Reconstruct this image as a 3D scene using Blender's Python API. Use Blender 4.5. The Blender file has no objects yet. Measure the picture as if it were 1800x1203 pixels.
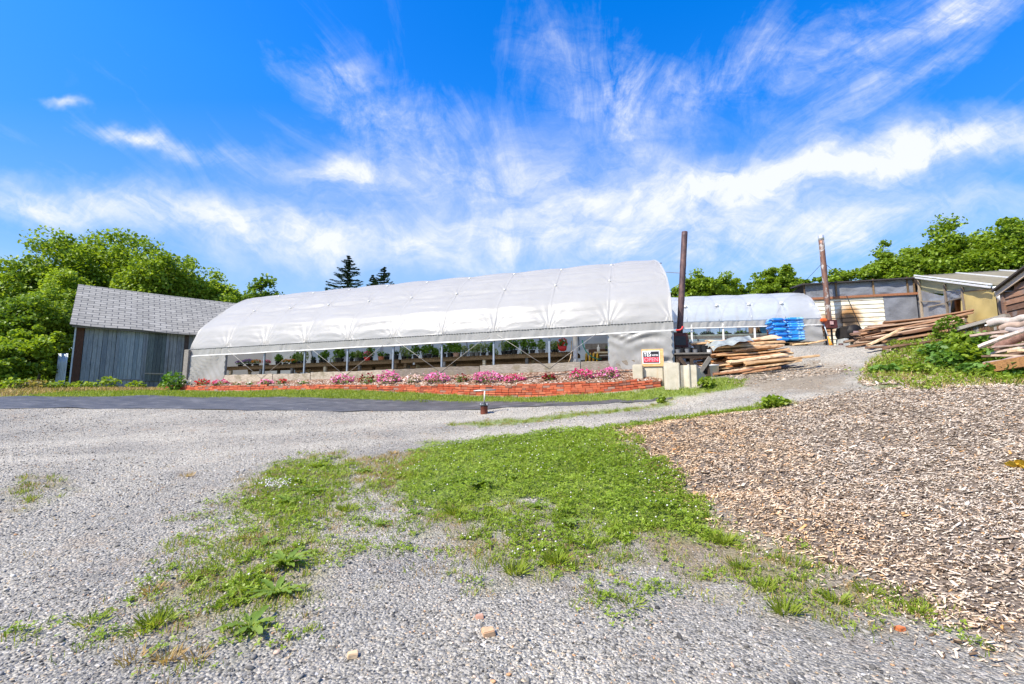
import bpy, bmesh, math, random
import numpy as np
from mathutils import Vector, Matrix
rnd = random.Random(7)
rng = np.random.default_rng(11)
scene = bpy.context.scene
COL = scene.collection
V = Vector

# ------------------------------------------------------------------ camera
F = 800.0; PITCH = math.radians(6.84); ZC = 1.5
CP, SP = math.cos(PITCH), math.sin(PITCH)
cam_d = bpy.data.cameras.new("camera"); cam = bpy.data.objects.new("camera", cam_d); COL.objects.link(cam)
cam_d.sensor_width = 36.0; cam_d.lens = 16.0; cam_d.clip_end = 3000; cam_d.clip_start = 0.05
cam.location = (0, 0, ZC); cam.rotation_euler = (math.pi/2 + PITCH, 0, 0)
scene.camera = cam

def ray(px, row):
    u = (px-900)/F; v = (601.5-row)/F
    return V((u, CP-v*SP, SP+v*CP))
def at(px, row, Y):                       # sight line at forward distance Y
    d = ray(px, row); return V((0, 0, ZC)) + d*(Y/d.y)
def on_plane(px, row, P, N):
    d = ray(px, row); o = V((0, 0, ZC)); k = (V(P)-o).dot(V(N))/d.dot(V(N)); return o+d*k

# ------------------------------------------------------------------ objects
def tag(o, label=None, cat=None, group=None, kind=None):
    if label: o['label'] = label
    if cat: o['category'] = cat
    if group: o['group'] = group
    if kind: o['kind'] = kind
    return o
def thing(name, label, cat, loc=(0, 0, 0), group=None, rz=0.0):
    o = bpy.data.objects.new(name, None); COL.objects.link(o)
    o.location = loc; o.rotation_euler = (0, 0, rz); o.empty_display_size = 0.2
    return tag(o, label, cat, group)
def wloc(o):
    v = V((0, 0, 0))
    while o is not None:
        v = v + o.location; o = o.parent
    return v
def kids(o): return [c for c in bpy.data.objects if c.parent == o]
def dup(o, loc=None, rz=None, scale=None, label=None, parent=None, mapping=None):
    ch = o.children
    c = o.copy(); COL.objects.link(c)
    if parent is not None: c.parent = parent
    if loc is not None: c.location = loc
    if rz is not None: c.rotation_euler = (0, 0, rz)
    if scale is not None: c.scale = (scale,)*3 if not hasattr(scale, '__len__') else scale
    if label: c['label'] = label
    for k in list(ch): dup(k, parent=c)
    return c

class MB:
    def __init__(s): s.v = []; s.f = []
    def add(s, vs, fs):
        b = len(s.v); s.v += [tuple(p) for p in vs]; s.f += [tuple(i+b for i in f) for f in fs]; return s
    def box(s, c, size, X=(1,0,0), Y=(0,1,0), Z=(0,0,1), jit=0.0):
        c = V(c); X = V(X)*size[0]/2; Y = V(Y)*size[1]/2; Z = V(Z)*size[2]/2; vs = []
        for k in (-1, 1):
            for j in (-1, 1):
                for i in (-1, 1):
                    p = c+X*i+Y*j+Z*k
                    if jit: p = p+V((rnd.uniform(-jit, jit), rnd.uniform(-jit, jit), rnd.uniform(-jit, jit)))
                    vs.append(p)
        return s.add(vs, [(0,2,3,1),(4,5,7,6),(0,1,5,4),(2,6,7,3),(0,4,6,2),(1,3,7,5)])
    def bar(s, p, q, w, h, up=(0,0,1)):                 # a squared timber from p to q
        p = V(p); q = V(q); a = (q-p); L = a.length; a.normalize(); up = V(up)
        b = a.cross(up)
        if b.length < 1e-4: b = a.cross(V((1,0,0)))
        b.normalize(); c = b.cross(a)
        return s.box((p+q)/2, (L, w, h), a, b, c)
    def tube(s, pts, r, n=8, cap=True):
        pts = [V(p) for p in pts]; m = len(pts); rs = r if hasattr(r, '__len__') else [r]*m
        rings = []; prev = None
        for i, p in enumerate(pts):
            t = (pts[min(i+1, m-1)]-pts[max(i-1, 0)]).normalized()
            a = prev if prev is not None else (V((0,0,1)) if abs(t.z) < .9 else V((1,0,0)))
            b = t.cross(a); b.normalize(); a = b.cross(t); a.normalize(); prev = a
            rings.append([p+(a*math.cos(2*math.pi*k/n)+b*math.sin(2*math.pi*k/n))*rs[i] for k in range(n)])
        vs = [p for r_ in rings for p in r_]; fs = []
        for i in range(m-1):
            for k in range(n):
                k2 = (k+1) % n
                fs.append((i*n+k, i*n+k2, (i+1)*n+k2, (i+1)*n+k))
        if cap: fs += [tuple(range(n-1, -1, -1)), tuple((m-1)*n+k for k in range(n))]
        return s.add(vs, fs)
    def lathe(s, c, prof, n=14, capb=True, capt=True):
        c = V(c); vs = []; fs = []; m = len(prof)
        for r, z in prof:
            for k in range(n): vs.append(c+V((r*math.cos(2*math.pi*k/n), r*math.sin(2*math.pi*k/n), z)))
        for i in range(m-1):
            for k in range(n):
                k2 = (k+1) % n; fs.append((i*n+k, i*n+k2, (i+1)*n+k2, (i+1)*n+k))
        if capb: fs.append(tuple(range(n-1, -1, -1)))
        if capt: fs.append(tuple((m-1)*n+k for k in range(n)))
        return s.add(vs, fs)
    def grid(s, fn, nu, nv):
        vs = [fn(i/nu, j/nv) for j in range(nv+1) for i in range(nu+1)]
        fs = [(j*(nu+1)+i, j*(nu+1)+i+1, (j+1)*(nu+1)+i+1, (j+1)*(nu+1)+i) for j in range(nv) for i in range(nu)]
        return s.add(vs, fs)
    def prism(s, poly, dvec):                            # polygon pushed along dvec
        n = len(poly); a = [V(p) for p in poly]; b = [p+V(dvec) for p in a]
        return s.add(a+b, [tuple(range(n-1, -1, -1)), tuple(range(n, 2*n))]+[(i, (i+1) % n, n+(i+1) % n, n+i) for i in range(n)])
    def build(s, name, m, parent=None, smooth=False, bevel=0.0, fixn=True):
        off = wloc(parent) if parent is not None else V((0,0,0))
        loc = V((0,0,0))
        if parent is None and s.v:
            a = np.array(s.v); loc = V((float(a[:,0].mean()), float(a[:,1].mean()), float(a[:,2].min())))
            off = loc
        me = bpy.data.meshes.new(name); me.from_pydata([(x-off.x, y-off.y, z-off.z) for x, y, z in s.v], [], s.f)
        if fixn or bevel:
            bm = bmesh.new(); bm.from_mesh(me)
            if fixn: bmesh.ops.recalc_face_normals(bm, faces=bm.faces)
            if bevel: bmesh.ops.bevel(bm, geom=[e for e in bm.edges if e.calc_face_angle(0) > .5], offset=bevel, segments=2, affect='EDGES', clamp_overlap=True)
            bm.to_mesh(me); bm.free()
        if smooth: me.shade_smooth()
        me.materials.append(m)
        o = bpy.data.objects.new(name, me); COL.objects.link(o)
        if parent is not None: o.parent = parent
        else: o.location = loc
        return o

def np_mesh(name, verts, faces, m, parent=None, smooth=False, uvw=None):
    """verts (N,3) and faces (M,k) as arrays -> one object"""
    me = bpy.data.meshes.new(name); nv, nf, k = len(verts), len(faces), faces.shape[1]
    off = wloc(parent) if parent is not None else V((0,0,0))
    verts = np.asarray(verts, dtype=np.float64)-np.array(off)
    me.vertices.add(nv); me.vertices.foreach_set('co', verts.astype(np.float32).ravel())
    me.loops.add(nf*k); me.loops.foreach_set('vertex_index', faces.astype(np.int32).ravel())
    me.polygons.add(nf); me.polygons.foreach_set('loop_start', np.arange(0, nf*k, k, dtype=np.int32))
    me.update(calc_edges=True)
    if smooth: me.polygons.foreach_set('use_smooth', np.ones(nf, dtype=bool))
    me.materials.append(m)
    o = bpy.data.objects.new(name, me); COL.objects.link(o)
    if parent is not None: o.parent = parent
    return o
def rot_arr(yaw, tilt, roll):
    cy, sy, ct, st, cr, sr = np.cos(yaw), np.sin(yaw), np.cos(tilt), np.sin(tilt), np.cos(roll), np.sin(roll)
    o = np.zeros_like(cy); l = o+1
    Rz = np.stack([np.stack([cy,-sy,o],-1), np.stack([sy,cy,o],-1), np.stack([o,o,l],-1)], -2)
    Rx = np.stack([np.stack([l,o,o],-1), np.stack([o,ct,-st],-1), np.stack([o,st,ct],-1)], -2)
    Ry = np.stack([np.stack([cr,o,sr],-1), np.stack([o,l,o],-1), np.stack([-sr,o,cr],-1)], -2)
    return Rz @ Rx @ Ry
def scatter(bv, bf, P, R, S):
    """copies of a base shape (bv,bf) at P with rotation R and scale S -> arrays"""
    bv = np.asarray(bv, float); n = len(P); S = np.asarray(S, float)
    if S.ndim == 1: S = np.repeat(S[:,None], 3, 1)
    vv = (bv[None]*S[:,None,:]) @ np.transpose(R, (0,2,1)) + P[:,None,:]
    ff = np.asarray(bf)[None]+(np.arange(n)*len(bv))[:,None,None]
    return vv.reshape(-1,3), ff.reshape(-1, len(bf[0]))
def cat(parts):
    vs, fs, b = [], [], 0
    for v, f in parts:
        vs.append(v); fs.append(f+b); b += len(v)
    return np.concatenate(vs), np.concatenate(fs)

# ------------------------------------------------------------------ materials
class NT:
    def __init__(s, tree): s.t = tree; s.n = tree.nodes; s.l = tree.links
    def new(s, typ, **kw):
        nd = s.n.new(typ)
        for k, v in kw.items(): setattr(nd, k, v)
        return nd
    def put(s, sock, v):
        if hasattr(v, 'is_output'): s.l.new(v, sock)
        elif v is not None:
            if hasattr(v, '__len__') and len(v) == 3 and sock.type == 'RGBA': v = (*v, 1)
            sock.default_value = v
    def math(s, op, a, b=None, c=None, clamp=False):
        nd = s.new('ShaderNodeMath', operation=op, use_clamp=clamp)
        for i, x in enumerate((a, b, c)):
            if x is not None: s.put(nd.inputs[i], x)
        return nd.outputs[0]
    def vmath(s, op, a, b=None):
        nd = s.new('ShaderNodeVectorMath', operation=op); s.put(nd.inputs[0], a)
        if b is not None: s.put(nd.inputs[1], b)
        return nd.outputs[0]
    def mix(s, fac, a, b, blend='MIX'):
        nd = s.new('ShaderNodeMix', data_type='RGBA', blend_type=blend)
        s.put(nd.inputs[0], fac); s.put(nd.inputs[6], a); s.put(nd.inputs[7], b); return nd.outputs[2]
    def coord(s, which='Object'): return s.new('ShaderNodeTexCoord').outputs[which]
    def mapping(s, vec, scale=(1,1,1), loc=(0,0,0), rot=(0,0,0)):
        nd = s.new('ShaderNodeMapping'); s.put(nd.inputs[0], vec); nd.inputs[1].default_value = loc
        nd.inputs[2].default_value = rot; nd.inputs[3].default_value = scale; return nd.outputs[0]
    def noise(s, vec, scale, detail=4, rough=.55, dist=0.0, out='Fac'):
        nd = s.new('ShaderNodeTexNoise'); s.put(nd.inputs['Vector'], vec); nd.inputs['Scale'].default_value = scale
        nd.inputs['Detail'].default_value = detail; nd.inputs['Roughness'].default_value = rough
        nd.inputs['Distortion'].default_value = dist; return nd.outputs[out]
    def voro(s, vec, scale, out='Color', feature='F1', rand=1.0):
        nd = s.new('ShaderNodeTexVoronoi', feature=feature); s.put(nd.inputs['Vector'], vec)
        nd.inputs['Scale'].default_value = scale; nd.inputs['Randomness'].default_value = rand; return nd.outputs[out]
    def ramp(s, fac, stops, interp='LINEAR'):
        nd = s.new('ShaderNodeValToRGB'); s.put(nd.inputs[0], fac); cr = nd.color_ramp; cr.interpolation = interp
        while len(cr.elements) < len(stops): cr.elements.new(.5)
        for e, (p, c) in zip(cr.elements, stops):
            e.position = p; e.color = (*c, 1) if hasattr(c, '__len__') else (c, c, c, 1)
        return nd.outputs[0]
    def bump(s, h, strength=.3, dist=.01):
        nd = s.new('ShaderNodeBump'); s.put(nd.inputs['Height'], h); nd.inputs['Strength'].default_value = strength
        nd.inputs['Distance'].default_value = dist; return nd.outputs[0]
    def island(s): return s.new('ShaderNodeNewGeometry').outputs['Random Per Island']
    def objrand(s): return s.new('ShaderNodeObjectInfo').outputs['Random']
def new_mat(name):
    m = bpy.data.materials.new(name); m.use_nodes = True; t = NT(m.node_tree); t.n.clear()
    out = t.new('ShaderNodeOutputMaterial'); return m, t, out
def finish(t, out, color, rough=.7, normal=None, metal=0.0, spec=.4):
    b = t.new('ShaderNodeBsdfPrincipled'); t.put(b.inputs['Base Color'], color); t.put(b.inputs['Roughness'], rough)
    b.inputs['Metallic'].default_value = metal; b.inputs['Specular IOR Level'].default_value = spec
    if normal is not None: t.put(b.inputs['Normal'], normal)
    t.l.new(b.outputs[0], out.inputs[0]); return b
def m_plain(name, c, rough=.6, var=.25, scale=6.0, metal=0.0, bump=.15, spec=.4, dirt=None, dirt_amt=.5):
    """colour with uneven tone, dirt blotches and a fine bump"""
    m, t, out = new_mat(name); co = t.coord()
    n = t.noise(co, scale, 6, .65); n2 = t.noise(co, scale*7, 4, .6)
    lo = tuple(x*(1-var) for x in c); hi = tuple(min(1, x*(1+var)) for x in c)
    col = t.ramp(n, [(.3, lo), (.7, hi)])
    if dirt: col = t.mix(t.math('MULTIPLY', t.ramp(t.noise(co, scale*.6, 8, .7), [(.48, 0.), (.68, 1.)]), dirt_amt), col, dirt)
    finish(t, out, col, t.math('ADD', rough-.1, t.math('MULTIPLY', n2, .2)), t.bump(n2, bump, .01), metal, spec); return m
def m_wood(name, dark, light, scale=(1.5, 30, 30), rough=.85, isl=True, blotch=None):
    """grain along local X"""
    m, t, out = new_mat(name); co = t.coord(); g = t.noise(t.mapping(co, scale), 3.0, 8, .65, .4)
    col = t.ramp(g, [(.28, dark), (.68, light)])
    if isl:
        r = t.math('ADD', t.island(), t.objrand()); r = t.math('FRACT', r)
        col = t.mix(1.0, col, t.ramp(r, [(0, (.55,.52,.5)), (.5, (.95,.93,.9)), (1, (1.25,1.18,1.08))]), 'MULTIPLY')
    if blotch:
        col = t.mix(t.ramp(t.noise(co, 3.5, 6, .6), [(.5, 0.), (.66, .85)]), col, blotch)
    finish(t, out, col, rough, t.bump(g, .5, .012), 0, .2); return m
def m_leaf(name, c1, c2, c3=None, trans=.35, rough=.5):
    m, t, out = new_mat(name); r = t.island(); n = t.noise(t.coord(), .9, 3, .6)
    stops = [(0, c1), (1, c2)] if c3 is None else [(0, c1), (.6, c2), (1, c3)]
    col = t.ramp(t.math('ADD', t.math('MULTIPLY', r, .6), t.math('MULTIPLY', t.ramp(n, [(.3, 0.), (.7, 1.)]), .4)), stops)
    p = t.new('ShaderNodeBsdfPrincipled'); t.put(p.inputs['Base Color'], col); p.inputs['Roughness'].default_value = rough
    p.inputs['Specular IOR Level'].default_value = .35
    tr = t.new('ShaderNodeBsdfTranslucent'); t.put(tr.inputs[0], t.mix(1, col, (1.3, 1.25, .6), 'MULTIPLY'))
    mx = t.new('ShaderNodeMixShader'); mx.inputs[0].default_value = trans
    t.l.new(p.outputs[0], mx.inputs[1]); t.l.new(tr.outputs[0], mx.inputs[2]); t.l.new(mx.outputs[0], out.inputs[0]); return m
def m_film(name, c, clear=.15, trans=.45, rough=.35, wr=14.0, stretch=(1, 1, 1), bump=.35, dirt=None):
    """plastic greenhouse film: milky, lets light through, with a wrinkled sheen"""
    m, t, out = new_mat(name); co = t.coord(); w = t.noise(t.mapping(co, stretch), wr, 5, .6, 1.2); w2 = t.noise(co, 2.2, 5, .6)
    col = t.ramp(w2, [(.3, tuple(x*.9 for x in c)), (.7, c)])
    if dirt: col = t.mix(t.ramp(t.noise(co, 1.3, 7, .65), [(.5, 0.), (.72, .6)]), col, dirt)
    nrm = t.bump(w, bump, .03)
    p = t.new('ShaderNodeBsdfPrincipled'); t.put(p.inputs['Base Color'], col); p.inputs['Roughness'].default_value = rough
    p.inputs['Specular IOR Level'].default_value = .5; t.put(p.inputs['Normal'], nrm)
    tr = t.new('ShaderNodeBsdfTranslucent'); t.put(tr.inputs[0], col); t.put(tr.inputs['Normal'], nrm)
    mx = t.new('ShaderNodeMixShader'); mx.inputs[0].default_value = trans
    t.l.new(p.outputs[0], mx.inputs[1]); t.l.new(tr.outputs[0], mx.inputs[2])
    if clear > 0:
        tp = t.new('ShaderNodeBsdfTransparent'); m2 = t.new('ShaderNodeMixShader')
        t.put(m2.inputs[0], t.math('MULTIPLY', t.ramp(w2, [(.3, .75), (.7, 1.15)]), clear))
        t.l.new(mx.outputs[0], m2.inputs[1]); t.l.new(tp.outputs[0], m2.inputs[2]); t.l.new(m2.outputs[0], out.inputs[0])
    else: t.l.new(mx.outputs[0], out.inputs[0])
    return m
# ------------------------------------------------------------------ sun, sky, exposure
SUN_EL = math.radians(50); SUN_DIR = V((-.80, -.60, 0)).normalized()
to_sun = V((SUN_DIR.x*math.cos(SUN_EL), SUN_DIR.y*math.cos(SUN_EL), math.sin(SUN_EL)))
sd = bpy.data.lights.new("sun", 'SUN'); sd.energy = 5.0; sd.angle = math.radians(.55); sd.color = (1, .925, .79)
sun = bpy.data.objects.new("sun", sd); COL.objects.link(sun); sun.location = (-20, -15, 30)
sun.rotation_euler = (-to_sun).to_track_quat('-Z', 'Y').to_euler()
world = bpy.data.worlds.new("World"); scene.world = world; world.use_nodes = True
w = NT(world.node_tree); w.n.clear(); wo = w.new('ShaderNodeOutputWorld'); bg = w.new('ShaderNodeBackground')
sky = w.new('ShaderNodeTexSky', sky_type='NISHITA'); sky.sun_disc = False
sky.sun_elevation = SUN_EL; sky.sun_rotation = math.atan2(SUN_DIR.x, SUN_DIR.y)
sky.air_density = 1.0; sky.dust_density = .6; sky.ozone_density = 2.0; sky.altitude = 300
hs = w.new('ShaderNodeHueSaturation'); hs.inputs['Saturation'].default_value = 1.46;  hs.inputs['Hue'].default_value = .512
w.l.new(sky.outputs[0], hs.inputs['Color'])
gen = w.coord('Generated')
sx = w.new('ShaderNodeSeparateXYZ'); w.l.new(gen, sx.inputs[0])
gn = w.new('ShaderNodeMapRange'); w.l.new(sx.outputs[2], gn.inputs[0]); gn.inputs[1].default_value = .08; gn.inputs[2].default_value = .55; gn.inputs[3].default_value = 1.9; gn.inputs[4].default_value = 3.7; w.l.new(gn.outputs[0], hs.inputs['Value'])
ay = w.math('MAXIMUM', w.math('ABSOLUTE', sx.outputs[1]), .05)
ca = w.math('DIVIDE', sx.outputs[0], ay); cb = w.math('DIVIDE', sx.outputs[2], ay)
# high thin cloud lies on a level sheet far overhead
zz = w.math('ADD', w.math('MAXIMUM', sx.outputs[2], 0.0), .16)
cx = w.new('ShaderNodeCombineXYZ'); w.put(cx.inputs[0], w.math('DIVIDE', sx.outputs[0], zz)); w.put(cx.inputs[1], w.math('DIVIDE', sx.outputs[1], zz))
sheet = cx.outputs[0]
cc = w.new('ShaderNodeCombineXYZ'); w.put(cc.inputs[0], ca); w.put(cc.inputs[1], cb)
wob = w.noise(cc.outputs[0], 3.2, 5, .6, out='Color')
wv = w.vmath('MULTIPLY', w.vmath('SUBTRACT', wob, (.5, .5, .5)), (.34, .22, 0))
cw = w.vmath('ADD', cc.outputs[0], wv)
sw = w.new('ShaderNodeSeparateXYZ'); w.l.new(cw, sw.inputs[0])
def blob(px, row, rx, ry, ang, amt):
    d = ray(px, row); a0, b0 = d.x/d.y, d.z/d.y
    c_, s_ = math.cos(ang), math.sin(ang)
    da = w.math('SUBTRACT', sw.outputs[0], a0); db = w.math('SUBTRACT', sw.outputs[1], b0)
    u = w.math('ADD', w.math('MULTIPLY', da, c_/(rx/F)), w.math('MULTIPLY', db, s_/(rx/F)))
    v = w.math('ADD', w.math('MULTIPLY', da, -s_/(ry/F)), w.math('MULTIPLY', db, c_/(ry/F)))
    r2 = w.math('ADD', w.math('MULTIPLY', u, u), w.math('MULTIPLY', v, v))
    return w.math('MULTIPLY', w.math('EXPONENT', w.math('MULTIPLY', r2, -1.0)), amt)
BLOBS = [(1480, 290, 430, 44, .17, 1.7), (1500, 385, 400, 46, .08, .8), (930, 330, 420, 105, .05, .60), (590, 312, 85, 26, 0, .9),
         (290, 248, 150, 24, -.25, .75), (108, 172, 40, 12, .1, .95), (60, 345, 200, 36, -.12, .8), (430, 405, 320, 42, -.18, .85),
         (820, 440, 460, 50, 0, .45), (1400, 445, 520, 45, 0, .45), (1000, 110, 120, 90, -.9, .5), (1095, 175, 55, 110, -.2, .62), (1470, 70, 260, 75, .3, .55),
         (1560, 165, 200, 45, .35, .4), (620, 125, 60, 45, -.6, .42), (700, 225, 240, 75, -.5, .42), (1230, 150, 70, 60, .3, .35), (1690, 20, 120, 40, .4, .6)]
CIRRUS = {4, 9, 10, 11, 12, 13, 14, 15, 16, 17}
den = cir = None
for i, b in enumerate(BLOBS):
    x = blob(*b)
    if i in CIRRUS: cir = x if cir is None else w.math('ADD', cir, x)
    else: den = x if den is None else w.math('ADD', den, x)
st1 = w.noise(w.mapping(sheet, (1.5, .55, 1), rot=(0, 0, .2)), 2.8, 12, .70, 1.0)
st2 = w.noise(w.mapping(cw, (2.0, 3.6, 1), rot=(0, 0, .2)), 2.8, 12, .68, .5)
fib = w.ramp(st1, [(.38, 0.), (.64, 1.)]); puff = w.ramp(st2, [(.34, 0.), (.62, 1.)])
both = w.math('ADD', w.math('MULTIPLY', puff, .7), w.math('MULTIPLY', fib, .3))
cov = w.math('ADD', w.math('MULTIPLY', den, w.math('ADD', .28, w.math('MULTIPLY', both, .82))), w.math('MULTIPLY', cir, w.math('ADD', .06, w.math('MULTIPLY', w.math('MULTIPLY', fib, w.math('ADD', .25, w.math('MULTIPLY', puff, 1.0))), 1.25))))
cov = w.math('ADD', cov, w.math('MULTIPLY', w.ramp(st1, [(.5, 0.), (.75, 1.)]), .12))
cov = w.ramp(cov, [(.04, 0.), (.5, .42), (1.25, .94)])
hz = w.ramp(cb, [(0., .85), (.20, .52), (.40, .16), (.7, 0.)])
mixh = w.mix(hz, hs.outputs[0], (6.4, 8.6, 10.4))
mixc = w.mix(cov, mixh, (10.6, 10.9, 11.3))
w.put(bg.inputs[0], mixc); bg.inputs[1].default_value = .055
w.l.new(bg.outputs[0], wo.inputs[0])
world.cycles.sampling_method = 'MANUAL'; world.cycles.sample_map_resolution = 512
vs_ = scene.view_settings; vs_.view_transform = 'Standard'; vs_.look = 'None'; vs_.exposure = .78; vs_.gamma = 1
scene.cycles.max_bounces = 8; scene.cycles.transparent_max_bounces = 12; scene.cycles.diffuse_bounces = 3; scene.cycles.glossy_bounces = 2
scene.cycles.transmission_bounces = 5; scene.cycles.use_denoising = True; scene.cycles.sample_clamp_indirect = 6
# ------------------------------------------------------------------ the hillside
CTRL = [(0,1203,2.5),(450,1203,2.5),(900,1203,2.5),(1350,1203,2.5),(1800,1203,2.45),
 (900,1000,3.95),(900,900,5.3),(900,820,7.1),(900,770,8.9),(900,735,10.6),(900,720,11.5),(900,707,12.3),
 (0,1000,3.9),(0,860,5.6),(0,760,9.3),(0,719,11.5),(0,698,13),(250,719,11.9),(250,698,13.6),(600,722,11.6),(600,699,13.4),
 (290,687,17.2),(121,684,18.3),(60,672,20),(400,691,15.2),(1170,704,11.9),(1160,682,12.5),(1300,692,11),(1400,700,9.6),(1420,642,14),(1490,611,17),(1395,607,16.7),
 (1310,665,12.5),(1220,682,12.1),(1265,656,13.2),(1425,634,14.2),(1110,762,8.2),(1260,900,5.2),(1400,985,4.1),(1700,1130,2.9),(1800,1050,3.3),
 (1500,800,6.6),(1800,800,6.0),(1800,686,8.4),(1500,691,9.4),(1650,682,9.0),(1650,725,7.6),(1530,662,10.5),(1600,602,13.8),(1760,657,10.2),(1780,562,14),(1525,612,16.9),
 (1290,607,17.5),(1215,612,18)]
pts = [at(*c) for c in CTRL]
# greenhouse frame: t runs left along its long side, w runs back, h up from the foot of the baseboard
AX = math.radians(16); GD = V((-math.cos(AX), math.sin(AX), 0)); GN = V((math.sin(AX), math.cos(AX), 0))
P0 = at(1182, 581, 13.3); O1 = V((P0.x, P0.y, 2.342)); GS = .0173; GL = 18.52; PIPE = 1.10
def gh(t, w_, h): return O1+GD*t+GN*w_+V((0, 0, h-GS*t))
for t in (0, 6, 12, 18.5):
    for w_, dz in ((.6, -.35), (4, -.3), (7.6, -.05)): pts.append(gh(t, w_, dz))
WB = [(286,686,-.75),(340,686,-.78),(400,686,-.82),(480,685,-.86),(560,684.5,-.9),(640,686,-.96),(700,689,-1.05),(770,692,-1.15),(830,695,-1.24),(890,697,-1.30),(940,697.5,-1.32),(1000,694,-1.27),(1080,690,-1.12),(1120,686,-1.02),(1164,681,-.92)]
pts += [on_plane(px, row+1, gh(0, w_-.06, 0), GN) for px, row, w_ in WB]
pts += [V(p) for p in [(0,0,-.12),(-3,-1,-.2),(4,-1,-.05),(0,-6,-.5),(-10,0,.1),(-25,0,.2),(12,2,.6),(25,2,2.0),(-22,14,1.5),(-30,25,1.6),(-20,32,2.0),(-60,60,1.5),(0,35,3.6),
  (-10,30,3.0),(20,35,5.2),(30,20,5.0),(60,60,6),(0,80,4),(60,0,4),(-60,0,0),(0,-60,-2),(60,-60,0),(-60,-60,-2),(-60,120,2),(60,120,6),(22,12,3.9)]]
CX = np.array([[p.x, p.y] for p in pts]); CZ = np.array([p.z for p in pts])
def tps_k(r2): return .5*r2*np.log(r2+1e-9)
def _fit():
    n = len(CX); d2 = ((CX[:,None]-CX[None])**2).sum(-1); K = tps_k(d2)+np.eye(n)*.15
    Pm = np.c_[np.ones(n), CX]; A = np.zeros((n+3, n+3)); A[:n,:n] = K; A[:n,n:] = Pm; A[n:,:n] = Pm.T
    return np.linalg.solve(A, np.r_[CZ, 0, 0, 0])
TW = _fit()
def H0(x, y):
    x = np.atleast_1d(np.asarray(x, float)); y = np.atleast_1d(np.asarray(y, float)); out = np.empty_like(x)
    xc = np.clip(x, -60, 60); yc = np.clip(y, -60, 120)
    for i in range(0, len(x), 20000):
        q = np.c_[xc[i:i+20000], yc[i:i+20000]]; d2 = ((q[:,None]-CX[None])**2).sum(-1)
        out[i:i+20000] = tps_k(d2) @ TW[:-3]+TW[-3]+q @ TW[-2:]
    return out
def G(px, row):                                       # where a sight line meets the hillside
    d = ray(px, row); Y = np.linspace(1.5, 40, 800); x = d.x/d.y*Y; z = ZC+d.z/d.y*Y
    below = np.nonzero(z < H0(x, Y))[0]
    i = below[0] if len(below) else 799
    return V((x[i], Y[i], 0))
def poly(pxs): return np.array([tuple(G(*p))[:2] for p in pxs])
def sdf(x, y, P):                                     # signed distance, inside > 0
    q = np.c_[x, y]; a = P; b = np.roll(P, -1, 0); d = np.full(len(q), 1e9); ins = np.zeros(len(q), bool)
    for (ax, ay), (bx, by) in zip(a, b):
        e = np.array([bx-ax, by-ay]); L = max((e**2).sum(), 1e-9); k = np.clip(((q-[ax, ay]) @ e)/L, 0, 1)
        d = np.minimum(d, np.hypot(q[:,0]-ax-k*e[0], q[:,1]-ay-k*e[1]))
        c = ((ay > q[:,1]) != (by > q[:,1])) & (q[:,0] < (bx-ax)*(q[:,1]-ay)/((by-ay) if abs(by-ay) > 1e-9 else 1e-9)+ax); ins ^= c
    return np.where(ins, d, -d)
_ph = rng.uniform(0, 6.28, (3, 14)); _dr = rng.uniform(0, 6.28, (3, 14))
def wav(x, y, wl, k=0):                               # smooth pseudo-noise in -1..1
    s = 0
    for i in range(7):
        L = wl*(.6+.13*i); s = s+np.sin((x*np.cos(_dr[k,i])+y*np.sin(_dr[k,i]))*6.283/L+_ph[k,i]+1.3*np.sin((x*np.cos(_dr[k,i+7])+y*np.sin(_dr[k,i+7]))*6.283/(L*1.7)+_ph[k,i+7]))
    return s/4.2
CLOVER = poly([(700,800),(760,782),(860,772),(1000,757),(1075,752),(1120,790),(1165,825),(1210,862),(1262,905),(1230,935),(1080,945),(1000,915),(960,890),(860,885),(770,905),(705,860)])
FRINGE = [poly([(630,815),(700,800),(720,860),(690,890),(640,850)]), poly([(690,880),(860,880),(1010,900),(1180,945),(1080,1000),(930,1030),(850,1000),(770,940)]),
          poly([(430,850),(500,810),(600,800),(640,830),(600,890),(575,950),(470,960),(395,900)]), poly([(470,940),(575,950),(555,1040),(500,1110),(420,1140),(240,1120),(280,1040),(380,970)]),
          poly([(1230,935),(1330,955),(1500,1010),(1640,1085),(1560,1100),(1380,1090),(1260,1010)]), poly([(20,860),(60,835),(110,850),(80,890),(20,890)])]
LAWN = poly([(30,698),(120,690),(285,688),(560,686),(700,690),(870,698),(940,699),(1080,692),(1165,683),(1230,682),(1262,665),(1312,668),(1300,684),(1180,702),(1000,710),(840,710),(500,700),(250,698),(120,699)])
TONGUE = [poly([(800,745),(1000,728),(1170,708),(1180,713),(1000,735),(860,750)]), poly([(1090,752),(1230,728),(1380,706),(1385,722),(1240,738),(1110,765)])]
VERGE = poly([(0,697),(0,660),(60,662),(120,684),(290,676),(280,688),(120,690),(30,697)])
MULCH = poly([(1092,758),(1170,744),(1250,733),(1390,716),(1500,695),(1600,688),(1799,684),(1799,1125),(1720,1125),(1620,1075),(1500,1005),(1370,960),(1285,925),(1252,898),(1192,852),(1135,800)])
MULCH = np.concatenate([MULCH[:7], [[12.0, 8.6], [13, 3.2], [6.0, 2.6]], MULCH[8:]])
WEEDY = poly([(1518,672),(1530,640),(1580,605),(1700,590),(1799,600),(1799,680),(1650,684),(1560,690)])
PATHDIRT = poly([(1265,660),(1430,638),(1500,648),(1480,690),(1330,690),(1300,672)])
RIM = poly([(1180,900),(1290,905),(1400,970),(1560,1030),(1700,1110),(1640,1110),(1400,1060),(1150,990),(1050,960)])
def soft(s, w_): return np.clip(s/w_+.5, 0, 1)
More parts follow.
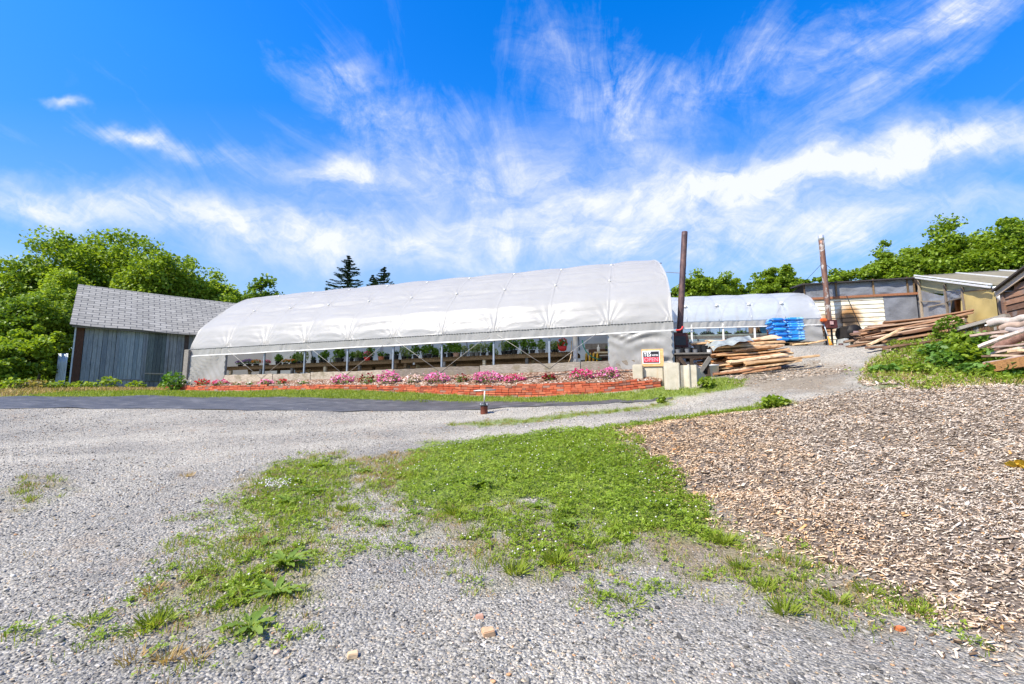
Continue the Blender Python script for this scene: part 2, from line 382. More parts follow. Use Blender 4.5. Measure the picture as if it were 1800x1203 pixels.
def H(x, y, fine=True):
    z = H0(x, y); x = np.atleast_1d(x); y = np.atleast_1d(y)
    m = soft(sdf(x, y, MULCH)-.05, .7); near = np.exp(-((x/14)**2+((y-7)/13)**2))
    z = z+near*(.018*wav(x, y, 1.7, 0)+.008*wav(x, y, .6, 1))+m*(.06+.05*wav(x, y, 1.5, 2)+.022*wav(x, y, .5, 0))
    return z
def h1(x, y): return float(H(np.array([x]), np.array([y]))[0])
def gp(px, row, Y=None):                              # ground point under a pixel, or under a sight line at depth Y
    p = G(px, row) if Y is None else at(px, row, Y)
    return V((p.x, p.y, h1(p.x, p.y)))
def axis_steps(lo, hi, step, far, grow=1.25):
    a = list(np.arange(lo, hi+1e-6, step)); s = step
    while a[-1] < far: s *= grow; a.append(a[-1]+s)
    s = step; b = [lo]
    while b[-1] > -far: s *= grow; b.append(b[-1]-s)
    return np.array(b[:0:-1]+a)
gx = axis_steps(-9, 11, .085, 400); gy = axis_steps(1.2, 19, .085, 400)
XX, YY = np.meshgrid(gx, gy); fx, fy = XX.ravel(), YY.ravel(); fz = H(fx, fy)
nx, ny = len(gx), len(gy); idx = np.arange(nx*ny).reshape(ny, nx)
gf = np.stack([idx[:-1,:-1], idx[:-1,1:], idx[1:,1:], idx[1:,:-1]], -1).reshape(-1, 4)
nz = wav(fx, fy, .8, 1)
TRACK = poly([(1460,660),(1380,690),(1250,713),(1120,726),(1000,737),(850,748),(700,758),(500,772),(300,784),(100,792),(-60,800)])
def lanes(x, y):
    d = np.full(len(x), 1e9); q = np.c_[x, y]
    for a, b in zip(TRACK[:-1], TRACK[1:]):
        e = b-a; k = np.clip(((q-a) @ e)/(e @ e), 0, 1); d = np.minimum(d, np.hypot(*(q-a-k[:,None]*e).T))
    return np.exp(-((d-.72+.08*wav(x, y, 1.3, 0))/.27)**2)*np.clip(.75+.4*wav(x, y, 1.8, 2), .2, 1)
def masks(x, y):
    n = wav(x, y, .55, 1)*.16+wav(x, y, .2, 2)*.07
    g = soft(sdf(x, y, CLOVER)+n+.2*wav(x, y, .9, 0), .3); fb_ = np.zeros_like(x)
    for p in FRINGE: fr_ = soft(sdf(x, y, p)+n*1.6-.03, .5); g = np.maximum(g, fr_*.25*np.clip(wav(x, y, .35, 0)+.6, 0, 1)); fb_ = np.maximum(fb_, fr_*np.clip(.45+.5*wav(x, y, .9, 2), .1, .8))
    lawn = soft(sdf(x, y, LAWN)+n*.6, .2); ton = np.zeros_like(x)
    for p in TONGUE: ton = np.maximum(ton, soft(sdf(x, y, p)+n*.9, .25))
    far = soft(np.hypot(x-0, y-9)-24, 6)
    mul = soft(sdf(x, y, MULCH)+n*.8, .18)
    weed = soft(sdf(x, y, WEEDY)+n, .4); ver = soft(sdf(x, y, VERGE)+n, .4)
    dirt = soft(sdf(x, y, PATHDIRT)+n*2, .8)
    left = soft(-x-13.5, 2)*soft(y-11, 3)
    green = np.clip(np.maximum.reduce([g, lawn, ton*.85, weed*.8, ver*.6, far, left]), 0, 1)
    brown = np.clip(np.maximum.reduce([fb_, soft(sdf(x, y, RIM)+n*2, .7)*.8, mul, dirt*.6, ver*.5, weed*.4]), 0, 1)
    return green*(1-mul), brown, mul
mg, mb, mm = masks(fx, fy)
MAT_GROUND, t, out = new_mat("hillside gravel and soil")
co = t.coord(); at_ = t.new('ShaderNodeAttribute', attribute_name='cover'); sc_ = t.new('ShaderNodeSeparateColor'); t.l.new(at_.outputs['Color'], sc_.inputs[0])
cell = t.voro(co, 48); cb_ = t.new('ShaderNodeSeparateColor'); t.l.new(cell, cb_.inputs[0])
dist = t.voro(co, 48, 'Distance'); cell2 = t.voro(co, 110); cs2 = t.new('ShaderNodeSeparateColor'); t.l.new(cell2, cs2.inputs[0])
stone = t.ramp(cb_.outputs[0], [(0, (.085,.080,.070)), (.3, (.22,.209,.184)), (.62, (.335,.316,.277)), (.85, (.47,.445,.385)), (.95, (.45,.35,.23)), (1, (.64,.62,.58))])
fine_ = t.ramp(cs2.outputs[0], [(0, (.125,.12,.105)), (.5, (.30,.283,.247)), (1, (.53,.50,.43))])
stone = t.mix(t.ramp(cb_.outputs[1], [(.3, 0.), (.4, .8)]), stone, fine_)
big = t.noise(co, .55, 5, .6); stone = t.mix(1, stone, t.ramp(big, [(.32, (.70,.70,.71)), (.68, (1.14,1.12,1.08))]), 'MULTIPLY')
wheel = t.noise(co, 1.6, 6, .7); stone = t.mix(t.ramp(wheel, [(.56, 0.), (.72, .5)]), stone, (.33, .25, .17))
soil = t.ramp(t.noise(co, 14, 8, .7), [(.3, (.10,.07,.04)), (.7, (.30,.23,.14))])
grass = t.ramp(t.noise(co, 9, 6, .7), [(.3, (.07,.11,.015)), (.55, (.16,.22,.03)), (.75, (.30,.27,.09))])
chip = t.ramp(t.noise(t.mapping(co, (1, 2.5, 1), rot=(0, 0, .5)), 22, 6, .7), [(.3, (.045,.034,.026)), (.55, (.19,.15,.115)), (.75, (.42,.36,.30))])
stone = t.mix(t.math('MULTIPLY', at_.outputs['Alpha'], .75), stone, t.mix(1, fine_, (1.22, 1.19, 1.14), 'MULTIPLY')); col = t.mix(sc_.outputs[1], stone, soil); col = t.mix(t.math('MULTIPLY', sc_.outputs[0], .95), col, grass); col = t.mix(sc_.outputs[2], col, chip)
hgt = t.math('ADD', t.math('MULTIPLY', dist, -1.0), t.math('MULTIPLY', t.noise(co, 60, 4, .7), .6))
finish(t, out, col, .92, t.bump(hgt, .9, .02), 0, .25)
ground = np_mesh('ground', np.c_[fx, fy, fz], gf, MAT_GROUND, smooth=True); tag(ground, kind='structure')
ca_ = ground.data.color_attributes.new('cover', 'FLOAT_COLOR', 'POINT')
ca_.data.foreach_set('color', np.c_[mg, mb, mm, lanes(fx, fy)].astype(np.float32).ravel())
# ------------------------------------------------------------------ shared materials
FILM = m_film("milky greenhouse film", (.515, .505, .485), clear=.11, trans=.36, rough=.42, wr=5.0, stretch=(.7, .7, 2.4), bump=.22)
FILM_CURT = m_film("creased curtain film", (.47, .46, .435), clear=.07, trans=.34, rough=.35, wr=4.0, stretch=(1, 1, .55), bump=.6, dirt=(.55, .52, .46))
FILM_THIN = m_film("clear thin film", (.72, .74, .76), clear=.38, trans=.4, rough=.22, wr=6.0, bump=.4)
FILM_GREY = m_film("dusty grey plastic sheet", (.26, .27, .30), clear=.06, trans=.2, rough=.25, wr=5.0, bump=.7, dirt=(.10, .10, .11))
GALV = m_plain("galvanised steel", (.30, .33, .37), .45, .2, 5, .7, .05)
WHITE_PAINT = m_plain("white painted pipe", (.72, .72, .70), .4, .08, 8, 0, .05, dirt=(.4, .33, .25), dirt_amt=.3)
DARK_METAL = m_plain("dark steel", (.05, .05, .055), .5, .3, 8, .5)
RUST = m_plain("brown rusty steel", (.12, .06, .05), .7, .45, 9, .25, .3, dirt=(.28, .12, .05), dirt_amt=.7)
RUST_RED = m_plain("maroon rusty firebox steel", (.10, .03, .03), .6, .4, 7, .3, .3, dirt=(.2, .08, .04))
RED_PAINT = m_plain("red plastic", (.55, .03, .03), .4, .2, 8)
BOARD = m_wood("weathered baseboard", (.15, .125, .10), (.50, .46, .40), (1.2, 9, 22), .9, True, (.20, .17, .11))
OLDWOOD = m_wood("old brown bench wood", (.07, .045, .025), (.26, .18, .10), (2, 20, 20), .9, True)
GREYWOOD = m_wood("silvered grey wood", (.13, .125, .12), (.36, .34, .31), (2, 20, 20), .9, True)
BLACK_PLASTIC = m_plain("black nursery plastic", (.012, .012, .014), .45, .3, 9, 0, .05)
GREY_PLASTIC = m_plain("grey nursery plastic", (.16, .16, .165), .5, .2, 9, 0, .05)
TERRA = m_plain("terracotta plastic", (.42, .15, .07), .6, .2, 9, 0, .05)
POTTING = m_plain("potting soil", (.05, .035, .025), .95, .4, 30, 0, .5)
ROPE_M = m_plain("grey rope", (.42, .40, .36), .8, .2, 20)
CREAM = m_plain("cream painted board", (.62, .52, .36), .7, .12, 5, dirt=(.35, .25, .15), dirt_amt=.35)

# ------------------------------------------------------------------ the long poly tunnel
tun = thing('greenhouse', 'long arched greenhouse under milky white plastic with open rolled-up side and plants inside', 'greenhouse', tuple(gh(0, 0, 0)))
PRO = [(0,.26),(.04,.45),(.12,.62),(.31,1.02+.10),(.6,1.40),(.91,1.68),(1.25,1.98),(1.56,2.24),(1.9,2.50),(2.27,2.74),(2.65,2.93),(3.0,3.06),(3.3,3.14),(3.6,3.17)]
PRO = [(a, b+PIPE if i > 1 else b+PIPE) for i, (a, b) in enumerate(PRO)]
PRO = PRO+[(7.2-a, b) for a, b in PRO[-2::-1]]
PA = np.array(PRO); seg = np.r_[0, np.cumsum(np.hypot(*np.diff(PA, axis=0).T))]; SL = seg[-1]
def prof(s):                                          # s in metres along the arch (array)
    return np.interp(s, seg, PA[:,0]), np.interp(s, seg, PA[:,1])
def smooth_prof(s):
    a = b = 0
    for k, wt in ((-.12,.25),(0,.5),(.12,.25)):
        p, q = prof(np.clip(s+k, 0, SL)); a = a+wt*p; b = b+wt*q
    return a, b
BAY = 1.852
def sheet(nt, ns, t0, t1, bulge=.036, pins=(2.15, 3.75), off=0.0):
    T, S = np.meshgrid(np.linspace(t0, t1, nt), np.linspace(0, SL, ns)); tt, ss = T.ravel(), S.ravel()
    f = tt/BAY; fr = f-np.floor(f); bow = np.sin(np.pi*fr); sm = np.minimum(ss, SL-ss)
    bayn = np.floor(f); amp = .75+.5*np.abs(np.sin(bayn*2.7+1))
    bow = bow*np.clip(np.minimum(tt, GL-tt)/1.5, .25, 1); d = bulge*bow*amp*np.clip(sm/.35, 0, 1)
    for ip, p in enumerate(pins):                     # the sheet is held at a batten knot on every bow and swags between
        pl = p-.17*bow*(1 if ip == 0 else .35)*amp; dd = np.abs(sm-pl)
        d -= (bulge*1.25 if ip == 0 else bulge*.55)*bow*np.exp(-(dd/.10)**2)
        # creases running out of the knots
        du = (fr-np.round(fr))*BAY; dv = sm-p; r = np.hypot(du, dv)+1e-6; th = np.arctan2(dv, du)
        d += .020*np.exp(-r/.32)*np.sin(9*th+bayn)*np.clip(r/.05, 0, 1)
    du = (fr-np.round(fr))*BAY; r = np.hypot(du, sm)+1e-6; th = np.arctan2(sm, du+1e-9)
    d += .011*np.exp(-(du/.030)**2); d += .024*np.exp(-r/.36)*np.sin(17*th+np.round(f)*2)*np.clip(r/.06, 0, 1)
    # long soft drag lines
    for k in range(9):
        w0 = .12+.05*k; ang = .10*np.sin(k*2.1)
        d += .0045*np.sin((sm*np.cos(ang)+tt*np.sin(.10*np.sin(k*2.1)))*6.283/w0+k*1.7+1.5*np.sin(tt*.9+k*1.3))*np.clip(bow*1.4, 0, 1)*(.3+.7*np.abs(np.sin(tt*.8+k*.9)))*np.clip(sm/.25, 0, 1)
    a, b = smooth_prof(ss); a1, b1 = smooth_prof(np.clip(ss+.03, 0, SL)); a0, b0 = smooth_prof(np.clip(ss-.03, 0, SL))
    tx_, tz_ = a1-a0, b1-b0; L = np.hypot(tx_, tz_)+1e-9; na, nb = -tz_/L, tx_/L
    d = d+off; a = a+na*d; b = b+nb*d
    lean = .42*np.clip((b-1.4)/2.87, 0, 1)**4*np.clip(1-tt/1.8, 0, 1)**2
    tt = tt+lean
    W = np.array(O1)[None]+tt[:,None]*np.array(GD)+a[:,None]*np.array(GN); W[:,2] += b-GS*tt
    i = np.arange(nt*ns).reshape(ns, nt); ff = np.stack([i[:-1,:-1], i[:-1,1:], i[1:,1:], i[1:,:-1]], -1).reshape(-1, 4)
    return W, ff
Wv, Wf = sheet(1000, 150, -.02, GL+.02)
np_mesh('cover', Wv, Wf, FILM, tun, smooth=True)
for k in range(11):
    tk = min(max(k*BAY, .04), GL-.04); mb = MB(); ss = np.linspace(0, SL, 46); a, b = smooth_prof(ss)
    ptsl = []
    for q in range(46):
        ln = .42*min(max((b[q]-1.4)/2.87, 0), 1)**4*max(1-tk/1.8, 0)**2
        ptsl.append(gh(tk+ln, a[q]+(.035 if a[q] < 3.6 else -.035), b[q]-.035))
    mb.tube(ptsl, .026, 6); mb.build('hoop', GALV, tun, True)
    if k < 10 and k > 0:
        for p in (2.15, 3.75):
            a_, b_ = smooth_prof(np.array([p])); kb = MB()
            c = gh(tk, a_[0]-.015, b_[0]+.02); kb.lathe(c-V((0,0,.02)), [(.02,-.03),(.042,-.01),(.045,.015),(.025,.035),(.005,.04)], 8)
            kb.build('batten_knot', WHITE_PAINT, tun, True)
mb = MB()
for p in (2.15, 3.75, SL/2):
    a_, b_ = smooth_prof(np.array([p])); mb = MB()
    mb.tube([gh(t_, a_[0]+.06, b_[0]-.07) for t_ in np.linspace(.1, GL-.1, 20)], .018, 6); mb.build('purlin', GALV, tun, True)
# hip rail with wiggle wire, drop curtain, roll-up pipe
hr = MB(); hr.bar(gh(-.04, -.012, PIPE+.265), gh(GL+.04, -.012, PIPE+.265), .03, .05); hip = hr.build('hip_rail', m_plain('dull grey rail', (.32, .31, .29), .5, .3, 8, .4), tun)
ww = MB(); n = 760; ps = []; rs = []
for i in range(n+1):
    k = i % 4; ps.append(gh(-.03+(GL+.06)*i/n, -.030-(.006 if k < 2 else 0), PIPE+.268+.004*math.sin(i*.37))); rs.append(.010 if k < 2 else .004)
ww.tube(ps, rs, 5)
wire = ww.build('wiggle_wire', DARK_METAL, tun); tag(wire, kind=None)
def curtain(t0, t1, h0, h1, amp, name, mat, wz=0.0, nt=None, seed=0, folds=1.0, diag=0.0):
    nt = nt or max(24, int((t1-t0)*60)); nh = 22
    def fn(u, v):
        t_ = t0+(t1-t0)*u; hh = h0+(h1-h0)*v; x = t_*folds
        e = 1-.55*v
        g_ = .25+.75*max(0, math.sin(x*1.13+seed)*math.sin(x*.71+2)+.35); o = amp*e*g_*(math.sin(x*13+seed+hh*5+2.4*math.sin(x*2.3)+1.3*math.sin(x*5.9))+.5*math.sin(x*29+3.1*math.sin(x*3.7)+hh*7+seed)+.5*math.sin(x*6.1+hh*9+seed))
        return gh(t_, -.03+o+wz, hh)
    m = MB().grid(fn, nt, nh); return m.build(name, mat, tun, True, fixn=False)
curtain(-.03, GL+.03, PIPE+.005, PIPE+.25, .010, 'drop_curtain', FILM_CURT, seed=.4)
rp = MB(); rp.tube([gh(t_, -.05, PIPE-.012+.006*math.sin(t_*1.9)) for t_ in np.linspace(-.12, GL+.03, 60)], .024, 8); rp.build('roll_pipe', WHITE_PAINT, tun, True)
cr = MB(); cr.tube([gh(-.10, -.05, PIPE-.012), gh(-.2, -.06, PIPE-.012), gh(-.26, -.07, PIPE+.02), gh(-.29, -.07, PIPE+.09)], .026, 8); cr.build('crank_end', RED_PAINT, tun, True)
# two creased sheets closing the ends of the open side
def front_sheet(t0, t1, seed):
    def fn(u, v):
        t_ = t0+(t1-t0)*u; hh = -.06+(PIPE+.0+.04)*v
        dx = min(u, 1-u)
        ddx = (t_-t0) if u < .5 else (t1-t_)
        sg_ = 1-2*u; m1 = math.sin(hh*3.1+u*4+seed)*.5+.5; m2 = math.sin(hh*2.3-u*5+seed*2)*.5+.5
        o = .030*m1*math.sin((hh*1.3+sg_*.45*t_)*13+2.6*math.sin(u*3.7+seed+hh*2)+seed)+.024*m2*math.sin((hh*1.1-sg_*.3*t_)*23+3*math.sin(hh*4+u*2.2)+seed*2)+.012*math.sin((hh*.6+t_*.5)*9+seed)
        o += .012*math.sin((hh*.8-t_*1.1)*19+seed*3)*(1-v)
        ed = .02*math.sin(hh*30+seed)*(1 if u in (0, 1) else 0)
        return gh(t_+ed, -.075+o*min(1, dx*6+.25), hh+(.03*math.sin(t_*7+seed) if v == 0 else 0))
    MB().grid(fn, 60, 44).build('end_sheet', FILM_CURT, tun, True, fixn=False)
front_sheet(.03, 1.85, .7); front_sheet(16.62, GL, 2.9)
# posts, sill timbers, brace wires
for k in range(0, 10):
    t_ = k*BAY; q = MB(); q.box(gh(t_, 0.03, PIPE*.5+.06), (.06, .06, PIPE+.38), GD, GN); q.build('post', GALV, tun, bevel=.006)
cuts = [1.7, 2.75, 6.05, 8.8, 12.35, 14.6, 17.2, GL]
cuts = [1.0, 2.72, 6.02, 9.2, 12.6, 14.3, 18.0]
for i in range(len(cuts)-1):
    a_, b_ = cuts[i], cuts[i+1]; hh = [.27, .27, .26, .25, .24, .27][i]; q = MB(); N = 24; vs = []
    for j in range(N+1):
        t_ = a_+.012+(b_-a_-.024)*j/N
        for (ww_, h_) in ((-.055, .0), (-.06, hh), (.0, hh), (.0, .0)):
            vs.append(gh(t_, ww_+.006*math.sin(t_*3+i), h_+.010*math.sin(t_*2.1+i*2+h_*5)+(.006*math.sin(t_*11) if h_ > .1 else .004*math.sin(t_*17))))
    fs = []
    for j in range(N):
        for k in range(4): fs.append((j*4+k, j*4+(k+1) % 4, j*4+4+(k+1) % 4, j*4+4+k))
    fs += [(3, 2, 1, 0), (N*4, N*4+1, N*4+2, N*4+3)]
    q.add(vs, fs); o = q.build('baseboard', BOARD, tun)
    o.rotation_euler = (0, 0, 0)
for k in (1, 3, 5, 7):                                # guy wires in V shape, meeting low in front of the board
    tm = {1: 2*BAY, 3: 4*BAY, 5: 6*BAY, 7: 8*BAY}[k]
    for s in (-1, 1):
        q = MB(); q.tube([gh(tm, -.075, .10), gh(tm+s*BAY*.92, -.075, PIPE+.16)], .0055, 5); q.build('brace_wire', ROPE_M, tun, True)
# far side: baseboard, film curtain, posts; both end walls
def plain_sheet(fn, nm, mat, nu=30, nv=16): return MB().grid(fn, nu, nv).build(nm, mat, tun, True, fixn=False)
plain_sheet(lambda u, v: gh(.05+(GL-.1)*u, 7.2+.02*math.sin(u*150)*(1-v), .0+(PIPE+.3)*v), 'back_curtain', FILM, 120, 8)
def endwall(t_):
    ss = np.linspace(0, SL, 40); a, b = smooth_prof(ss)
    vs = [gh(t_+(.42*min(max((b[i]-1.4)/2.87, 0), 1)**4 if t_ < 1 else 0), a[i], b[i]-.03) for i in range(40)]; base = [gh(t_, a[i], 0.02) for i in range(40)]
    q = MB(); q.add(vs+base, [(i, i+1, 41+i, 40+i) for i in range(39)]); return q
endwall(.02).build('end_wall', FILM, tun, True, fixn=False); endwall(GL-.02).build('end_wall', FILM, tun, True, fixn=False)
q = MB()
for i in range(7): q.box(gh(1.7, 6.95, .12+.19*i), (3.1, .03, .182), GD, GN)
q.build('plank_wall', m_wood('brown inner planks', (.06, .035, .025), (.15, .09, .065)), tun)
q = MB()
for h_ in (.62, 1.06): q.bar(gh(.4, 6.85, h_), gh(3.0, 6.85, h_), .05, .05)
q.build('inner_rail', WHITE_PAINT, tun)
q = MB(); q.lathe(gh(2.94, .45, -.05), [(.075, 0), (.075, PIPE+.35)], 12); q.build('white_prop', m_plain('whitewashed post', (.66, .64, .62), .7, .12, 5, dirt=(.4,.33,.3)), tun, True)
fl = MB().grid(lambda u, v: gh(.05+(GL-.1)*u, .02+7.15*v, -.02+.0), 60, 24); fl.build('greenhouse_floor', m_plain('bare earth floor', (.17, .13, .09), .95, .35, 3, 0, .4), tun)
# ------------------------------------------------------------------ benches and what stands on them
def bench(t0, t1, w0, w1, hb, label):
    b = thing('slatted_bench', label, 'bench', tuple(gh((t0+t1)/2, (w0+w1)/2, 0)))
    q = MB(); n = int((t1-t0)/.085)
    for i in range(n):
        t_ = t0+(i+.5)*(t1-t0)/n; q.box(gh(t_, (w0+w1)/2+rnd.uniform(-.015, .015), hb+.0), (.058, w1-w0, .024), GD, GN, jit=.003)
    q.build('slatted_top', OLDWOOD, b)
    for w_ in (w0+.05, w1-.05):
        q = MB(); q.bar(gh(t0, w_, hb-.075), gh(t1, w_, hb-.075), .04, .12); q.build('rail', OLDWOOD, b)
    nl = max(2, int((t1-t0)/1.5)+1)
    for i in range(nl):
        t_ = t0+.15+(t1-t0-.3)*i/(nl-1)
        for w_ in (w0+.1, w1-.1):
            q = MB(); q.box(gh(t_, w_, hb/2-.068), (.10, .10, hb-.136), GD, GN); q.build('leg', rnd.choice([GREYWOOD, CREAM, OLDWOOD]), b, bevel=.006)
    return b
HB = .66
bench(2.95, 9.3, .62, 1.75, HB, 'long slatted wooden bench of green pots at the right half of the open greenhouse side')
bench(9.4, 17.3, .62, 1.75, HB, 'slatted wooden bench carrying purple and orange flowers, left half of the open greenhouse side')
bench(3.6, 16.2, 3.2, 4.5, HB, 'second slatted bench further inside the greenhouse behind the front benches')

def leaves_in(n, cen, rad, size, flat=.6, shell=.4, seed=0):
    r = np.random.default_rng(seed); d = r.normal(size=(n, 3)); d /= np.linalg.norm(d, axis=1)[:,None]
    k = shell+(1-shell)*r.random(n)**.5; P = np.array(cen)+d*k[:,None]*np.array(rad)
    R = rot_arr(r.uniform(0, 6.28, n), r.normal(0, flat, n), r.normal(0, flat, n)); S = size*r.uniform(.6, 1.3, n)
    return P, R, S
LEAF = (np.array([(0,-.5,0),(.27,-.05,.06),(0,.5,-.04),(-.27,-.05,.06)]), [(0,1,2,3)])
LEAF_W = (np.array([(0,-.5,0),(.36,-.15,.05),(.22,.3,.04),(0,.5,-.05),(-.22,.3,.04),(-.36,-.15,.05)]), [(0,1,2,3),(0,3,4,5)])
PETAL = (np.array([(-.4,-.4,.06),(.4,-.4,-.03),(.4,.4,.06),(-.4,.4,-.03)]), [(0,1,2,3)])
LF_POT = m_leaf('pot plant leaves', (.05,.13,.012), (.13,.27,.03), (.25,.38,.10), .42)
LF_PALE = m_leaf('pale grey green leaves', (.12,.20,.06), (.26,.36,.15), (.42,.48,.30))
LF_DARK = m_leaf('dark leaves', (.015,.045,.01), (.04,.09,.02))
def flower_mat(name, c1, c2, c3): return m_leaf(name, c1, c2, c3, trans=.25, rough=.6)
FL = {'pink': flower_mat('pink petals', (.62,.12,.38), (.80,.25,.55), (.86,.50,.70)), 'rose': flower_mat('rose petals', (.62,.05,.22), (.78,.12,.36), (.8,.3,.5)),
      'red': flower_mat('red petals', (.45,.01,.02), (.66,.03,.05), (.75,.15,.16)), 'crimson': flower_mat('dark red petals', (.16,.005,.01), (.32,.01,.02), (.45,.03,.04)),
      'white': flower_mat('white petals', (.66,.62,.62), (.8,.78,.78), (.85,.83,.82)), 'blush': flower_mat('blush petals', (.75,.5,.55), (.82,.68,.7), (.85,.8,.8)),
      'purple': flower_mat('purple petals', (.20,.08,.42), (.34,.18,.60), (.5,.36,.72)), 'orange': flower_mat('orange petals', (.6,.16,.03), (.75,.3,.06), (.8,.5,.2))}
def potted(name, label, cat, potm, r0, r1, hp, lm, fr, fh, nleaf, lsize, fl=None, nfl=0, seed=0, stems=5):
    p = thing(name, label, cat)
    q = MB(); q.lathe((0,0,0), [(r0,0),(r1*.97,hp*.9),(r1*1.05,hp*.9),(r1*1.05,hp),(r1*.9,hp),(r1*.88,hp*.88)], 12, True, False); q.build('pot', potm, p, False)
    q = MB(); q.lathe((0,0,0), [(r1*.93,hp*.86),(.001,hp*.9)], 12, False, False); q.build('soil', POTTING, p)
    q = MB(); r = random.Random(seed)
    for i in range(stems):
        a = r.uniform(0, 6.28); e = r.uniform(.3, .8)
        q.tube([(0,0,hp*.85), (fr*.3*math.cos(a), fr*.3*math.sin(a), hp+fh*.4), (fr*e*math.cos(a), fr*e*math.sin(a), hp+fh*r.uniform(.6,.95))], [.006,.005,.003], 5)
    q.build('stems', LF_DARK, p)
    P, R, S = leaves_in(nleaf, (0,0,hp+fh*.5), (fr,fr,fh*.55), lsize, .7, .15, seed); v, f = scatter(*LEAF_W, P, R, S); np_mesh('foliage', v, f, lm, p)
    if fl:
        P, R, S = leaves_in(nfl, (0,0,hp+fh*.55), (fr*1.02,fr*1.02,fh*.6), .055, .6, .85, seed+5); k = P[:,2] > hp+fh*.3
        v, f = scatter(*PETAL, P[k], R[k], S[k]); np_mesh('flowers', v, f, fl, p)
    return p
protos = {
 'bushy': potted('potted_plant', 'x', 'potted plant', BLACK_PLASTIC, .09, .12, .17, LF_POT, .17, .34, 130, .09, seed=1),
 'pale': potted('potted_plant', 'x', 'potted plant', BLACK_PLASTIC, .08, .11, .14, LF_PALE, .20, .40, 120, .085, seed=2),
 'tall': potted('potted_plant', 'x', 'potted plant', BLACK_PLASTIC, .11, .14, .20, LF_POT, .22, .50, 140, .12, seed=3),
 'grey': potted('potted_plant', 'x', 'potted plant', GREY_PLASTIC, .09, .12, .17, LF_PALE, .16, .30, 100, .08, seed=4),
 'dark': potted('potted_plant', 'x', 'potted plant', BLACK_PLASTIC, .11, .13, .19, LF_DARK, .13, .16, 90, .07, seed=5),
 'purple': potted('potted_flower', 'x', 'potted flowers', BLACK_PLASTIC, .10, .14, .12, LF_POT, .25, .22, 130, .07, FL['purple'], 170, seed=6),
 'orange': potted('potted_flower', 'x', 'potted flowers', BLACK_PLASTIC, .10, .13, .10, LF_POT, .20, .18, 120, .06, FL['orange'], 110, seed=7),
 'rose': potted('potted_flower', 'x', 'potted flowers', BLACK_PLASTIC, .10, .13, .10, LF_POT, .19, .2, 120, .06, FL['rose'], 120, seed=8),
}
LABEL = {'bushy': 'bushy green plant in a black pot on the slatted greenhouse bench', 'pale': 'pale grey-green plant in a black pot on the slatted greenhouse bench',
 'tall': 'tall leafy green plant in a large black pot on the slatted greenhouse bench', 'grey': 'pale green plant in a grey pot on the slatted greenhouse bench', 'dark': 'short dark plant in a wide black pot on the slatted greenhouse bench',
 'purple': 'purple trailing flowers in a pot at the left end of the greenhouse bench', 'orange': 'low orange flowers in a pot on the left greenhouse bench',
 'rose': 'rose red flowers in a pot on the left greenhouse bench'}
used = set()
def put(kind, t_, w_, h_=HB+.013, sc=1.0, label=None, name=None):
    loc = gh(t_, w_, h_)
    if kind in used: o = dup(protos[kind], loc, rnd.uniform(0, 6.28), sc)
    else: o = protos[kind]; used.add(kind); o.location = loc; o.scale = (sc,)*3
    o['label'] = label or LABEL[kind]; o['group'] = 'potted plants on the greenhouse benches'; return o
def t_of(px, w_):                                     # bench place seen under a pixel column
    n = GN; P = gh(0, w_, 0); q = on_plane(px, 630, P, n); return (q-O1).dot(GD)
for px, kind in [(426,'purple'),(441,'purple'),(455,'orange'),(468,'rose'),(489,'bushy'),(503,'orange'),(513,'orange'),(527,'pale'),(537,'pale'),(550,'dark'),(567,'bushy'),(575,'tall'),(596,'tall'),(603,'bushy'),
 (619,'bushy'),(629,'grey'),(640,'bushy'),(652,'tall'),(668,'dark'),(681,'dark'),(699,'dark'),(710,'pale'),(721,'pale'),(732,'tall'),(745,'tall'),(757,'tall'),(765,'bushy'),(782,'bushy'),(792,'tall'),(804,'tall'),
 (816,'grey'),(829,'grey'),(839,'grey'),(851,'pale'),(862,'tall'),(888,'pale'),(896,'tall'),(905,'tall'),(923,'tall'),(936,'tall'),(952,'grey'),(973,'pale')]:
    put(kind, t_of(px, 1.0), .95+rnd.uniform(-.12, .12), sc=rnd.uniform(.68, .95))
    if rnd.random() < .22: put(rnd.choice(['bushy', 'pale', 'tall']), t_of(px+rnd.uniform(-6, 6), 1.5), 1.5, sc=rnd.uniform(.85, 1.1))
for i in range(9): put(rnd.choice(['bushy','pale','dark']), 4.2+i*1.3, 3.5+rnd.uniform(0, .8), sc=rnd.uniform(.9, 1.2), label=None)
for px, m, lab in [(672,TERRA,'brown plastic pot of leaves standing on the bench, left of the bright red pot'), (803.5,m_plain('tan plastic', (.4,.25,.18), .6),'small tan pot of leaves on the slatted bench right of the middle post')]:
    o = potted('potted_plant', lab, 'potted plant', m, .09, .12, .13, LF_POT, .16, .2, 90, .07, seed=int(px)); o.location = gh(t_of(px, .8), .72, HB+.013)
o = potted('potted_flower', 'bright red pot of flowers at the front edge of the slatted bench', 'potted flowers', RED_PAINT, .09, .12, .13, LF_POT, .14, .2, 70, .07, FL['rose'], 40, seed=50); o.location = gh(t_of(647, .8), .74, HB+.013)
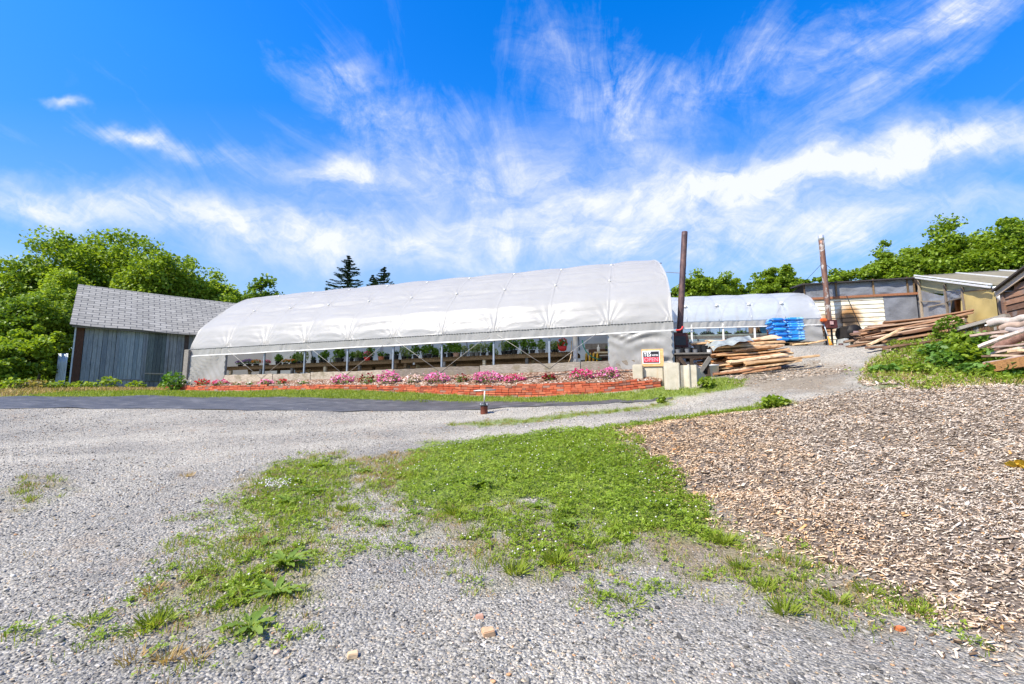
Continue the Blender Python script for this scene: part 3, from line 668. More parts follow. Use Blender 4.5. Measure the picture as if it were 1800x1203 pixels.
# hanging red basket
hb = thing('hanging_basket', 'red hanging basket with red flowers under the greenhouse eave', 'hanging basket', tuple(gh(t_of(989, .5), .5, HB+.02)))
q = MB(); q.lathe(wloc(hb), [(.07,0),(.13,.05),(.145,.16),(.135,.16)], 14, True, False); q.build('basket', RED_PAINT, hb, True)
q = MB(); q.tube([wloc(hb)+V((0,0,.16)), wloc(hb)+V((0,0,PIPE-HB+.1))], .007, 5); q.build('hanger', DARK_METAL, hb)
P, R, S = leaves_in(110, tuple(wloc(hb)+V((0,0,.26))), (.16,.16,.14), .08, .7, .2, 77); v, f = scatter(*LEAF_W, P, R, S); np_mesh('foliage', v, f, LF_POT, hb)
P, R, S = leaves_in(70, tuple(wloc(hb)+V((0,0,.27))), (.17,.17,.15), .06, .7, .8, 78); v, f = scatter(*PETAL, P, R, S); np_mesh('flowers', v, f, FL['red'], hb)
# crates below, hose reel, hose, table and jug at the right
def crate(t_, w_, hz, lab, L=.55, hh=.16):
    o = thing('wooden_crate', lab, 'crate', tuple(gh(t_, w_, hz)), 'wooden crates under the benches'); q = MB()
    for h_ in (.04, hh-.03):
        for w2 in (-.2, .2): q.box(gh(t_, w_+w2, hz+h_), (L, .02, .055), GD, GN)
        for t2 in (-L/2, L/2): q.box(gh(t_+t2*.95, w_, hz+h_), (.02, .40, .055), GD, GN)
    q.build('slats', OLDWOOD if rnd.random() < .3 else BOARD, o)
    q = MB()
    for t2 in (-1, 1):
        for w2 in (-1, 1): q.box(gh(t_+t2*L*.46, w_+w2*.18, hz+hh/2), (.035, .03, hh), GD, GN)
    q.build('corner_blocks', OLDWOOD, o)
    q = MB(); q.box(gh(t_, w_, hz+.012), (L*.9, .37, .012), GD, GN); q.build('base', OLDWOOD, o); return o
for px, w_, lab in [(496,.9,'shallow wooden crate under the bench, nearest the left end sheet'),(582,.95,'shallow wooden crate under the bench beside the third post from the left'),(660,.95,'shallow wooden crate under the bench below the bright red pot'),
                    (750,.9,'shallow wooden crate under the bench right of the cream block leg'),(790,.95,'shallow wooden crate under the bench beside the middle post'),(880,.95,'shallow wooden crate under the bench below the tall plants')]:
    crate(t_of(px, w_), w_, .14, lab)
    q = MB(); q.box(gh(t_of(px, w_)-.15, w_, .065), (.12, .38, .15), GD, GN); o = q.build('wood_block', OLDWOOD, None, bevel=.006); tag(o, 'squared wood block holding up the '+'crate '+lab.split(' under the bench')[1].strip(', '), 'wood block', 'wood blocks under the crates')
    q = MB(); q.box(gh(t_of(px, w_)+.15, w_, .065), (.12, .38, .15), GD, GN); o = q.build('wood_block', OLDWOOD, None, bevel=.006); tag(o, 'squared wood block holding up the '+'crate '+lab.split(' under the bench')[1].strip(', '), 'wood block', 'wood blocks under the crates')
HOSE_Y = m_plain('yellow hose', (.62, .36, .02), .45, .15, 10)
tr_ = t_of(1038, 1.0)
hr_ = thing('hose_reel', 'yellow coiled hose on a dark reel inside the greenhouse behind the sill', 'hose reel', tuple(gh(tr_, 1.0, 0)))
for j in range(5):
    for i in range(4):
        q = MB(); c = gh(tr_-.24+i*.12+.02*(j % 2), 1.0, .36); R_ = .15+.03*j
        q.tube([c+GN*(R_*math.cos(a))+V((0,0,R_*math.sin(a)))+GD*(.012*math.sin(a*3+j)) for a in np.linspace(0, 6.283, 25)], .017, 6, False); q.build('hose_coil', HOSE_Y, hr_, True)
q = MB(); q.tube([gh(tr_-.3, 1.0, .36), gh(tr_+.3, 1.0, .36)], .05, 10)
for s in (-.31, .31):
    q.bar(gh(tr_+s, .84, 0), gh(tr_+s, 1.0, .40), .03, .03); q.bar(gh(tr_+s, 1.16, 0), gh(tr_+s, 1.0, .40), .03, .03)
q.build('reel_frame', DARK_METAL, hr_)
q = MB(); q.tube([gh(t_of(1024, .45), .45, PIPE-.1), gh(t_of(1026, .45), .42, .80), gh(t_of(1031, .45), .42, .62), gh(t_of(1040, .45), .5, .46), gh(t_of(1050, .5), .6, .38), gh(t_of(1056, .6), .8, .40)], .018, 8)
tag(q.build('garden_hose', m_plain('green hose', (.02, .26, .17), .45, .2, 10), None, True), 'green garden hose drooping down past the white prop post', 'hose')
q = MB(); q.tube([gh(t_of(1006, .4), .3, .98), gh(t_of(1005.5, .4), .3, .6), gh(t_of(1004, .4), .25, .42), gh(t_of(1001, .4), .2, .28)], .014, 8)
tag(q.build('garden_hose', m_plain('tan hose', (.5, .35, .2), .5, .2, 10), None, True), 'thin tan hose hanging left of the white prop post', 'hose')
wt = thing('potting_table', 'pale topped potting table at the right inside the greenhouse', 'table', tuple(gh(t_of(1062, 1.2), 1.2, 0)))
t1_ = t_of(1062, 1.2); q = MB(); q.box(gh(t1_-.2, 1.2, .62), (1.0, .6, .05), GD, GN); q.build('table_top', CREAM, wt, bevel=.005)
for a in (-.62, .22):
    for b in (-.24, .24):
        q = MB(); q.box(gh(t1_+a, 1.2+b, .297), (.08, .08, .594), GD, GN); q.build('leg', OLDWOOD, wt)
o = potted('seed_tray', 'flat dark tray of seedlings on the pale potting table', 'seed tray', BLACK_PLASTIC, .2, .22, .10, LF_POT, .2, .12, 160, .05, seed=90); o.location = gh(t1_-.25, 1.15, .645)
q = MB(); q.lathe(gh(t_of(1052, 1.0), 1.05, .645), [(.05,0),(.05,.16),(.018,.2),(.018,.25)], 10); tag(q.build('white_bottle', WHITE_PAINT, None, True), 'white bottle standing on the pale potting table', 'bottle')
# ------------------------------------------------------------------ brick edged flower bed
BRICK, t, out = new_mat("old red bricks"); r = t.island(); co = t.coord()
col = t.ramp(r, [(0, (.22,.055,.03)), (.12, (.36,.065,.03)), (.5, (.47,.095,.042)), (.85, (.55,.15,.07)), (.93, (.20,.10,.08)), (1, (.36,.22,.17))])
col = t.mix(t.ramp(t.noise(co, 7, 7, .7), [(.45, 0.), (.72, .5)]), col, (.42,.20,.13)); nn = t.noise(co, 40, 5, .7)
finish(t, out, col, .9, t.bump(nn, .5, .01), 0, .2)
def wall_pt(px, row, w_): return on_plane(px, row, gh(0, w_, 0), GN)
WT = [678,677,676.5,676.5,676.5,676,676,676,676,675.5,675,672,668.5,667,668]
base = [wall_pt(*p) for p in WB]; top = [wall_pt(p[0], r_, p[2]) for p, r_ in zip(WB, WT)]
pl = np.array([list(b) for b in base]); sg = np.r_[0, np.cumsum(np.hypot(*np.diff(pl[:,:2], axis=0).T))]; WL = sg[-1]
zb = pl[:,2]; ztp = np.array([p.z for p in top])
def wall_at(s): return V((np.interp(s, sg, pl[:,0]), np.interp(s, sg, pl[:,1]), np.interp(s, sg, zb))), float(np.interp(s, sg, ztp))
wall = thing('brick_wall', 'low dry laid red brick wall curving along the front of the flower bed', 'brick wall', tuple(base[7]))
q = MB(); BH, BL = .064, .205
core = MB(); N = 120
vs = []
for i in range(N+1):
    p, zt = wall_at(WL*i/N); d_ = (wall_at(min(WL, WL*i/N+.1))[0]-wall_at(max(0, WL*i/N-.1))[0]); d_.z = 0; d_.normalize(); nb = V((-d_.y, d_.x, 0))
    zt -= .03
    for o_, z_ in ((.025, p.z-.15), (.025, zt), (.085, zt), (.085, p.z-.15)): vs.append(V((p.x, p.y, z_))+nb*o_)
core.add(vs, [(i*4+k, i*4+(k+1) % 4, i*4+4+(k+1) % 4, i*4+4+k) for i in range(N) for k in range(4)]+[(3,2,1,0), (N*4, N*4+1, N*4+2, N*4+3)])
core.build('mortar_core', m_plain('dark joint', (.06,.04,.03), .95), wall)
for c in range(-1, 9):
    s = -rnd.uniform(0, BL)*(1 if c % 2 else .5)
    while s < WL:
        L = BL*rnd.choice([1, 1, 1, .95, .5, .98]); m_ = s+L/2
        if 0 < m_ < WL:
            p, zt = wall_at(m_); z = p.z-.02+c*BH+BH/2+.012*math.sin(m_*1.3+c*.6)
            if z+BH*.35 < zt:
                d_ = wall_at(min(WL, m_+.12))[0]-wall_at(max(0, m_-.12))[0]; d_.z *= .6; d_.normalize(); d_ = (d_+V((0,0,rnd.uniform(-.012,.012)))).normalized(); nb = V((-d_.y, d_.x, 0)).normalized()
                q.box(V((p.x, p.y, z))+nb*(.05+rnd.uniform(-.008, .008)), (L-.006, .10, BH-.005), d_, nb, d_.cross(nb), jit=.003)
        s += L
q.build('bricks', BRICK, wall, bevel=.004)
# soil and stone mulch behind the wall up to the sill
BED, t, out = new_mat("bed of bark and pale stones"); co = t.coord(); c1 = t.voro(co, 26); s1 = t.new('ShaderNodeSeparateColor'); t.l.new(c1, s1.inputs[0])
col = t.ramp(s1.outputs[0], [(0, (.05,.028,.018)), (.4, (.16,.075,.04)), (.7, (.28,.17,.11)), (.9, (.42,.34,.27)), (1, (.58,.53,.47))])
finish(t, out, col, .95, t.bump(t.voro(co, 26, 'Distance'), 1.0, .03), 0, .2)
def bed_pt(u, v):
    p, zt = wall_at(WL*u); rel = (p-O1); tt = rel.dot(GD); q_ = gh(tt, -.05, -.005); a = V((p.x, p.y, zt-.045))
    k = v**.8; r_ = a.lerp(q_, v); r_.z = a.z+(q_.z-a.z)*k+.02*math.sin(u*190)*math.sin(v*9+u*60)*(1 if 0 < v < 1 else 0); return r_
MB().grid(bed_pt, 300, 14).build('flower_bed_soil', BED, None, True, fixn=False)['kind'] = 'structure'
def clump(px, row, wd, ht, fl, nfl, nlf, label, seed, lm=None):
    # stands on the bed just behind the wall
    q_ = on_plane(px, row, gh(0, -.9, 0), GN); tt = (q_-O1).dot(GD)
    ss = np.linspace(0, 1, 400); best = min(ss, key=lambda u_: abs((wall_at(WL*u_)[0]-O1).dot(GD)-tt)); c = bed_pt(best, .24)
    o = thing('bedding_flowers', label, 'flowers', tuple(c), 'flower clumps in the brick edged bed')
    P, R, S = leaves_in(nlf, (c.x, c.y, c.z+ht*.30), (wd, wd*.6, ht*.55), .055, .6, .3, seed); k = P[:,2] > c.z-.02; v, f = scatter(*LEAF_W, P[k], R[k], S[k]); np_mesh('foliage', v, f, lm or LF_POT, o)
    P, R, S = leaves_in(nfl, (c.x, c.y, c.z+ht*.36), (wd*1.04, wd*.62, ht*.66), .062, .55, .72, seed+1); P = P+np.random.default_rng(seed).normal(0, .03, P.shape)*[1.6, 1, .8]; k = P[:,2] > c.z+ht*.1
    q = MB()
    v, f = scatter(*PETAL, P[k], R[k], S[k]); R2 = rot_arr(rng.uniform(0, 6, k.sum()), rng.normal(.5, .4, k.sum()), rng.normal(0, .4, k.sum())); v2, f2 = scatter(*PETAL, P[k]+[0,0,.012], R2, S[k]*.8)
    v, f = cat([(v, f), (v2, f2)]); np_mesh('flowers', v, f, FL[fl], o)
for a in [(312,676,.34,.24,'white',150,140,'spreading white flower clump at the left end of the brick bed'),(344,675,.30,.30,'red',150,130,'bright red flower clump between the white and pink ones by the left end sheet'),
 (375,675,.42,.22,'rose',130,150,'low rose pink flower clump in front of the left end sheet'),(408,674,.22,.14,'blush',36,70,'small sparse pale flower clump right of the left end sheet'),(428,674,.18,.11,'white',24,60,'tiny white sprinkled clump in the bed by the first open bay'),
 (457,674,.26,.18,'pink',70,80,'small pink flower clump below the second greenhouse post'),(485,674,.22,.20,'red',60,80,'small red and green flower clump right of the small pink one'),(525,675,.26,.14,'blush',40,90,'thin mostly green clump with few pale flowers'),
 (594,671,.44,.36,'pink',260,150,'wide pink flower clump left of the dark red one'),(640,670,.36,.40,'crimson',100,180,'tall dark red flower clump between two pink clumps'),(679,669,.46,.46,'pink',330,160,'biggest mounded pink flower clump, pointed at its top'),
 (726,672,.33,.28,'blush',170,110,'pale blush white flower clump between two pink mounds'),(766,670,.50,.36,'pink',320,150,'broad pink mound right of the blush clump'),(812,672,.26,.30,'crimson',70,120,'small dark red clump behind the tee handle'),
 (858,670,.58,.38,'pink',400,170,'widest pink mound above the tee handled pipe'),(906,672,.36,.26,'rose',190,90,'deep rose flower clump right of the widest pink mound'),(967,669,.24,.20,'crimson',110,60,'low dark crimson clump alone in the middle right of the bed'),
 (1021,666,.40,.34,'rose',250,90,'rounded rose clump second from the concrete blocks'),(1069,663,.38,.36,'pink',220,110,'pink flower clump nearest the concrete blocks')]:
    clump(a[0], a[1], a[2]*.78, a[3]*.78, a[4], int(a[5]*.8), a[6], a[7], seed=a[0])
q_ = gp(305, 680, 17.0)
P, R, S = leaves_in(260, (-12.9, 17.4, h1(-12.9, 17.4)+.35), (.42, .35, .42), .13, .6, .3, 5); sh = thing('shrub', 'leafy green shrub at the left end of the brick bed by the shed', 'shrub', (-12.9, 17.4, h1(-12.9, 17.4)))
v, f = scatter(*LEAF_W, P, R, S); np_mesh('foliage', v, f, LF_POT, sh)
q = MB()
for i in range(6): q.tube([wloc(sh)+V((0,0,-.02)), wloc(sh)+V((rnd.uniform(-.3,.3), rnd.uniform(-.25,.25), rnd.uniform(.35,.6)))], [.012,.005], 5)
q.build('stems', LF_DARK, sh)
dh = MB(); dh.tube([bed_pt(.98-.35*k/40, .55+.08*math.sin(k*.5)+.1*math.sin(k*.17))+V((0,0,.02)) for k in range(41)], .012, 6); tag(dh.build('drip_hose', BLACK_PLASTIC, None, True), 'thin black drip hose lying along the stony flower bed', 'hose')

# ------------------------------------------------------------------ landscape fabric in front of the lawn
FAB, t, out = new_mat("woven black ground cloth"); co = t.coord(); n1 = t.noise(t.mapping(co, (1, 3.5, 1), rot=(0,0,-.1)), 2.2, 6, .65, .6); wv_ = t.noise(t.mapping(co, (1, 1, 1)), 160, 2)
col = t.ramp(n1, [(.3, (.035,.034,.033)), (.55, (.08,.077,.074)), (.75, (.17,.163,.155))]); finish(t, out, col, .5, t.bump(t.math('ADD', n1, t.math('MULTIPLY', wv_, .15)), .6, .03), 0, .45)
fe = [(-40,699),(0,698),(120,697.5),(250,696.5),(420,698),(560,700.5),(700,703.5),(830,706.5),(960,707.5),(1060,706),(1130,703.5),(1182,701)]
ne = [(-40,720),(0,719),(120,719),(250,719.5),(420,721.5),(560,723.5),(700,723.5),(830,720.5),(960,715.5),(1060,711),(1130,706.5),(1182,702.5)]
FA = [G(*p) for p in fe]; NA = [G(*p) for p in ne]
def fab(u, v):
    k = u*(len(FA)-1); i = min(int(k), len(FA)-2); r_ = k-i; a = FA[i].lerp(FA[i+1], r_); b = NA[i].lerp(NA[i+1], r_); wob = .05*math.sin(u*47)+.03*math.sin(u*113); a = a+V((0, wob, 0)); b = b+V((0, wob*.7, 0))
    p = b.lerp(a, v); e = 1 if v in (0, 1) else 0
    return V((p.x, p.y, h1(p.x, p.y)+.022+.012*math.sin(u*60+v*7)*math.sin(v*5+u*23)-.012*e))
tag(MB().grid(fab, 130, 12).build('landscape_fabric', FAB, None, True, fixn=False), 'long strip of black woven ground cloth pegged along the lawn edge', 'ground cloth')
# ------------------------------------------------------------------ tee handled standpipe
c = gp(851, 719, 11.15); st = thing('standpipe', 'rusty stub of pipe with a steel tee handle standing in the black ground cloth', 'standpipe', tuple(c)); X = V((.985, .17, 0))
q = MB(); q.lathe(c-V((0,0,.1)), [(.085,0),(.088,.1),(.086,.25),(.09,.255),(.09,.28)], 16); q.build('rusty_pipe', m_plain('red rusty pipe', (.16,.045,.025), .75, .3, 9, .2, .3), st, True)
q = MB(); q.lathe(c+V((0,0,.182)), [(.10,0),(.105,.01),(.105,.05),(.07,.06),(.03,.065),(.03,.1)], 16); q.build('collar', m_plain('dark bolted collar', (.06,.065,.07), .5, .3, 9, .6), st, True)
for a in (2.6, 3.9, 5.6):
    q = MB(); q.lathe(c+V((.10*math.cos(a), .10*math.sin(a), .19)), [(.022,0),(.026,.03),(.022,.05),(.01,.055)], 8); q.build('bolt', GALV, st, True)
q = MB(); q.tube([c+V((0,0,.24)), c+V((.012,0,.555))], .017, 8); q.build('stem', m_plain('bright worn steel', (.62,.58,.5), .4, .2, 9, .3), st, True)
q = MB(); q.tube([c+V((.012,0,.56))-X*.27-V((0,0,.012)), c+V((.012,0,.56))+X*.27+V((0,0,.016))], .018, 8); q.build('handle', m_plain('worn steel bar', (.45,.44,.40), .4, .25, 12, .5), st, True)

# ------------------------------------------------------------------ concrete blocks and the sign
CONC, t, out = new_mat("cast concrete"); co = t.coord(); n1 = t.noise(co, 3, 8, .65); n2 = t.noise(co, 55, 4, .7); st_ = t.noise(t.mapping(co, (6, 6, .8)), 2, 6, .6)
col = t.ramp(n1, [(.3, (.40,.36,.27)), (.7, (.58,.53,.43))]); col = t.mix(t.ramp(st_, [(.55, 0.), (.72, .55)]), col, (.46,.33,.19)); col = t.mix(t.ramp(n2, [(.66, 0.), (.74, .5)]), col, (.25,.24,.22))
finish(t, out, col, .9, t.bump(n2, .35, .012), 0, .2)
def block(name, label, px0, px1, row_top, row_bot, Y, depth, groove=False, yaw=AX, rise=0.0, parent_z=None):
    a = at(px0, row_bot, Y); X = V((math.cos(yaw), -math.sin(yaw), 0)); Yv = V((math.sin(yaw), math.cos(yaw), 0))
    b = on_plane(px1, row_bot, a, Yv); wd = (b-a).dot(X); tp = at(px0, row_top, Y); hh = tp.z-a.z+.12; a = V((a.x, a.y, a.z-.12))
    q = MB()
    if groove: poly = [(0,0),(wd*.30,0),(wd*.40,.09),(wd*.52,.10),(wd*.60,-.02),(wd*.68,-.02),(wd*.76,0),(wd,0),(wd,depth),(0,depth)]
    else: poly = [(0,0),(wd,0),(wd,depth),(0,depth)]
    q.prism([a+X*x+Yv*y for x, y in poly], (0,0,hh)); o = q.build(name, CONC, None, bevel=.02); tag(o, label, 'concrete block', 'concrete blocks by the greenhouse corner'); return a, X, Yv, wd, hh
block('concrete_block', 'narrow upright concrete block left of the recess under the open sign', 1112.5, 1131, 641, 672, 12.75, .45)
bb = block('concrete_block', 'set back concrete block under the wooden board of the open sign', 1131.6, 1167, 645, 682, 12.80, .4)
block('concrete_block', 'stained cream concrete block right of the open sign, standing forward', 1168.5, 1196, 638, 679, 12.30, .62)
# grooved block: its left end shows a vertical vee, turned so the long side runs back to the right
a = at(1197, 678.5, 12.22); yaw = math.radians(9); X = V((math.cos(yaw), -math.sin(yaw), 0)); Yv = V((.62, .785, 0)); wd = .40; hh = at(1197, 642, 12.22).z-a.z+.12; a.z -= .12
q = MB(); lo = [(0,.0),(.10,.06),(.17,.0),(.20,-.035),(.23,-.035),(.27,0.01),(.41,-.02)]
fr_ = [a+X*x-V((X.y,-X.x,0)).normalized()*0+V((-X.y, X.x, 0))*y for x, y in lo]
bk = [fr_[-1]+Yv*.34-X*0, fr_[-1]+Yv*.40-X*.05, fr_[-1]+Yv*.46, fr_[-1]+Yv*.86, fr_[0]+Yv*.86]
q.prism(fr_+bk, (0,0,hh))
for i in range(len(fr_)+len(bk), 2*(len(fr_)+len(bk))):
    p = V(q.v[i]); d_ = (p-a).dot(Yv)
    q.v[i] = (p.x, p.y, p.z-max(0, d_-.2)*.30+(.035 if i-len(fr_)-len(bk) in (3,) else 0))
tag(q.build('concrete_block', CONC, None, bevel=.008), 'grey concrete block with a vertical vee groove in its near face', 'concrete block', 'concrete blocks by the greenhouse corner')
# sign board stands on the set back block
a, X, Yv, wd, hh = bb
zt = a.z+hh; sgn = thing('open_sign', 'black and red YES we are OPEN sign on a plywood board above the concrete blocks', 'sign', tuple(a+X*(wd/2)+V((0,0,hh))))
def sp(x, z, d_=0): return V((a.x, a.y, zt))+X*x+Yv*(.03+z*.10-d_)+V((0,0,z))
UP = (V((0,0,1))+Yv*.10).normalized(); FW = -Yv
bl = on_plane(1128.5, 644.5, sp(0, 0), Yv); x0 = (bl-V((a.x, a.y, zt))).dot(X); br = on_plane(1167, 643, sp(0, 0), Yv); x1 = (br-V((a.x, a.y, zt))).dot(X); zz_ = .055
PLY = m_wood('raw plywood', (.50,.26,.10), (.72,.44,.20), (2, 10, 10), .8, False)
q = MB(); q.box(sp((x0+x1)/2, .255, -.012), (x1-x0, .018, .50), X, Yv, UP); q.build('plywood_board', PLY, sgn)
q = MB(); q.box(sp((x0+x1)/2, .03, .03), (x1-x0+.02, .07, .055), X, Yv, UP); q.build('ledge', PLY, sgn, bevel=.004)
px0_, px1_ = x0+.02, x0+.02+.47; pz0, pz1 = .085, .455
q = MB(); q.box(sp((px0_+px1_)/2, (pz0+pz1)/2, .006), (px1_-px0_, .006, pz1-pz0), X, Yv, UP); q.build('white_border', WHITE_PAINT, sgn)
def plate(xa, xb, za, zb_, d_, mat, nm):
    q = MB(); q.box(sp((xa+xb)/2, (za+zb_)/2, d_), (xb-xa, .004, zb_-za), X, Yv, UP); return q.build(nm, mat, sgn)
BLK = m_plain('black print', (.012,.012,.016), .5, .1); REDP = m_plain('red print', (.62,.03,.05), .5, .12, 4); WHP = m_plain('white print', (.82,.82,.82), .5, .05)
plate(px0_+.022, px1_-.022, pz0+.022, pz1-.022, .012, BLK, 'black_panel'); plate(px0_+.03, px1_-.03, pz0+.045, pz0+.185, .0165, REDP, 'red_band')
def letters(txt, xa, xb, za, zb_, d_, mat, nm):
    cu = bpy.data.curves.new(nm, 'FONT'); cu.body = txt; cu.size = 1; cu.extrude = .01; cu.offset = .012; tmp = bpy.data.objects.new(nm, cu); COL.objects.link(tmp)
    dg = bpy.context.evaluated_depsgraph_get(); me = bpy.data.meshes.new_from_object(tmp.evaluated_get(dg)); bpy.data.objects.remove(tmp); bpy.data.curves.remove(cu)
    c_ = np.array([v.co[:] for v in me.vertices]); mn, mx_ = c_.min(0), c_.max(0); o_ = wloc(sgn)
    for v in me.vertices:
        x = xa+(v.co.x-mn[0])/(mx_[0]-mn[0])*(xb-xa); z = za+(v.co.y-mn[1])/(mx_[1]-mn[1])*(zb_-za); v.co = sp(x, z, d_+(.002 if v.co.z > 0 else 0))-o_
    me.materials.clear(); me.materials.append(mat); o = bpy.data.objects.new(nm, me); COL.objects.link(o); o.parent = sgn
W_ = px1_-px0_
letters('YES', px0_+.035, px0_+W_*.50, pz0+.205, pz0+.34, .0165, WHP, 'yes_lettering'); letters("WE'RE", px0_+W_*.54, px1_-.04, pz0+.215, pz0+.262, .0165, WHP, 'were_lettering')
letters('OPEN', px0_+.05, px1_-.05, pz0+.06, pz0+.172, .021, m_plain('pale pink print', (.80,.26,.30), .5, .05), 'open_lettering')
# ------------------------------------------------------------------ weathered shed on the left
a0 = math.radians(48); SDv = V((math.sin(a0), math.cos(a0), 0)); SN = V((-math.cos(a0), math.sin(a0), 0))
c0 = at(121, 683, 18.5); c0.z = h1(c0.x, c0.y)-.05; EZ = at(121, 568, 18.5).z
shed = thing('wooden_shed', 'old leaning shed of grey vertical boards under a pale grey shingle roof', 'shed', tuple(c0)); SLN = 7.3; HW = 2.45; RZ = EZ+1.95
def sd_(s, n, z): return V((c0.x, c0.y, 0))+SDv*s+SN*n+V((0,0,z))
SHEDB, t, out = new_mat("grey barn boards"); co = t.coord(); g = t.noise(t.mapping(co, (22, 22, 1.4)), 2.0, 8, .7, .4); r = t.island()
col = t.ramp(g, [(.25, (.10,.115,.125)), (.7, (.32,.34,.355))]); col = t.mix(1, col, t.ramp(r, [(0, (.66,.70,.74)), (.6, (1,1,1)), (1, (1.22,1.2,1.16))]), 'MULTIPLY')
col = t.mix(t.ramp(t.noise(co, .9, 7, .7), [(.5, 0.), (.72, .6)]), col, (.075,.08,.085)); finish(t, out, col, .9, t.bump(g, .5, .02), 0, .2)
zb_ = c0.z-.1; q = MB(); s = 0.28
while s < SLN:
    wd = rnd.uniform(.12, .17)*(1 if s < 3.3 or s > 4.4 else 1.4); z1 = EZ-.02
    q.box(sd_(s+wd/2, .02+rnd.uniform(-.008, .008), (zb_+z1)/2), (wd-.010, .024, z1-zb_), SDv, SN, jit=.004); s += wd
q.build('board_wall', SHEDB, shed)
q = MB(); q.box(sd_(SLN/2, .07, (zb_+EZ)/2-.03), (SLN-.02, .03, EZ-zb_-.1), SDv, SN); q.build('wall_backing', m_plain('shed dark inside', (.03,.03,.03), .95), shed)
q = MB(); q.add([sd_(.05, .06, zb_), sd_(.05, 2*HW, zb_), sd_(.05, 2*HW, EZ), sd_(.05, HW, RZ), sd_(.05, .06, EZ)], [(0,1,2,3,4)]); q.add([sd_(SLN-.05, .06, zb_), sd_(SLN-.05, 2*HW, zb_), sd_(SLN-.05, 2*HW, EZ), sd_(SLN-.05, HW, RZ), sd_(SLN-.05, .06, EZ)], [(4,3,2,1,0)])
q.build('gable_wall', SHEDB, shed)
q = MB(); q.box(sd_(SLN/2, 2*HW, (zb_+EZ)/2), (SLN-.2, .03, EZ-zb_), SDv, SN); q.build('rear_wall', SHEDB, shed)
q = MB(); q.box(sd_(.15, .005, (zb_+EZ)/2), (.24, .05, EZ-zb_-.04), SDv, SN); q.build('corner_board', m_wood('dark brown corner board', (.035,.018,.012), (.10,.05,.035), (20, 20, 2)), shed)
q = MB(); q.box(sd_(.0, -.005, (zb_+EZ)/2), (.05, .06, EZ-zb_-.06), SDv, SN); q.build('edge_strip', m_plain('pale metal strip', (.42,.45,.48), .5, .2, 6, .4), shed)
DOORB, t, out = new_mat("barn door boards"); co = t.coord(); g = t.noise(t.mapping(co, (22, 22, 1.4)), 2.4, 8, .7, .4); r = t.island()
col = t.ramp(g, [(.25, (.12,.145,.16)), (.7, (.36,.41,.43))]); col = t.mix(1, col, t.ramp(r, [(0, (.7,.75,.78)), (1, (1.15,1.12,1.1))]), 'MULTIPLY'); finish(t, out, col, .9, t.bump(g, .5, .02), 0, .2)
DOOR2 = m_wood('darker barn door boards', (.05,.065,.07), (.15,.185,.19), (18, 18, 1.6), .9, True)
def panel(s0, s1, z0, z1, lab, mat_, frame=True):
    q = MB(); s = s0
    while s < s1-.02:
        wd = min(rnd.uniform(.12, .16), s1-s); q.box(sd_(s+wd/2, -.022, (z0+z1)/2), (wd-.009, .03, z1-z0), SDv, SN, jit=.003); s += wd
    d_ = q.build('barn_door', mat_, shed); d_['label'] = lab
    if frame:
        q = MB()
        for sx_ in (s0, s1): q.box(sd_(sx_, -.048, (z0+z1)/2), (.10, .022, z1-z0+.04), SDv, SN)
        q.build('door_stile', SHEDB, d_)
        q = MB(); q.box(sd_((s0+s1)/2, -.047, z0+.34), (s1-s0-.1, .022, .05), SDv, SN); q.build('door_rail', GREYWOOD, d_)
zg = c0.z
panel(1.35, 2.25, zg+.1, EZ-.14, 'pale board door with a low rail', DOORB); panel(2.3, 3.05, zg+.4, EZ-.12, 'darker grey board door', DOOR2)
q = MB(); q.box(sd_(3.75, -.01, (zb_+EZ)/2), (.16, .05, EZ-zb_-.05), SDv, SN); q.build('dark_post', m_plain('dark brown post', (.06,.045,.04), .9), shed)
SHING, t, out = new_mat("pale asphalt shingles"); co = t.coord('UV')
br_ = t.new('ShaderNodeTexBrick'); t.l.new(t.mapping(co, (1,1,1)), br_.inputs[0]); br_.inputs['Scale'].default_value = 1; br_.inputs['Brick Width'].default_value = .42; br_.inputs['Row Height'].default_value = .19; br_.inputs['Mortar Size'].default_value = .016; br_.inputs['Mortar Smooth'].default_value = .2; br_.offset = .5
br_.inputs['Color1'].default_value = (.255,.245,.22,1); br_.inputs['Color2'].default_value = (.35,.335,.30,1); br_.inputs['Mortar'].default_value = (.10,.10,.10,1)
nn = t.noise(co, 3, 7, .65); col = t.mix(1, br_.outputs[0], t.ramp(nn, [(.3, (.82,.82,.82)), (.7, (1.1,1.1,1.1))]), 'MULTIPLY'); finish(t, out, col, .95, t.bump(t.math('ADD', t.math('MULTIPLY', br_.outputs[1], -1), t.math('MULTIPLY', t.noise(co, 90, 3), .3)), .6, .02), 0, .15)
def roof(side, name):
    e = V(sd_(0, -.28, EZ-.10)) if side == 0 else sd_(0, 2*HW+.28, EZ-.10); rg = sd_(0, HW, RZ+.08); q = MB(); Lr = SLN+.35; nu, nv = 60, 12
    def fn(u, v):
        p = e.lerp(rg, v)+SDv*(-.18+Lr*u); sag = -.05*math.sin(u*3.1)*(1-v*.4)-.02*math.sin(u*17+v*3)*(1-v); return p+V((0,0,sag))
    q.grid(fn, nu, nv); n1 = len(q.v)
    o = q.build(name, SHING, shed, False, fixn=False); uv = o.data.uv_layers.new(name='UVMap'); Ls = (rg-e).length
    for pl_ in o.data.polygons:
        for li in pl_.loop_indices:
            i = o.data.loops[li].vertex_index; u, v = (i % (nu+1))/nu, (i//(nu+1))/nv; uv.data[li].uv = (u*Lr, v*Ls)
    md = o.modifiers.new('thick', 'SOLIDIFY'); md.thickness = .05; md.offset = -1
    return o
roof(0, 'shingle_roof'); roof(1, 'shingle_roof')
q = MB(); q.bar(sd_(-.1, -.22, EZ-.15), sd_(SLN, -.22, EZ-.15), .03, .10); q.build('fascia', GREYWOOD, shed)
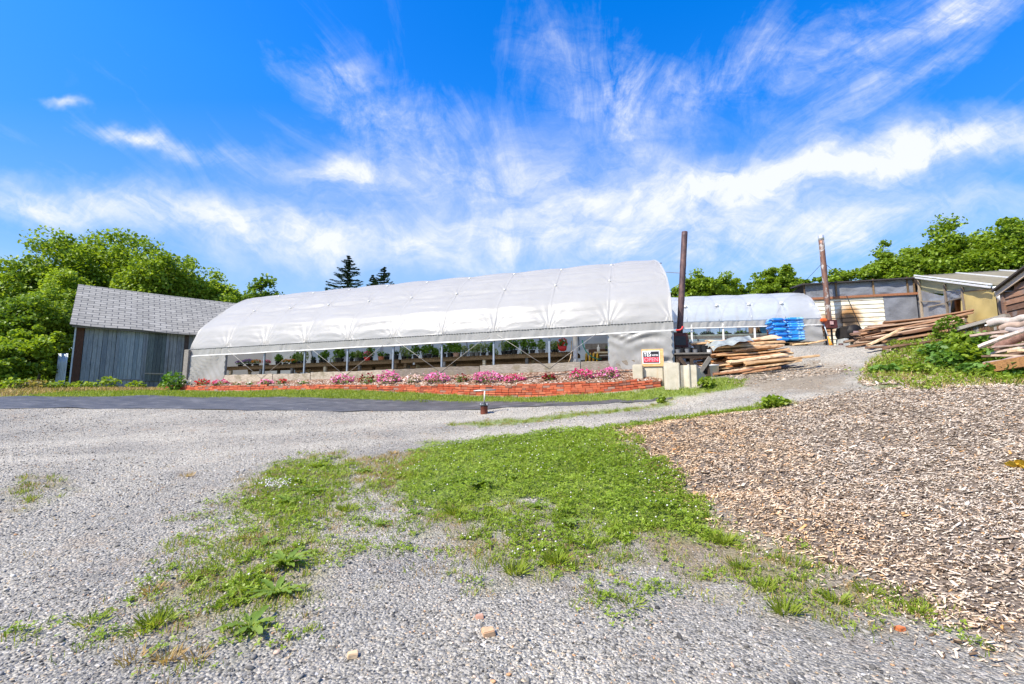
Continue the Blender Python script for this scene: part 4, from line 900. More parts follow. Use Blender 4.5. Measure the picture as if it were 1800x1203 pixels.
# corrugated sheet left of the shed and a grey post by the tunnel
mt = MB(); A = sd_(-.02, .15, 0)
mt.grid(lambda u, v: V((A.x-.12-.6*u*0.9, A.y-.05+.6*u*.2+.018*math.sin(u*40), c0.z-.12+1.6*v)), 40, 4); o = mt.build('metal_sheet', m_plain('corrugated zinc', (.36,.40,.43), .5, .2, 4, .5), None, True, fixn=False)
md = o.modifiers.new('thick', 'SOLIDIFY'); md.thickness = .004; tag(o, 'upright corrugated metal sheet at the left corner of the shed', 'metal sheet')
b = at(328, 674, 18.3); b.z = h1(b.x, b.y)-.05; tp = at(327, 615, 18.3)
q = MB(); q.box((b+tp)/2, (.24, .10, tp.z-b.z), V((.96,-.27,0)), V((.27,.96,0))); tag(q.build('wooden_post', GREYWOOD, None, bevel=.01), 'short grey wooden post standing between the shed and the greenhouse', 'post')
# ------------------------------------------------------------------ barrel stove, its tall flue, work table and pots
fb = at(1196, 605, 13.95); zg = h1(fb.x, fb.y)
stv = thing('wood_stove', 'maroon steel stove with a tall rusty flue beside the greenhouse end', 'stove', (fb.x, fb.y, zg))
q = MB(); bw = .5; zc_ = at(1196, 603, 13.95).z; q.box((fb.x-.02, fb.y+.25, zc_+.08), (.52, .6, .46)); q.build('firebox', RUST_RED, stv, bevel=.03)
q = MB(); q.box((fb.x-.02, fb.y-.06, zc_+.06), (.34, .02, .28)); q.build('door', DARK_METAL, stv, bevel=.006)
for sx_ in (-.2, .18):
    for sy_ in (0., .48):
        q = MB(); q.box((fb.x+sx_, fb.y+sy_, (zg-.05+zc_-.15)/2), (.06, .06, zc_-.15-zg+.05)); q.build('leg', DARK_METAL, stv)
q = MB(); b_ = at(1195.5, 606, 14.1); t_ = at(1203.5, 408, 14.1); b_.z = zc_+.29
sec = [b_.lerp(t_, k/24) for k in range(25)]; rs = [.092+(.006 if k in (8, 16) else 0) for k in range(25)]; q.tube(sec, rs, 16, True)
FLUE, t, out = new_mat("rust streaked flue"); co = t.coord(); n1 = t.noise(t.mapping(co, (3, 3, 1.2)), 2.5, 7, .65); col = t.ramp(n1, [(.3, (.045,.03,.035)), (.5, (.11,.065,.065)), (.66, (.20,.11,.085)), (.76, (.34,.26,.22))]); finish(t, out, col, .6, t.bump(n1, .2, .01), .3, .4)
q.build('flue', FLUE, stv, True)
q = MB(); m1 = at(1170, 478.5, 14.6); m2 = at(1206, 481, 14.05); q.tube([m1, m2], .014, 6); tag(q.build('stay_rod', GALV, None), 'thin steel stay rod from the greenhouse arch to the maroon flue', 'stay rod')
tb = gp(1217, 668, 13.0); TX = V((.985, -.17, 0)); TY = V((.17, .985, 0)); tz = at(1215, 622, 13.0).z
tbl = thing('work_table', 'dark braced wooden work table loaded with black nursery pots', 'table', tuple(tb))
l0 = on_plane(1186, 620, tb, TY); l1 = on_plane(1250, 620, tb, TY); xa, xb = (l0-tb).dot(TX), (l1-tb).dot(TX)
DARKWOOD = m_wood('wet dark timber', (.025,.018,.014), (.09,.065,.05), (2, 20, 20))
def tp_(x, y, z): return V((tb.x, tb.y, z))+TX*x+TY*y
for y in (0, .18, .36, .54):
    q = MB(); q.box(tp_((xa+xb)/2, y, tz), (xb-xa, .165, .05), TX, TY); q.build('top_plank', DARKWOOD if y else GREYWOOD, tbl, bevel=.004)
q = MB(); q.box(tp_((xa+xb)/2, -.03, tz-.08), (xb-xa-.05, .04, .11), TX, TY); q.build('apron', DARKWOOD, tbl)
for x in (xa+.08, (xa+xb)/2-.05, xb-.08):
    for y in (.0, .5):
        q = MB(); q.box(tp_(x, y, (tz+tb.z)/2-.03), (.09, .09, tz-tb.z+.0), TX, TY); q.build('leg', DARKWOOD, tbl)
q = MB(); q.bar(tp_(xa+.10, -.075, tz-.12), tp_(xa+.42, -.075, tz-.56), .10, .05, up=(0,1,0)); q.build('brace', DARKWOOD, tbl)
q = MB(); q.bar(tp_(xb-.05, -.075, tz-.12), tp_(xb-.36, -.075, tz-.56), .11, .05, up=(0,1,0)); q.build('brace', GREYWOOD, tbl)
q = MB(); q.box(tp_((xa+xb)/2, .2, tz-.62), (xb-xa, .5, .05), TX, TY); q.build('low_shelf', DARKWOOD, tbl)
npot = 0
def pot(x, y, z, r_, h_, mat, lab, n=14):
    q = MB(); c = tp_(x, y, z); q.lathe(c, [(r_*.78,0),(r_,h_*.92),(r_*1.06,h_*.92),(r_*1.06,h_),(r_*.92,h_),(r_*.72,.02)], n, True, True); o = q.build('nursery_pot', mat, None, False); tag(o, lab, 'pot', 'empty nursery pots on the work table')
for i, (x, r_, h_, m_, y) in enumerate([(xa+.10,.07,.11,GREY_PLASTIC,.05),(xa+.24,.09,.15,BLACK_PLASTIC,.2),(xa+.36,.07,.12,GREY_PLASTIC,.06),(xa+.47,.08,.17,BLACK_PLASTIC,.25),(xa+.58,.07,.10,GREY_PLASTIC,.06),(xa+.70,.12,.24,BLACK_PLASTIC,.2),(xa+.84,.10,.20,BLACK_PLASTIC,.1),(xa+.14,.1,.2,BLACK_PLASTIC,.42),(xa+.45,.1,.2,BLACK_PLASTIC,.48),(xa+.95,.07,.09,WHITE_PAINT,.05)]):
    pot(x, y, tz+.025, r_, h_, m_, {id(GREY_PLASTIC): 'small grey nursery pot at the front of the dark work table', id(WHITE_PAINT): 'small white pot at the right end of the dark work table'}.get(id(m_), 'black nursery pot standing on the dark work table'))
q = MB()
for k in range(3): q.box(tp_((xa+xb)/2+.05*k-.1, .2, tz-.56+.07*k+.015), (.42-.06*k, .3, .066), TX, TY, jit=.006)
o = q.build('timber_offcuts', m_wood('red brown offcuts', (.10,.03,.015), (.25,.09,.045)), None); tag(o, 'red brown timber offcuts stacked under the work table', 'offcuts')
q = MB(); q.grid(lambda u, v: tp_(xa+.25+.75*u, .12+.02*math.sin(u*9), tz-.34-.12*u*(1-u)*2+.16*v*(.6+.4*math.sin(u*7))), 20, 4); o = q.build('white_rag', m_plain('white rag', (.62,.56,.54), .8), None, True, fixn=False); tag(o, 'white rag of sheeting hanging under the work table', 'rag')
c = gp(1255, 657, 12.9); q = MB(); q.lathe(c-V((0,0,.01)), [(.11,0),(.14,.30),(.15,.30),(.15,.33),(.13,.33),(.10,.03)], 14); tag(q.build('bucket', m_plain('grey white bucket', (.5,.52,.55), .5, .15), None, True), 'pale bucket on the ground at the right end of the work table', 'bucket')
# ------------------------------------------------------------------ the second, clearer tunnel
A2 = math.radians(10); D2 = V((-math.cos(A2), math.sin(A2), 0)); N2 = V((math.sin(A2), math.cos(A2), 0)); B2 = at(1447, 601, 17.3)
e_r = on_plane(1440, 571.5, B2, N2); e_l = on_plane(1213, 577.5, B2, N2); L_lr = (e_l-e_r).length; S2 = (e_r.z-e_l.z)/abs((e_l-e_r).dot(D2)); PH = e_r.z-B2.z; L2 = 9.0
def g2(t, w_, h): return B2+D2*t+N2*w_+V((0, 0, h-S2*t))
t2 = thing('greenhouse', 'smaller clear film arched greenhouse behind the lumber and blue bags', 'greenhouse', tuple(B2))
P2 = [(0,PH+.24),(.05,PH+.42),(.2,PH+.72),(.45,PH+1.0),(.8,PH+1.27),(1.3,PH+1.52),(1.8,PH+1.66),(2.4,PH+1.72)]; P2 = P2+[(4.8-a, b) for a, b in P2[-2::-1]]; A_ = np.array(P2); sg2 = np.r_[0, np.cumsum(np.hypot(*np.diff(A_, axis=0).T))]; SL2 = sg2[-1]
def pr2(s): return float(np.interp(s, sg2, A_[:,0])), float(np.interp(s, sg2, A_[:,1]))
BAY2 = 1.22
FILM2 = m_film("thin clear tunnel film", (.70, .73, .76), clear=.34, trans=.42, rough=.2, wr=4.0, stretch=(.7, .7, 2), bump=.3)
def f2(u, v):
    t_ = L2*u-.02; s = SL2*v; a, b = pr2(s); fr = t_/BAY2-math.floor(t_/BAY2); du = (fr-round(fr))*BAY2; sm = min(s, SL2-s); dv = sm-.85; r = math.hypot(du, dv)+1e-6; th = math.atan2(du, -dv)
    d = .03*math.sin(math.pi*fr)*min(1, sm/.3); 
    if dv < .1: d += .030*math.exp(-r/.35)*math.sin(11*th+1)*min(1, r/.06)
    d -= .06*math.exp(-(r/.09)**2)
    d += .006*math.sin(s*17+t_*3)
    a2, b2 = pr2(min(SL2, s+.05)); a1, b1 = pr2(max(0, s-.05)); l = math.hypot(a2-a1, b2-b1); return g2(t_, a-(b2-b1)/l*d, b+(a2-a1)/l*d)
MB().grid(f2, 230, 70).build('cover', FILM2, t2, True, fixn=False)
for k in range(8):
    q = MB(); q.tube([g2(min(k*BAY2+.03, L2), pr2(s)[0], pr2(s)[1]-.03) for s in np.linspace(0, SL2, 30)], .02, 6); q.build('hoop', GALV, t2, True)
    if 0 < k < 7:
        a, b = pr2(.85); q = MB(); q.lathe(g2(k*BAY2, a-.02, b-.01), [(.03,-.04),(.065,-.01),(.075,.03),(.04,.07),(.01,.08)], 9); q.build('batten_knot', WHITE_PAINT, t2, True)
def curtain2(t0, t1, h0, h1, amp, nm, mat, w0=0, nv=20, seed=0.):
    nt = int((t1-t0)*36)
    def fn(u, v):
        t_ = t0+(t1-t0)*u; h = h0+(h1-h0)*v; g_ = .3+.7*abs(math.sin(t_*1.3+seed))
        return g2(t_, w0-.03+amp*g_*(math.sin(t_*15+h*6+2*math.sin(t_*2.9)+seed)+.6*math.sin(t_*31+h*11+2*math.sin(t_*4.3))), h)
    MB().grid(fn, nt, nv).build(nm, mat, t2, True, fixn=False)
curtain2(-.02, L2, PH, PH+.24, .012, 'drop_curtain', FILM_CURT)
q = MB(); q.tube([g2(t_, -.04, PH-.01) for t_ in np.linspace(-.05, L2, 40)], .022, 8); q.build('roll_pipe', WHITE_PAINT, t2, True)
q = MB(); q.bar(g2(0, -.01, PH+.25), g2(L2, -.01, PH+.25), .03, .04); q.build('hip_rail', GALV, t2)
def es(u, v):
    t_ = .02+.95*u; h = .02+(PH-.02)*v; m_ = .5+.5*math.sin(h*2.7+t_*3); return g2(t_, -.05+.028*m_*math.sin((h*1.2-t_*.9)*9+2.6*math.sin(t_*3.1+h*1.7))+.016*(1-m_)*math.sin((h*.9+t_*.4)*17+3*math.sin(h*2.2)), h)
MB().grid(es, 40, 40).build('end_sheet', FILM_CURT, t2, True, fixn=False)
for px in (1216, 1271.5, 1327, 1382):
    p = on_plane(px, 590, B2, N2); t_ = (p-B2).dot(D2); q = MB(); q.box(g2(t_, .0, PH/2-.1), (.065, .065, PH+.5), D2, N2); q.build('post', WHITE_PAINT, t2, bevel=.006)
q = MB(); q.box(g2(L2/2, -.0, -.0), (L2, .05, .22), D2, N2); q.build('baseboard', GREYWOOD, t2)
MB().grid(lambda u, v: g2(L2*u, 4.8, (PH+.3)*v), 60, 4).build('back_curtain', m_film('greenish back film', (.50, .60, .56), clear=.05, trans=.5, rough=.4), t2, True, fixn=False)
for t_ in (.9, 2.2, 3.5, 4.8, 6.1):
    q = MB(); q.box(g2(t_, 4.7, PH/2), (.05, .05, PH+.4), D2, N2); q.build('rear_post', DARK_METAL, t2)
q = MB(); q.bar(g2(.5, 4.6, .55), g2(L2, 4.6, .55), .06, .14); q.build('rear_board', DARKWOOD, t2)
q = MB(); q.add([g2(.02, pr2(s)[0], pr2(s)[1]-.02) for s in np.linspace(0, SL2, 24)]+[g2(.02, pr2(s)[0], 0) for s in np.linspace(0, SL2, 24)], [(i, i+1, 25+i, 24+i) for i in range(23)]); q.build('end_wall', FILM_THIN, t2, True, fixn=False)
q = MB(); p = on_plane(1352, 590, B2+N2*.3, N2); t_ = (p-B2).dot(D2); q.bar(g2(t_+.03, .3, PH+.3), g2(t_-.03, .3, -.2), .12, .10); q.build('orange_prop', m_plain('orange brown timber', (.34,.10,.03), .8, .3), t2)
def bench2(w0, w1, h, lab):
    b = thing('greenhouse_bench', lab, 'bench', tuple(g2(4.6, (w0+w1)/2, 0))); q = MB(); q.box(g2(4.7, (w0+w1)/2, h), (6.4, w1-w0, .06), D2, N2); q.build('bench_top', m_plain('pale green painted board', (.38,.44,.38), .7), b)
    q = MB(); q.bar(g2(1.5, w0, h-.09), g2(7.9, w0, h-.09), .03, .12); q.build('rail', GREYWOOD, b)
    for t_ in (1.6, 3.2, 4.8, 6.4, 7.8):
        q = MB(); q.box(g2(t_, (w0+w1)/2, h/2-.1), (.08, w1-w0-.1, h-.1), D2, N2); q.build('leg', GREYWOOD, b)
bench2(.5, 1.5, .42, 'pale green bench of seedlings inside the smaller clear greenhouse')
PT = m_leaf('seedlings', (.06,.13,.02), (.16,.26,.05), (.3,.34,.12))
for i in range(9):
    t_ = 2.0+i*.66; o = thing('seed_tray', 'dark tray of green seedlings on the bench in the smaller greenhouse', 'seed tray', tuple(g2(t_, .9, .45)), 'seed trays in the smaller greenhouse')
    q = MB(); q.box(g2(t_, .9, .485), (.5, .5, .07), D2, N2); q.build('tray', BLACK_PLASTIC, o, bevel=.005); c = g2(t_, .9, .56); P, R, S = leaves_in(150, tuple(c), (.26, .24, .07), .06, .6, .1, 300+i); v, f = scatter(*LEAF_W, P, R, S); np_mesh('seedlings', v, f, PT if i % 3 else LF_DARK, o)
p = on_plane(1344.5, 595, B2+N2*.7, N2); q = MB(); c = V((p.x, p.y, g2((p-B2).dot(D2), .7, .45).z)); q.lathe(c, [(.13,0),(.17,.30),(.18,.30),(.18,.33),(.16,.33),(.12,.03)], 14); tag(q.build('bucket', m_plain('light blue plastic', (.10,.34,.62), .45, .1), None, True), 'light blue bucket on the bench left of the orange prop', 'bucket')
q = MB(); q.box(c+D2*.26+V((0,.25,.16)), (.34, .26, .32)); tag(q.build('cardboard_box', m_plain('cardboard', (.38,.24,.14), .85), None, bevel=.01), 'brown cardboard box behind the light blue bucket', 'box')

# ------------------------------------------------------------------ blue bags on a pallet
BAGM = []
for i, c in enumerate([(.02,.20,.62), (.03,.27,.70), (.02,.16,.55)]):
    m, t, out = new_mat('blue printed bag film %s' % 'abc'[i]); co = t.coord(); n1 = t.noise(co, 6, 5, .6); col = t.mix(t.ramp(t.noise(co, 4.5, 3, .5), [(.56, 0.), (.62, .8)]), c, (.25,.50,.80)); col = t.mix(t.ramp(t.noise(t.mapping(co, (1,1,1), loc=(3,1,4)), 5, 2, .5), [(.68, 0.), (.71, .85)]), col, (.75,.80,.85))
    finish(t, out, col, .28, t.bump(n1, .5, .03), 0, .5); BAGM.append(m)
BR = at(1390, 606, 16.5); BR.z = h1(BR.x, BR.y)+.12; r0 = on_plane(1416.5, 600, BR, N2); l0 = on_plane(1362, 600, BR, N2); XB = -D2; wB = (r0-l0).dot(XB)
cB = V((l0.x, l0.y, 0))+XB*wB/2; cB.z = BR.z; zt = at(1390, 563.5, 16.6).z; nl = 9; lh = (zt-cB.z)/nl
def bag_mesh(L, W, T, seed):
    r = random.Random(seed); q = MB(); nu, nv = 18, 12; vs = []
    for side in (1, -1):
        for j in range(nv+1):
            for i in range(nu+1):
                u, v = i/nu*2-1, j/nv*2-1; e = max(0, 1-abs(u)**5)*max(0, 1-abs(v)**4); z = side*(T/2)*e**.35*(1+.10*math.sin(u*5+seed)*math.sin(v*4+seed*2))
                vs.append((u*L/2*(1+.02*math.sin(v*6+seed)), v*W/2*(1+.03*math.sin(u*7+seed)), z+.006*math.sin(u*19+seed)*math.sin(v*13)))
    fs = []; n = (nu+1)*(nv+1)
    for sgn_ in (0, 1):
        for j in range(nv):
            for i in range(nu):
                a = sgn_*n+j*(nu+1)+i; f = (a, a+1, a+nu+2, a+nu+1); fs.append(f if sgn_ == 0 else f[::-1])
    q.add(vs, fs); return q
bagproto = []
for k in range(3):
    o = bag_mesh(.60, .46, lh*1.5, k*1.7+.3).build('blue_bag', BAGM[k], None, True, fixn=False); bagproto.append(o); o.location = (0,0,0)
    bm = bmesh.new(); bm.from_mesh(o.data); bmesh.ops.remove_doubles(bm, verts=bm.verts, dist=.002); bm.to_mesh(o.data); bm.free()
lev = ['lowest', 'second', 'third', 'fourth', 'fifth', 'sixth', 'seventh', 'eighth', 'top']; usedb = set()
ybag = math.atan2(XB.y, XB.x)
for L in range(nl):
    for side in range(3):
        if L % 2 == 0: pos, rz_ = [(-.27, .0, 1), (.22, .02, 0), (.0, .45, 0)][side][:2], [math.pi/2, 0, 0][side]
        else: pos, rz_ = [(-.25, -.0, 0), (.25, .03, 0), (0, .45, 0)][side][:2], [.15, 0, 0][side]
        ln = .0 if side != 0 else -.02*L
        k = (L+side) % 3; loc = cB+XB*((pos[0]*.95 if side != 2 else 0)+rnd.uniform(-.02, .02)+ln)+N2*(pos[1]+.2+rnd.uniform(-.02, .02)-.02*(side == 0))+V((0, 0, lh*(L+.5)-(.02 if side == 0 else 0)))
        if k in usedb: o = dup(bagproto[k], loc, ybag+rz_+rnd.uniform(-.05, .05))
        else: o = bagproto[k]; usedb.add(k); o.location = loc; o.rotation_euler = (0,0,ybag+rz_)
        tag(o, 'plump blue plastic bag in the %s layer, %s of the pallet stack' % (lev[L], ['left front', 'right front', 'back'][side]), 'bag', 'blue bags stacked on the pallet')
for (x, y) in ((.02, .18), (.38, .1)):
    q = MB(); p = cB+XB*x+N2*y+V((0, 0, lh*nl+.02)); q.add(bag_mesh(.22, .14, .035, 5).v, bag_mesh(.22, .14, .035, 5).f); q.v = [(p.x+a*XB.x, p.y+a*XB.y+b, p.z+c_) for a, b, c_ in q.v]
    tag(q.build('red_packet', RED_PAINT, None, True, fixn=False), 'small red packet lying on top of the blue bags, %s one' % ('middle' if x < .1 else 'right hand'), 'packet')
pal = thing('pallet', 'wooden pallet under the stack of blue bags', 'pallet', tuple(cB-V((0,0,.12))))
for i in range(6):
    q = MB(); q.box(cB+XB*0+N2*(-.02+.15*i)-V((0,0,.014)), (1.12, .10, .02), XB, N2); q.build('deck_board', OLDWOOD, pal)
for x in (-.5, 0, .5):
    q = MB(); q.box(cB+XB*x+N2*.36-V((0,0,.07)), (.09, .9, .09), XB, N2); q.build('stringer', OLDWOOD, pal)

# ------------------------------------------------------------------ boiler house of rusty white siding
W0 = at(1418, 606, 18.75); XW = -GD; YW = GN
def wp(px, row, off=0.0): return on_plane(px, row, W0-YW*off, YW)
bh = thing('boiler_shed', 'boiler shed with rust stained white lap siding and dark plastic under its eave', 'shed', tuple(W0))
SID, t, out = new_mat("rusty white lap siding"); co = t.coord(); n1 = t.noise(t.mapping(co, (1, 1, 4)), 2.2, 8, .65); n2 = t.noise(t.mapping(co, (.5, .5, 9)), 2.2, 5, .6)
col = t.ramp(t.noise(co, 1.5, 5, .6), [(.3, (.60,.56,.43)), (.7, (.76,.73,.60))]); col = t.mix(t.ramp(n1, [(.54, 0.), (.70, .85)]), col, (.42,.20,.06))
spx = t.new('ShaderNodeSeparateXYZ'); t.l.new(co, spx.inputs[0])
def spot(cx_, cz_, rx, rz, rim):
    u = t.math('DIVIDE', t.math('SUBTRACT', spx.outputs[0], cx_), rx); v = t.math('DIVIDE', t.math('SUBTRACT', spx.outputs[2], cz_), rz)
    r2 = t.math('ADD', t.math('MULTIPLY', u, u), t.math('MULTIPLY', v, v)); r2 = t.math('ADD', r2, t.math('MULTIPLY', t.math('SUBTRACT', t.noise(co, 4, 5, .6), .5), 1.1)); return t.ramp(r2, [(.25, .95), (rim, 0.)])
so = wp(1492, 563)-W0; so2 = wp(1455, 575)-W0
col = t.mix(spot(so.x, so.z+.1, .55, .62, .95), col, (.34,.17,.05)); col = t.mix(spot(so.x, so.z-.02, .42, .40, .95), col, (.02,.017,.015)); col = t.mix(spot(so2.x-.1, so2.z+.05, .45, .55, .95), col, (.36,.17,.06))
finish(t, out, col, .7, t.bump(n2, .25, .01), 0, .3)
zb0 = h1(W0.x+1.2, W0.y)-.25; x0 = (wp(1424, 560)-W0).dot(XW); x1 = (wp(1555.5, 560)-W0).dot(XW); ztop = wp(1470, 523).z; x2 = (wp(1611, 560)-W0).dot(XW); zt2 = wp(1520, 493).z; q = MB(); z = zb0; n = 0
ex = (ztop-zb0)/14
for i in range(14):
    za = zb0+ex*i; q.add([W0*1+XW*x0+V((0,0,za-W0.z))-YW*.03, W0+XW*x1+V((0,0,za-W0.z))-YW*.03, W0+XW*x1+V((0,0,za+ex-W0.z))-YW*.005, W0+XW*x0+V((0,0,za+ex-W0.z))-YW*.005,
       W0+XW*x0+V((0,0,za-W0.z))+YW*.02, W0+XW*x1+V((0,0,za-W0.z))+YW*.02, W0+XW*x1+V((0,0,za+ex-W0.z))+YW*.02, W0+XW*x0+V((0,0,za+ex-W0.z))+YW*.02], [(0,1,2,3),(1,0,4,5),(3,2,6,7),(0,3,7,4),(2,1,5,6),(5,4,7,6)])
q.build('lap_siding', SID, bh)
def wallsheet(xa, xb, za, zb_, mat, nm, amp=.02, parent=None, off=.03, nu=40, nv=24, seed=0):
    def fn(u, v):
        x = xa+(xb-xa)*u; z = za+(zb_-za)*v; mm_ = .4+.6*math.sin(x*1.9+seed*2+z*1.3); o = amp*(.9*math.sin((x*.8+z*1.2)*3.1+2.3*math.sin(x*1.3+seed)+seed)+.5*mm_*math.sin((x*.9-z*.5)*9+2.5*math.sin(z*2.1+seed)+seed)+.25*mm_*math.sin((x*.4+z)*23+4*math.sin(x*1.7)))
        return V((W0.x, W0.y, z))+XW*x-YW*(off+o*min(1, 8*min(u, 1-u, v, 1-v)+.1))
    return MB().grid(fn, nu, nv).build(nm, mat, parent or bh, True, fixn=False)
segs = [x0-.15, x0+1.0, x0+2.3, x0+3.45, x2]
for i in range(4): wallsheet(segs[i]+.02, segs[i+1]-.02, ztop+.03, zt2, FILM_GREY, 'plastic_strip', .022, seed=i*1.7)
for i, xx in enumerate(segs):
    q = MB(); q.box(V((W0.x, W0.y, (ztop+zt2)/2))+XW*xx-YW*.06, (.05, .04, zt2-ztop+.05), XW, YW); q.build('batten', OLDWOOD, bh)
q = MB(); q.box(V((W0.x, W0.y, ztop-.02))+XW*((x0+x2)/2)-YW*.06, (x2-x0+.2, .05, .09), XW, YW); q.build('ledger_board', m_wood('rusty brown board', (.12,.05,.03), (.34,.16,.09)), bh)
q = MB(); q.box(V((W0.x, W0.y, zt2+.03))+XW*((x0+x2)/2-.05)-YW*-.5, (x2-x0+.5, 1.4, .05), XW, (YW+V((0,0,.12))).normalized()); q.build('roof', m_plain('dark roof felt', (.04,.035,.035), .9), bh)
wallsheet(x1+.0, x2+.05, zb0+.4, ztop-.05, FILM_GREY, 'plastic_panel', .02, seed=4.)
q = MB()
q.box(V((W0.x, W0.y, zb0+.3))+XW*((x1+x2)/2)-YW*.03, (x2-x1, .05, .45), XW, YW); q.build('kick_board', GREYWOOD, bh)
q = MB(); q.box(V((W0.x, W0.y, (zb0+zt2)/2))+XW*((x0+x2)/2)+YW*2.4, (x2-x0, .05, zt2-zb0), XW, YW); q.build('rear_wall', DARKWOOD, bh)
q = MB(); q.box(V((W0.x, W0.y, (zb0+zt2)/2))+XW*(x0-.1)+YW*1.2, (.04, 2.3, zt2-zb0), XW, YW); q.build('side_wall', DARKWOOD, bh)
q = MB(); q.box(V((W0.x, W0.y, (zb0+zt2)/2))+XW*((x0+x2)/2+.2)+YW*.45, (x2-x0+.6, .03, zt2-zb0), XW, YW); q.build('dark_backing', DARKWOOD, bh)  # dark backing added behind siding and plastic so no sky shows through gaps
q = MB(); q.tube([wp(1488, 520, .12), wp(1512, 574, .12)], .012, 6); tag(q.build('iron_rod', DARK_METAL, None), 'thin dark iron rod leaning across the white siding', 'rod')
# flue and firebox in front of it
fl2 = thing('boiler_flue', 'tall rust patched flue with a bright band at its top before the white siding', 'flue', tuple(gp(1459, 602, 17.6))); fb_ = at(1458, 572, 17.7); ft = at(1442.8, 414.5, 17.7)
FL2, t, out = new_mat("patched flue"); co = t.coord(); n1 = t.noise(t.mapping(co, (2, 2, 1.3)), 1.6, 7, .6); col = t.ramp(n1, [(.32, (.10,.06,.06)), (.44, (.22,.11,.07)), (.52, (.17,.10,.08)), (.58, (.50,.46,.42)), (.66, (.24,.14,.10)), (.75, (.46,.30,.2))]); finish(t, out, col, .5, t.bump(n1, .2, .01), .35, .4)
q = MB(); q.tube([fb_.lerp(ft, k/20) for k in range(20)], [.10+(.008 if k in (6, 13) else 0) for k in range(20)], 14); q.build('flue_pipe', FL2, fl2, True)
q = MB(); q.tube([fb_.lerp(ft, .945), ft], .105, 14); q.build('bright_band', m_plain('bright zinc', (.62,.62,.62), .35, .1, 5, .6), fl2, True)
q = MB(); c = at(1458.5, 571, 17.7); q.box(c, (.38, .36, .34)); q.build('clean_out_box', RUST_RED, fl2, bevel=.02)
q = MB(); c2 = at(1462, 567, 17.5); q.box(c2-V((0,.0,.02)), (.13, .02, .13)); q.build('plate', m_plain('pale plate', (.5,.32,.30), .6), fl2)
q = MB(); gz = h1(c.x, c.y)
for x in (-.12, .12): q.box((c.x+x, c.y+.1, (gz+c.z-.17)/2-.03), (.05, .05, c.z-.17-gz+.06))
q.build('stand', DARK_METAL, fl2)
q = MB(); q.tube([at(1446, 462, 17.75), on_plane(1418, 492, W0+YW*.5, YW)], .008, 5); tag(q.build('guy_wire', DARK_METAL, None), 'thin guy wire running left from the rust patched flue', 'guy wire')
q = MB(); q.tube([at(1448, 462, 17.75), on_plane(1482, 490, W0+YW*.9, YW)], .008, 5); tag(q.build('guy_wire', DARK_METAL, None), 'thin guy wire running right from the rust patched flue', 'guy wire')
q = MB(); c = at(1447.5, 563, 17.2); q.box(c, (.22, .14, .13)); ob = q.build('orange_box', m_plain('orange red plastic', (.62,.13,.03), .45, .1), None, bevel=.03); tag(ob, 'orange red box hanging on the siding left of the flue base', 'box')
br = thing('broom', 'broom with an orange head and pale handle leaning on the boiler shed', 'broom', tuple(gp(1460, 609, 17.0))); bt = at(1448, 570, 17.3); bb_ = wloc(br)+V((.02,0,.05)); mid = bb_.lerp(bt, .42)
q = MB(); q.tube([mid, bt], .018, 8); q.build('handle', m_plain('grey blue handle', (.40,.46,.50), .5), br, True)
q = MB(); q.tube([bb_, bb_.lerp(bt, .12), mid], [.07, .045, .02], 10); q.build('head', m_plain('orange bristle', (.70,.30,.04), .8), br, True)
# black outdoor stove on blocks
sx = gp(1492, 607, 17.5); ost = thing('outdoor_stove', 'squat black stove with a pale door against the scorched siding', 'stove', tuple(sx)); c = at(1492, 586, 17.6)
q = MB(); q.tube([V((c.x+.0, c.y-.35, c.z)), V((c.x, c.y+.35, c.z))], .29, 20); q.build('drum', m_plain('black stove iron', (.018,.016,.016), .6, .4, 6, .5), ost, True)
q = MB(); q.box((c.x-.02, c.y-.02, c.z+.0), (.56, .62, .44)); q.build('body', m_plain('sooty iron', (.022,.019,.018), .7, .4), ost, bevel=.03)
q = MB(); q.box((c.x, c.y-.375, c.z-.05), (.2, .02, .17)); q.build('door', m_plain('pinkish worn plate', (.42,.28,.27), .6), ost, bevel=.008)
q = MB()
for x in (-.28, .28): q.box((c.x+x, c.y, (sx.z+c.z-.25)/2-.03), (.14, .5, c.z-.25-sx.z+.1))
q.build('block_feet', m_plain('pale grey block', (.40,.42,.42), .9), ost)
for px, w_, h_, mcol, lab in [(1507, .22, .26, (.20,.09,.05), 'rusty can right of the squat black stove'), (1478, .16, .2, (.06,.02,.02), 'dark red can left of the squat black stove')]:
    c3 = gp(px, 604, 17.4); q = MB(); q.lathe(c3+V((0,0,-.01)), [(w_/2,0),(w_/2,h_),(w_/2*.9,h_),(w_/2*.85,.02)], 14); tag(q.build('metal_can', m_plain(lab[:9]+' metal', mcol, .6), None, True), lab, 'can')
q = MB(); c3 = gp(1530, 606, 17.2); q.grid(lambda u, v: c3+V((-.35+.9*u, .1+.6*v, .30+.22*v+.10*u+.05*math.sin(u*9)*math.sin(v*7)-.32*(1-v)**3)), 24, 14)
o = q.build('grey_tarp', m_plain('grey green tarp', (.27,.31,.30), .6, .25, 4), None, True, fixn=False); tag(o, 'crumpled grey green tarp between the black stove and the second lumber pile', 'tarp')

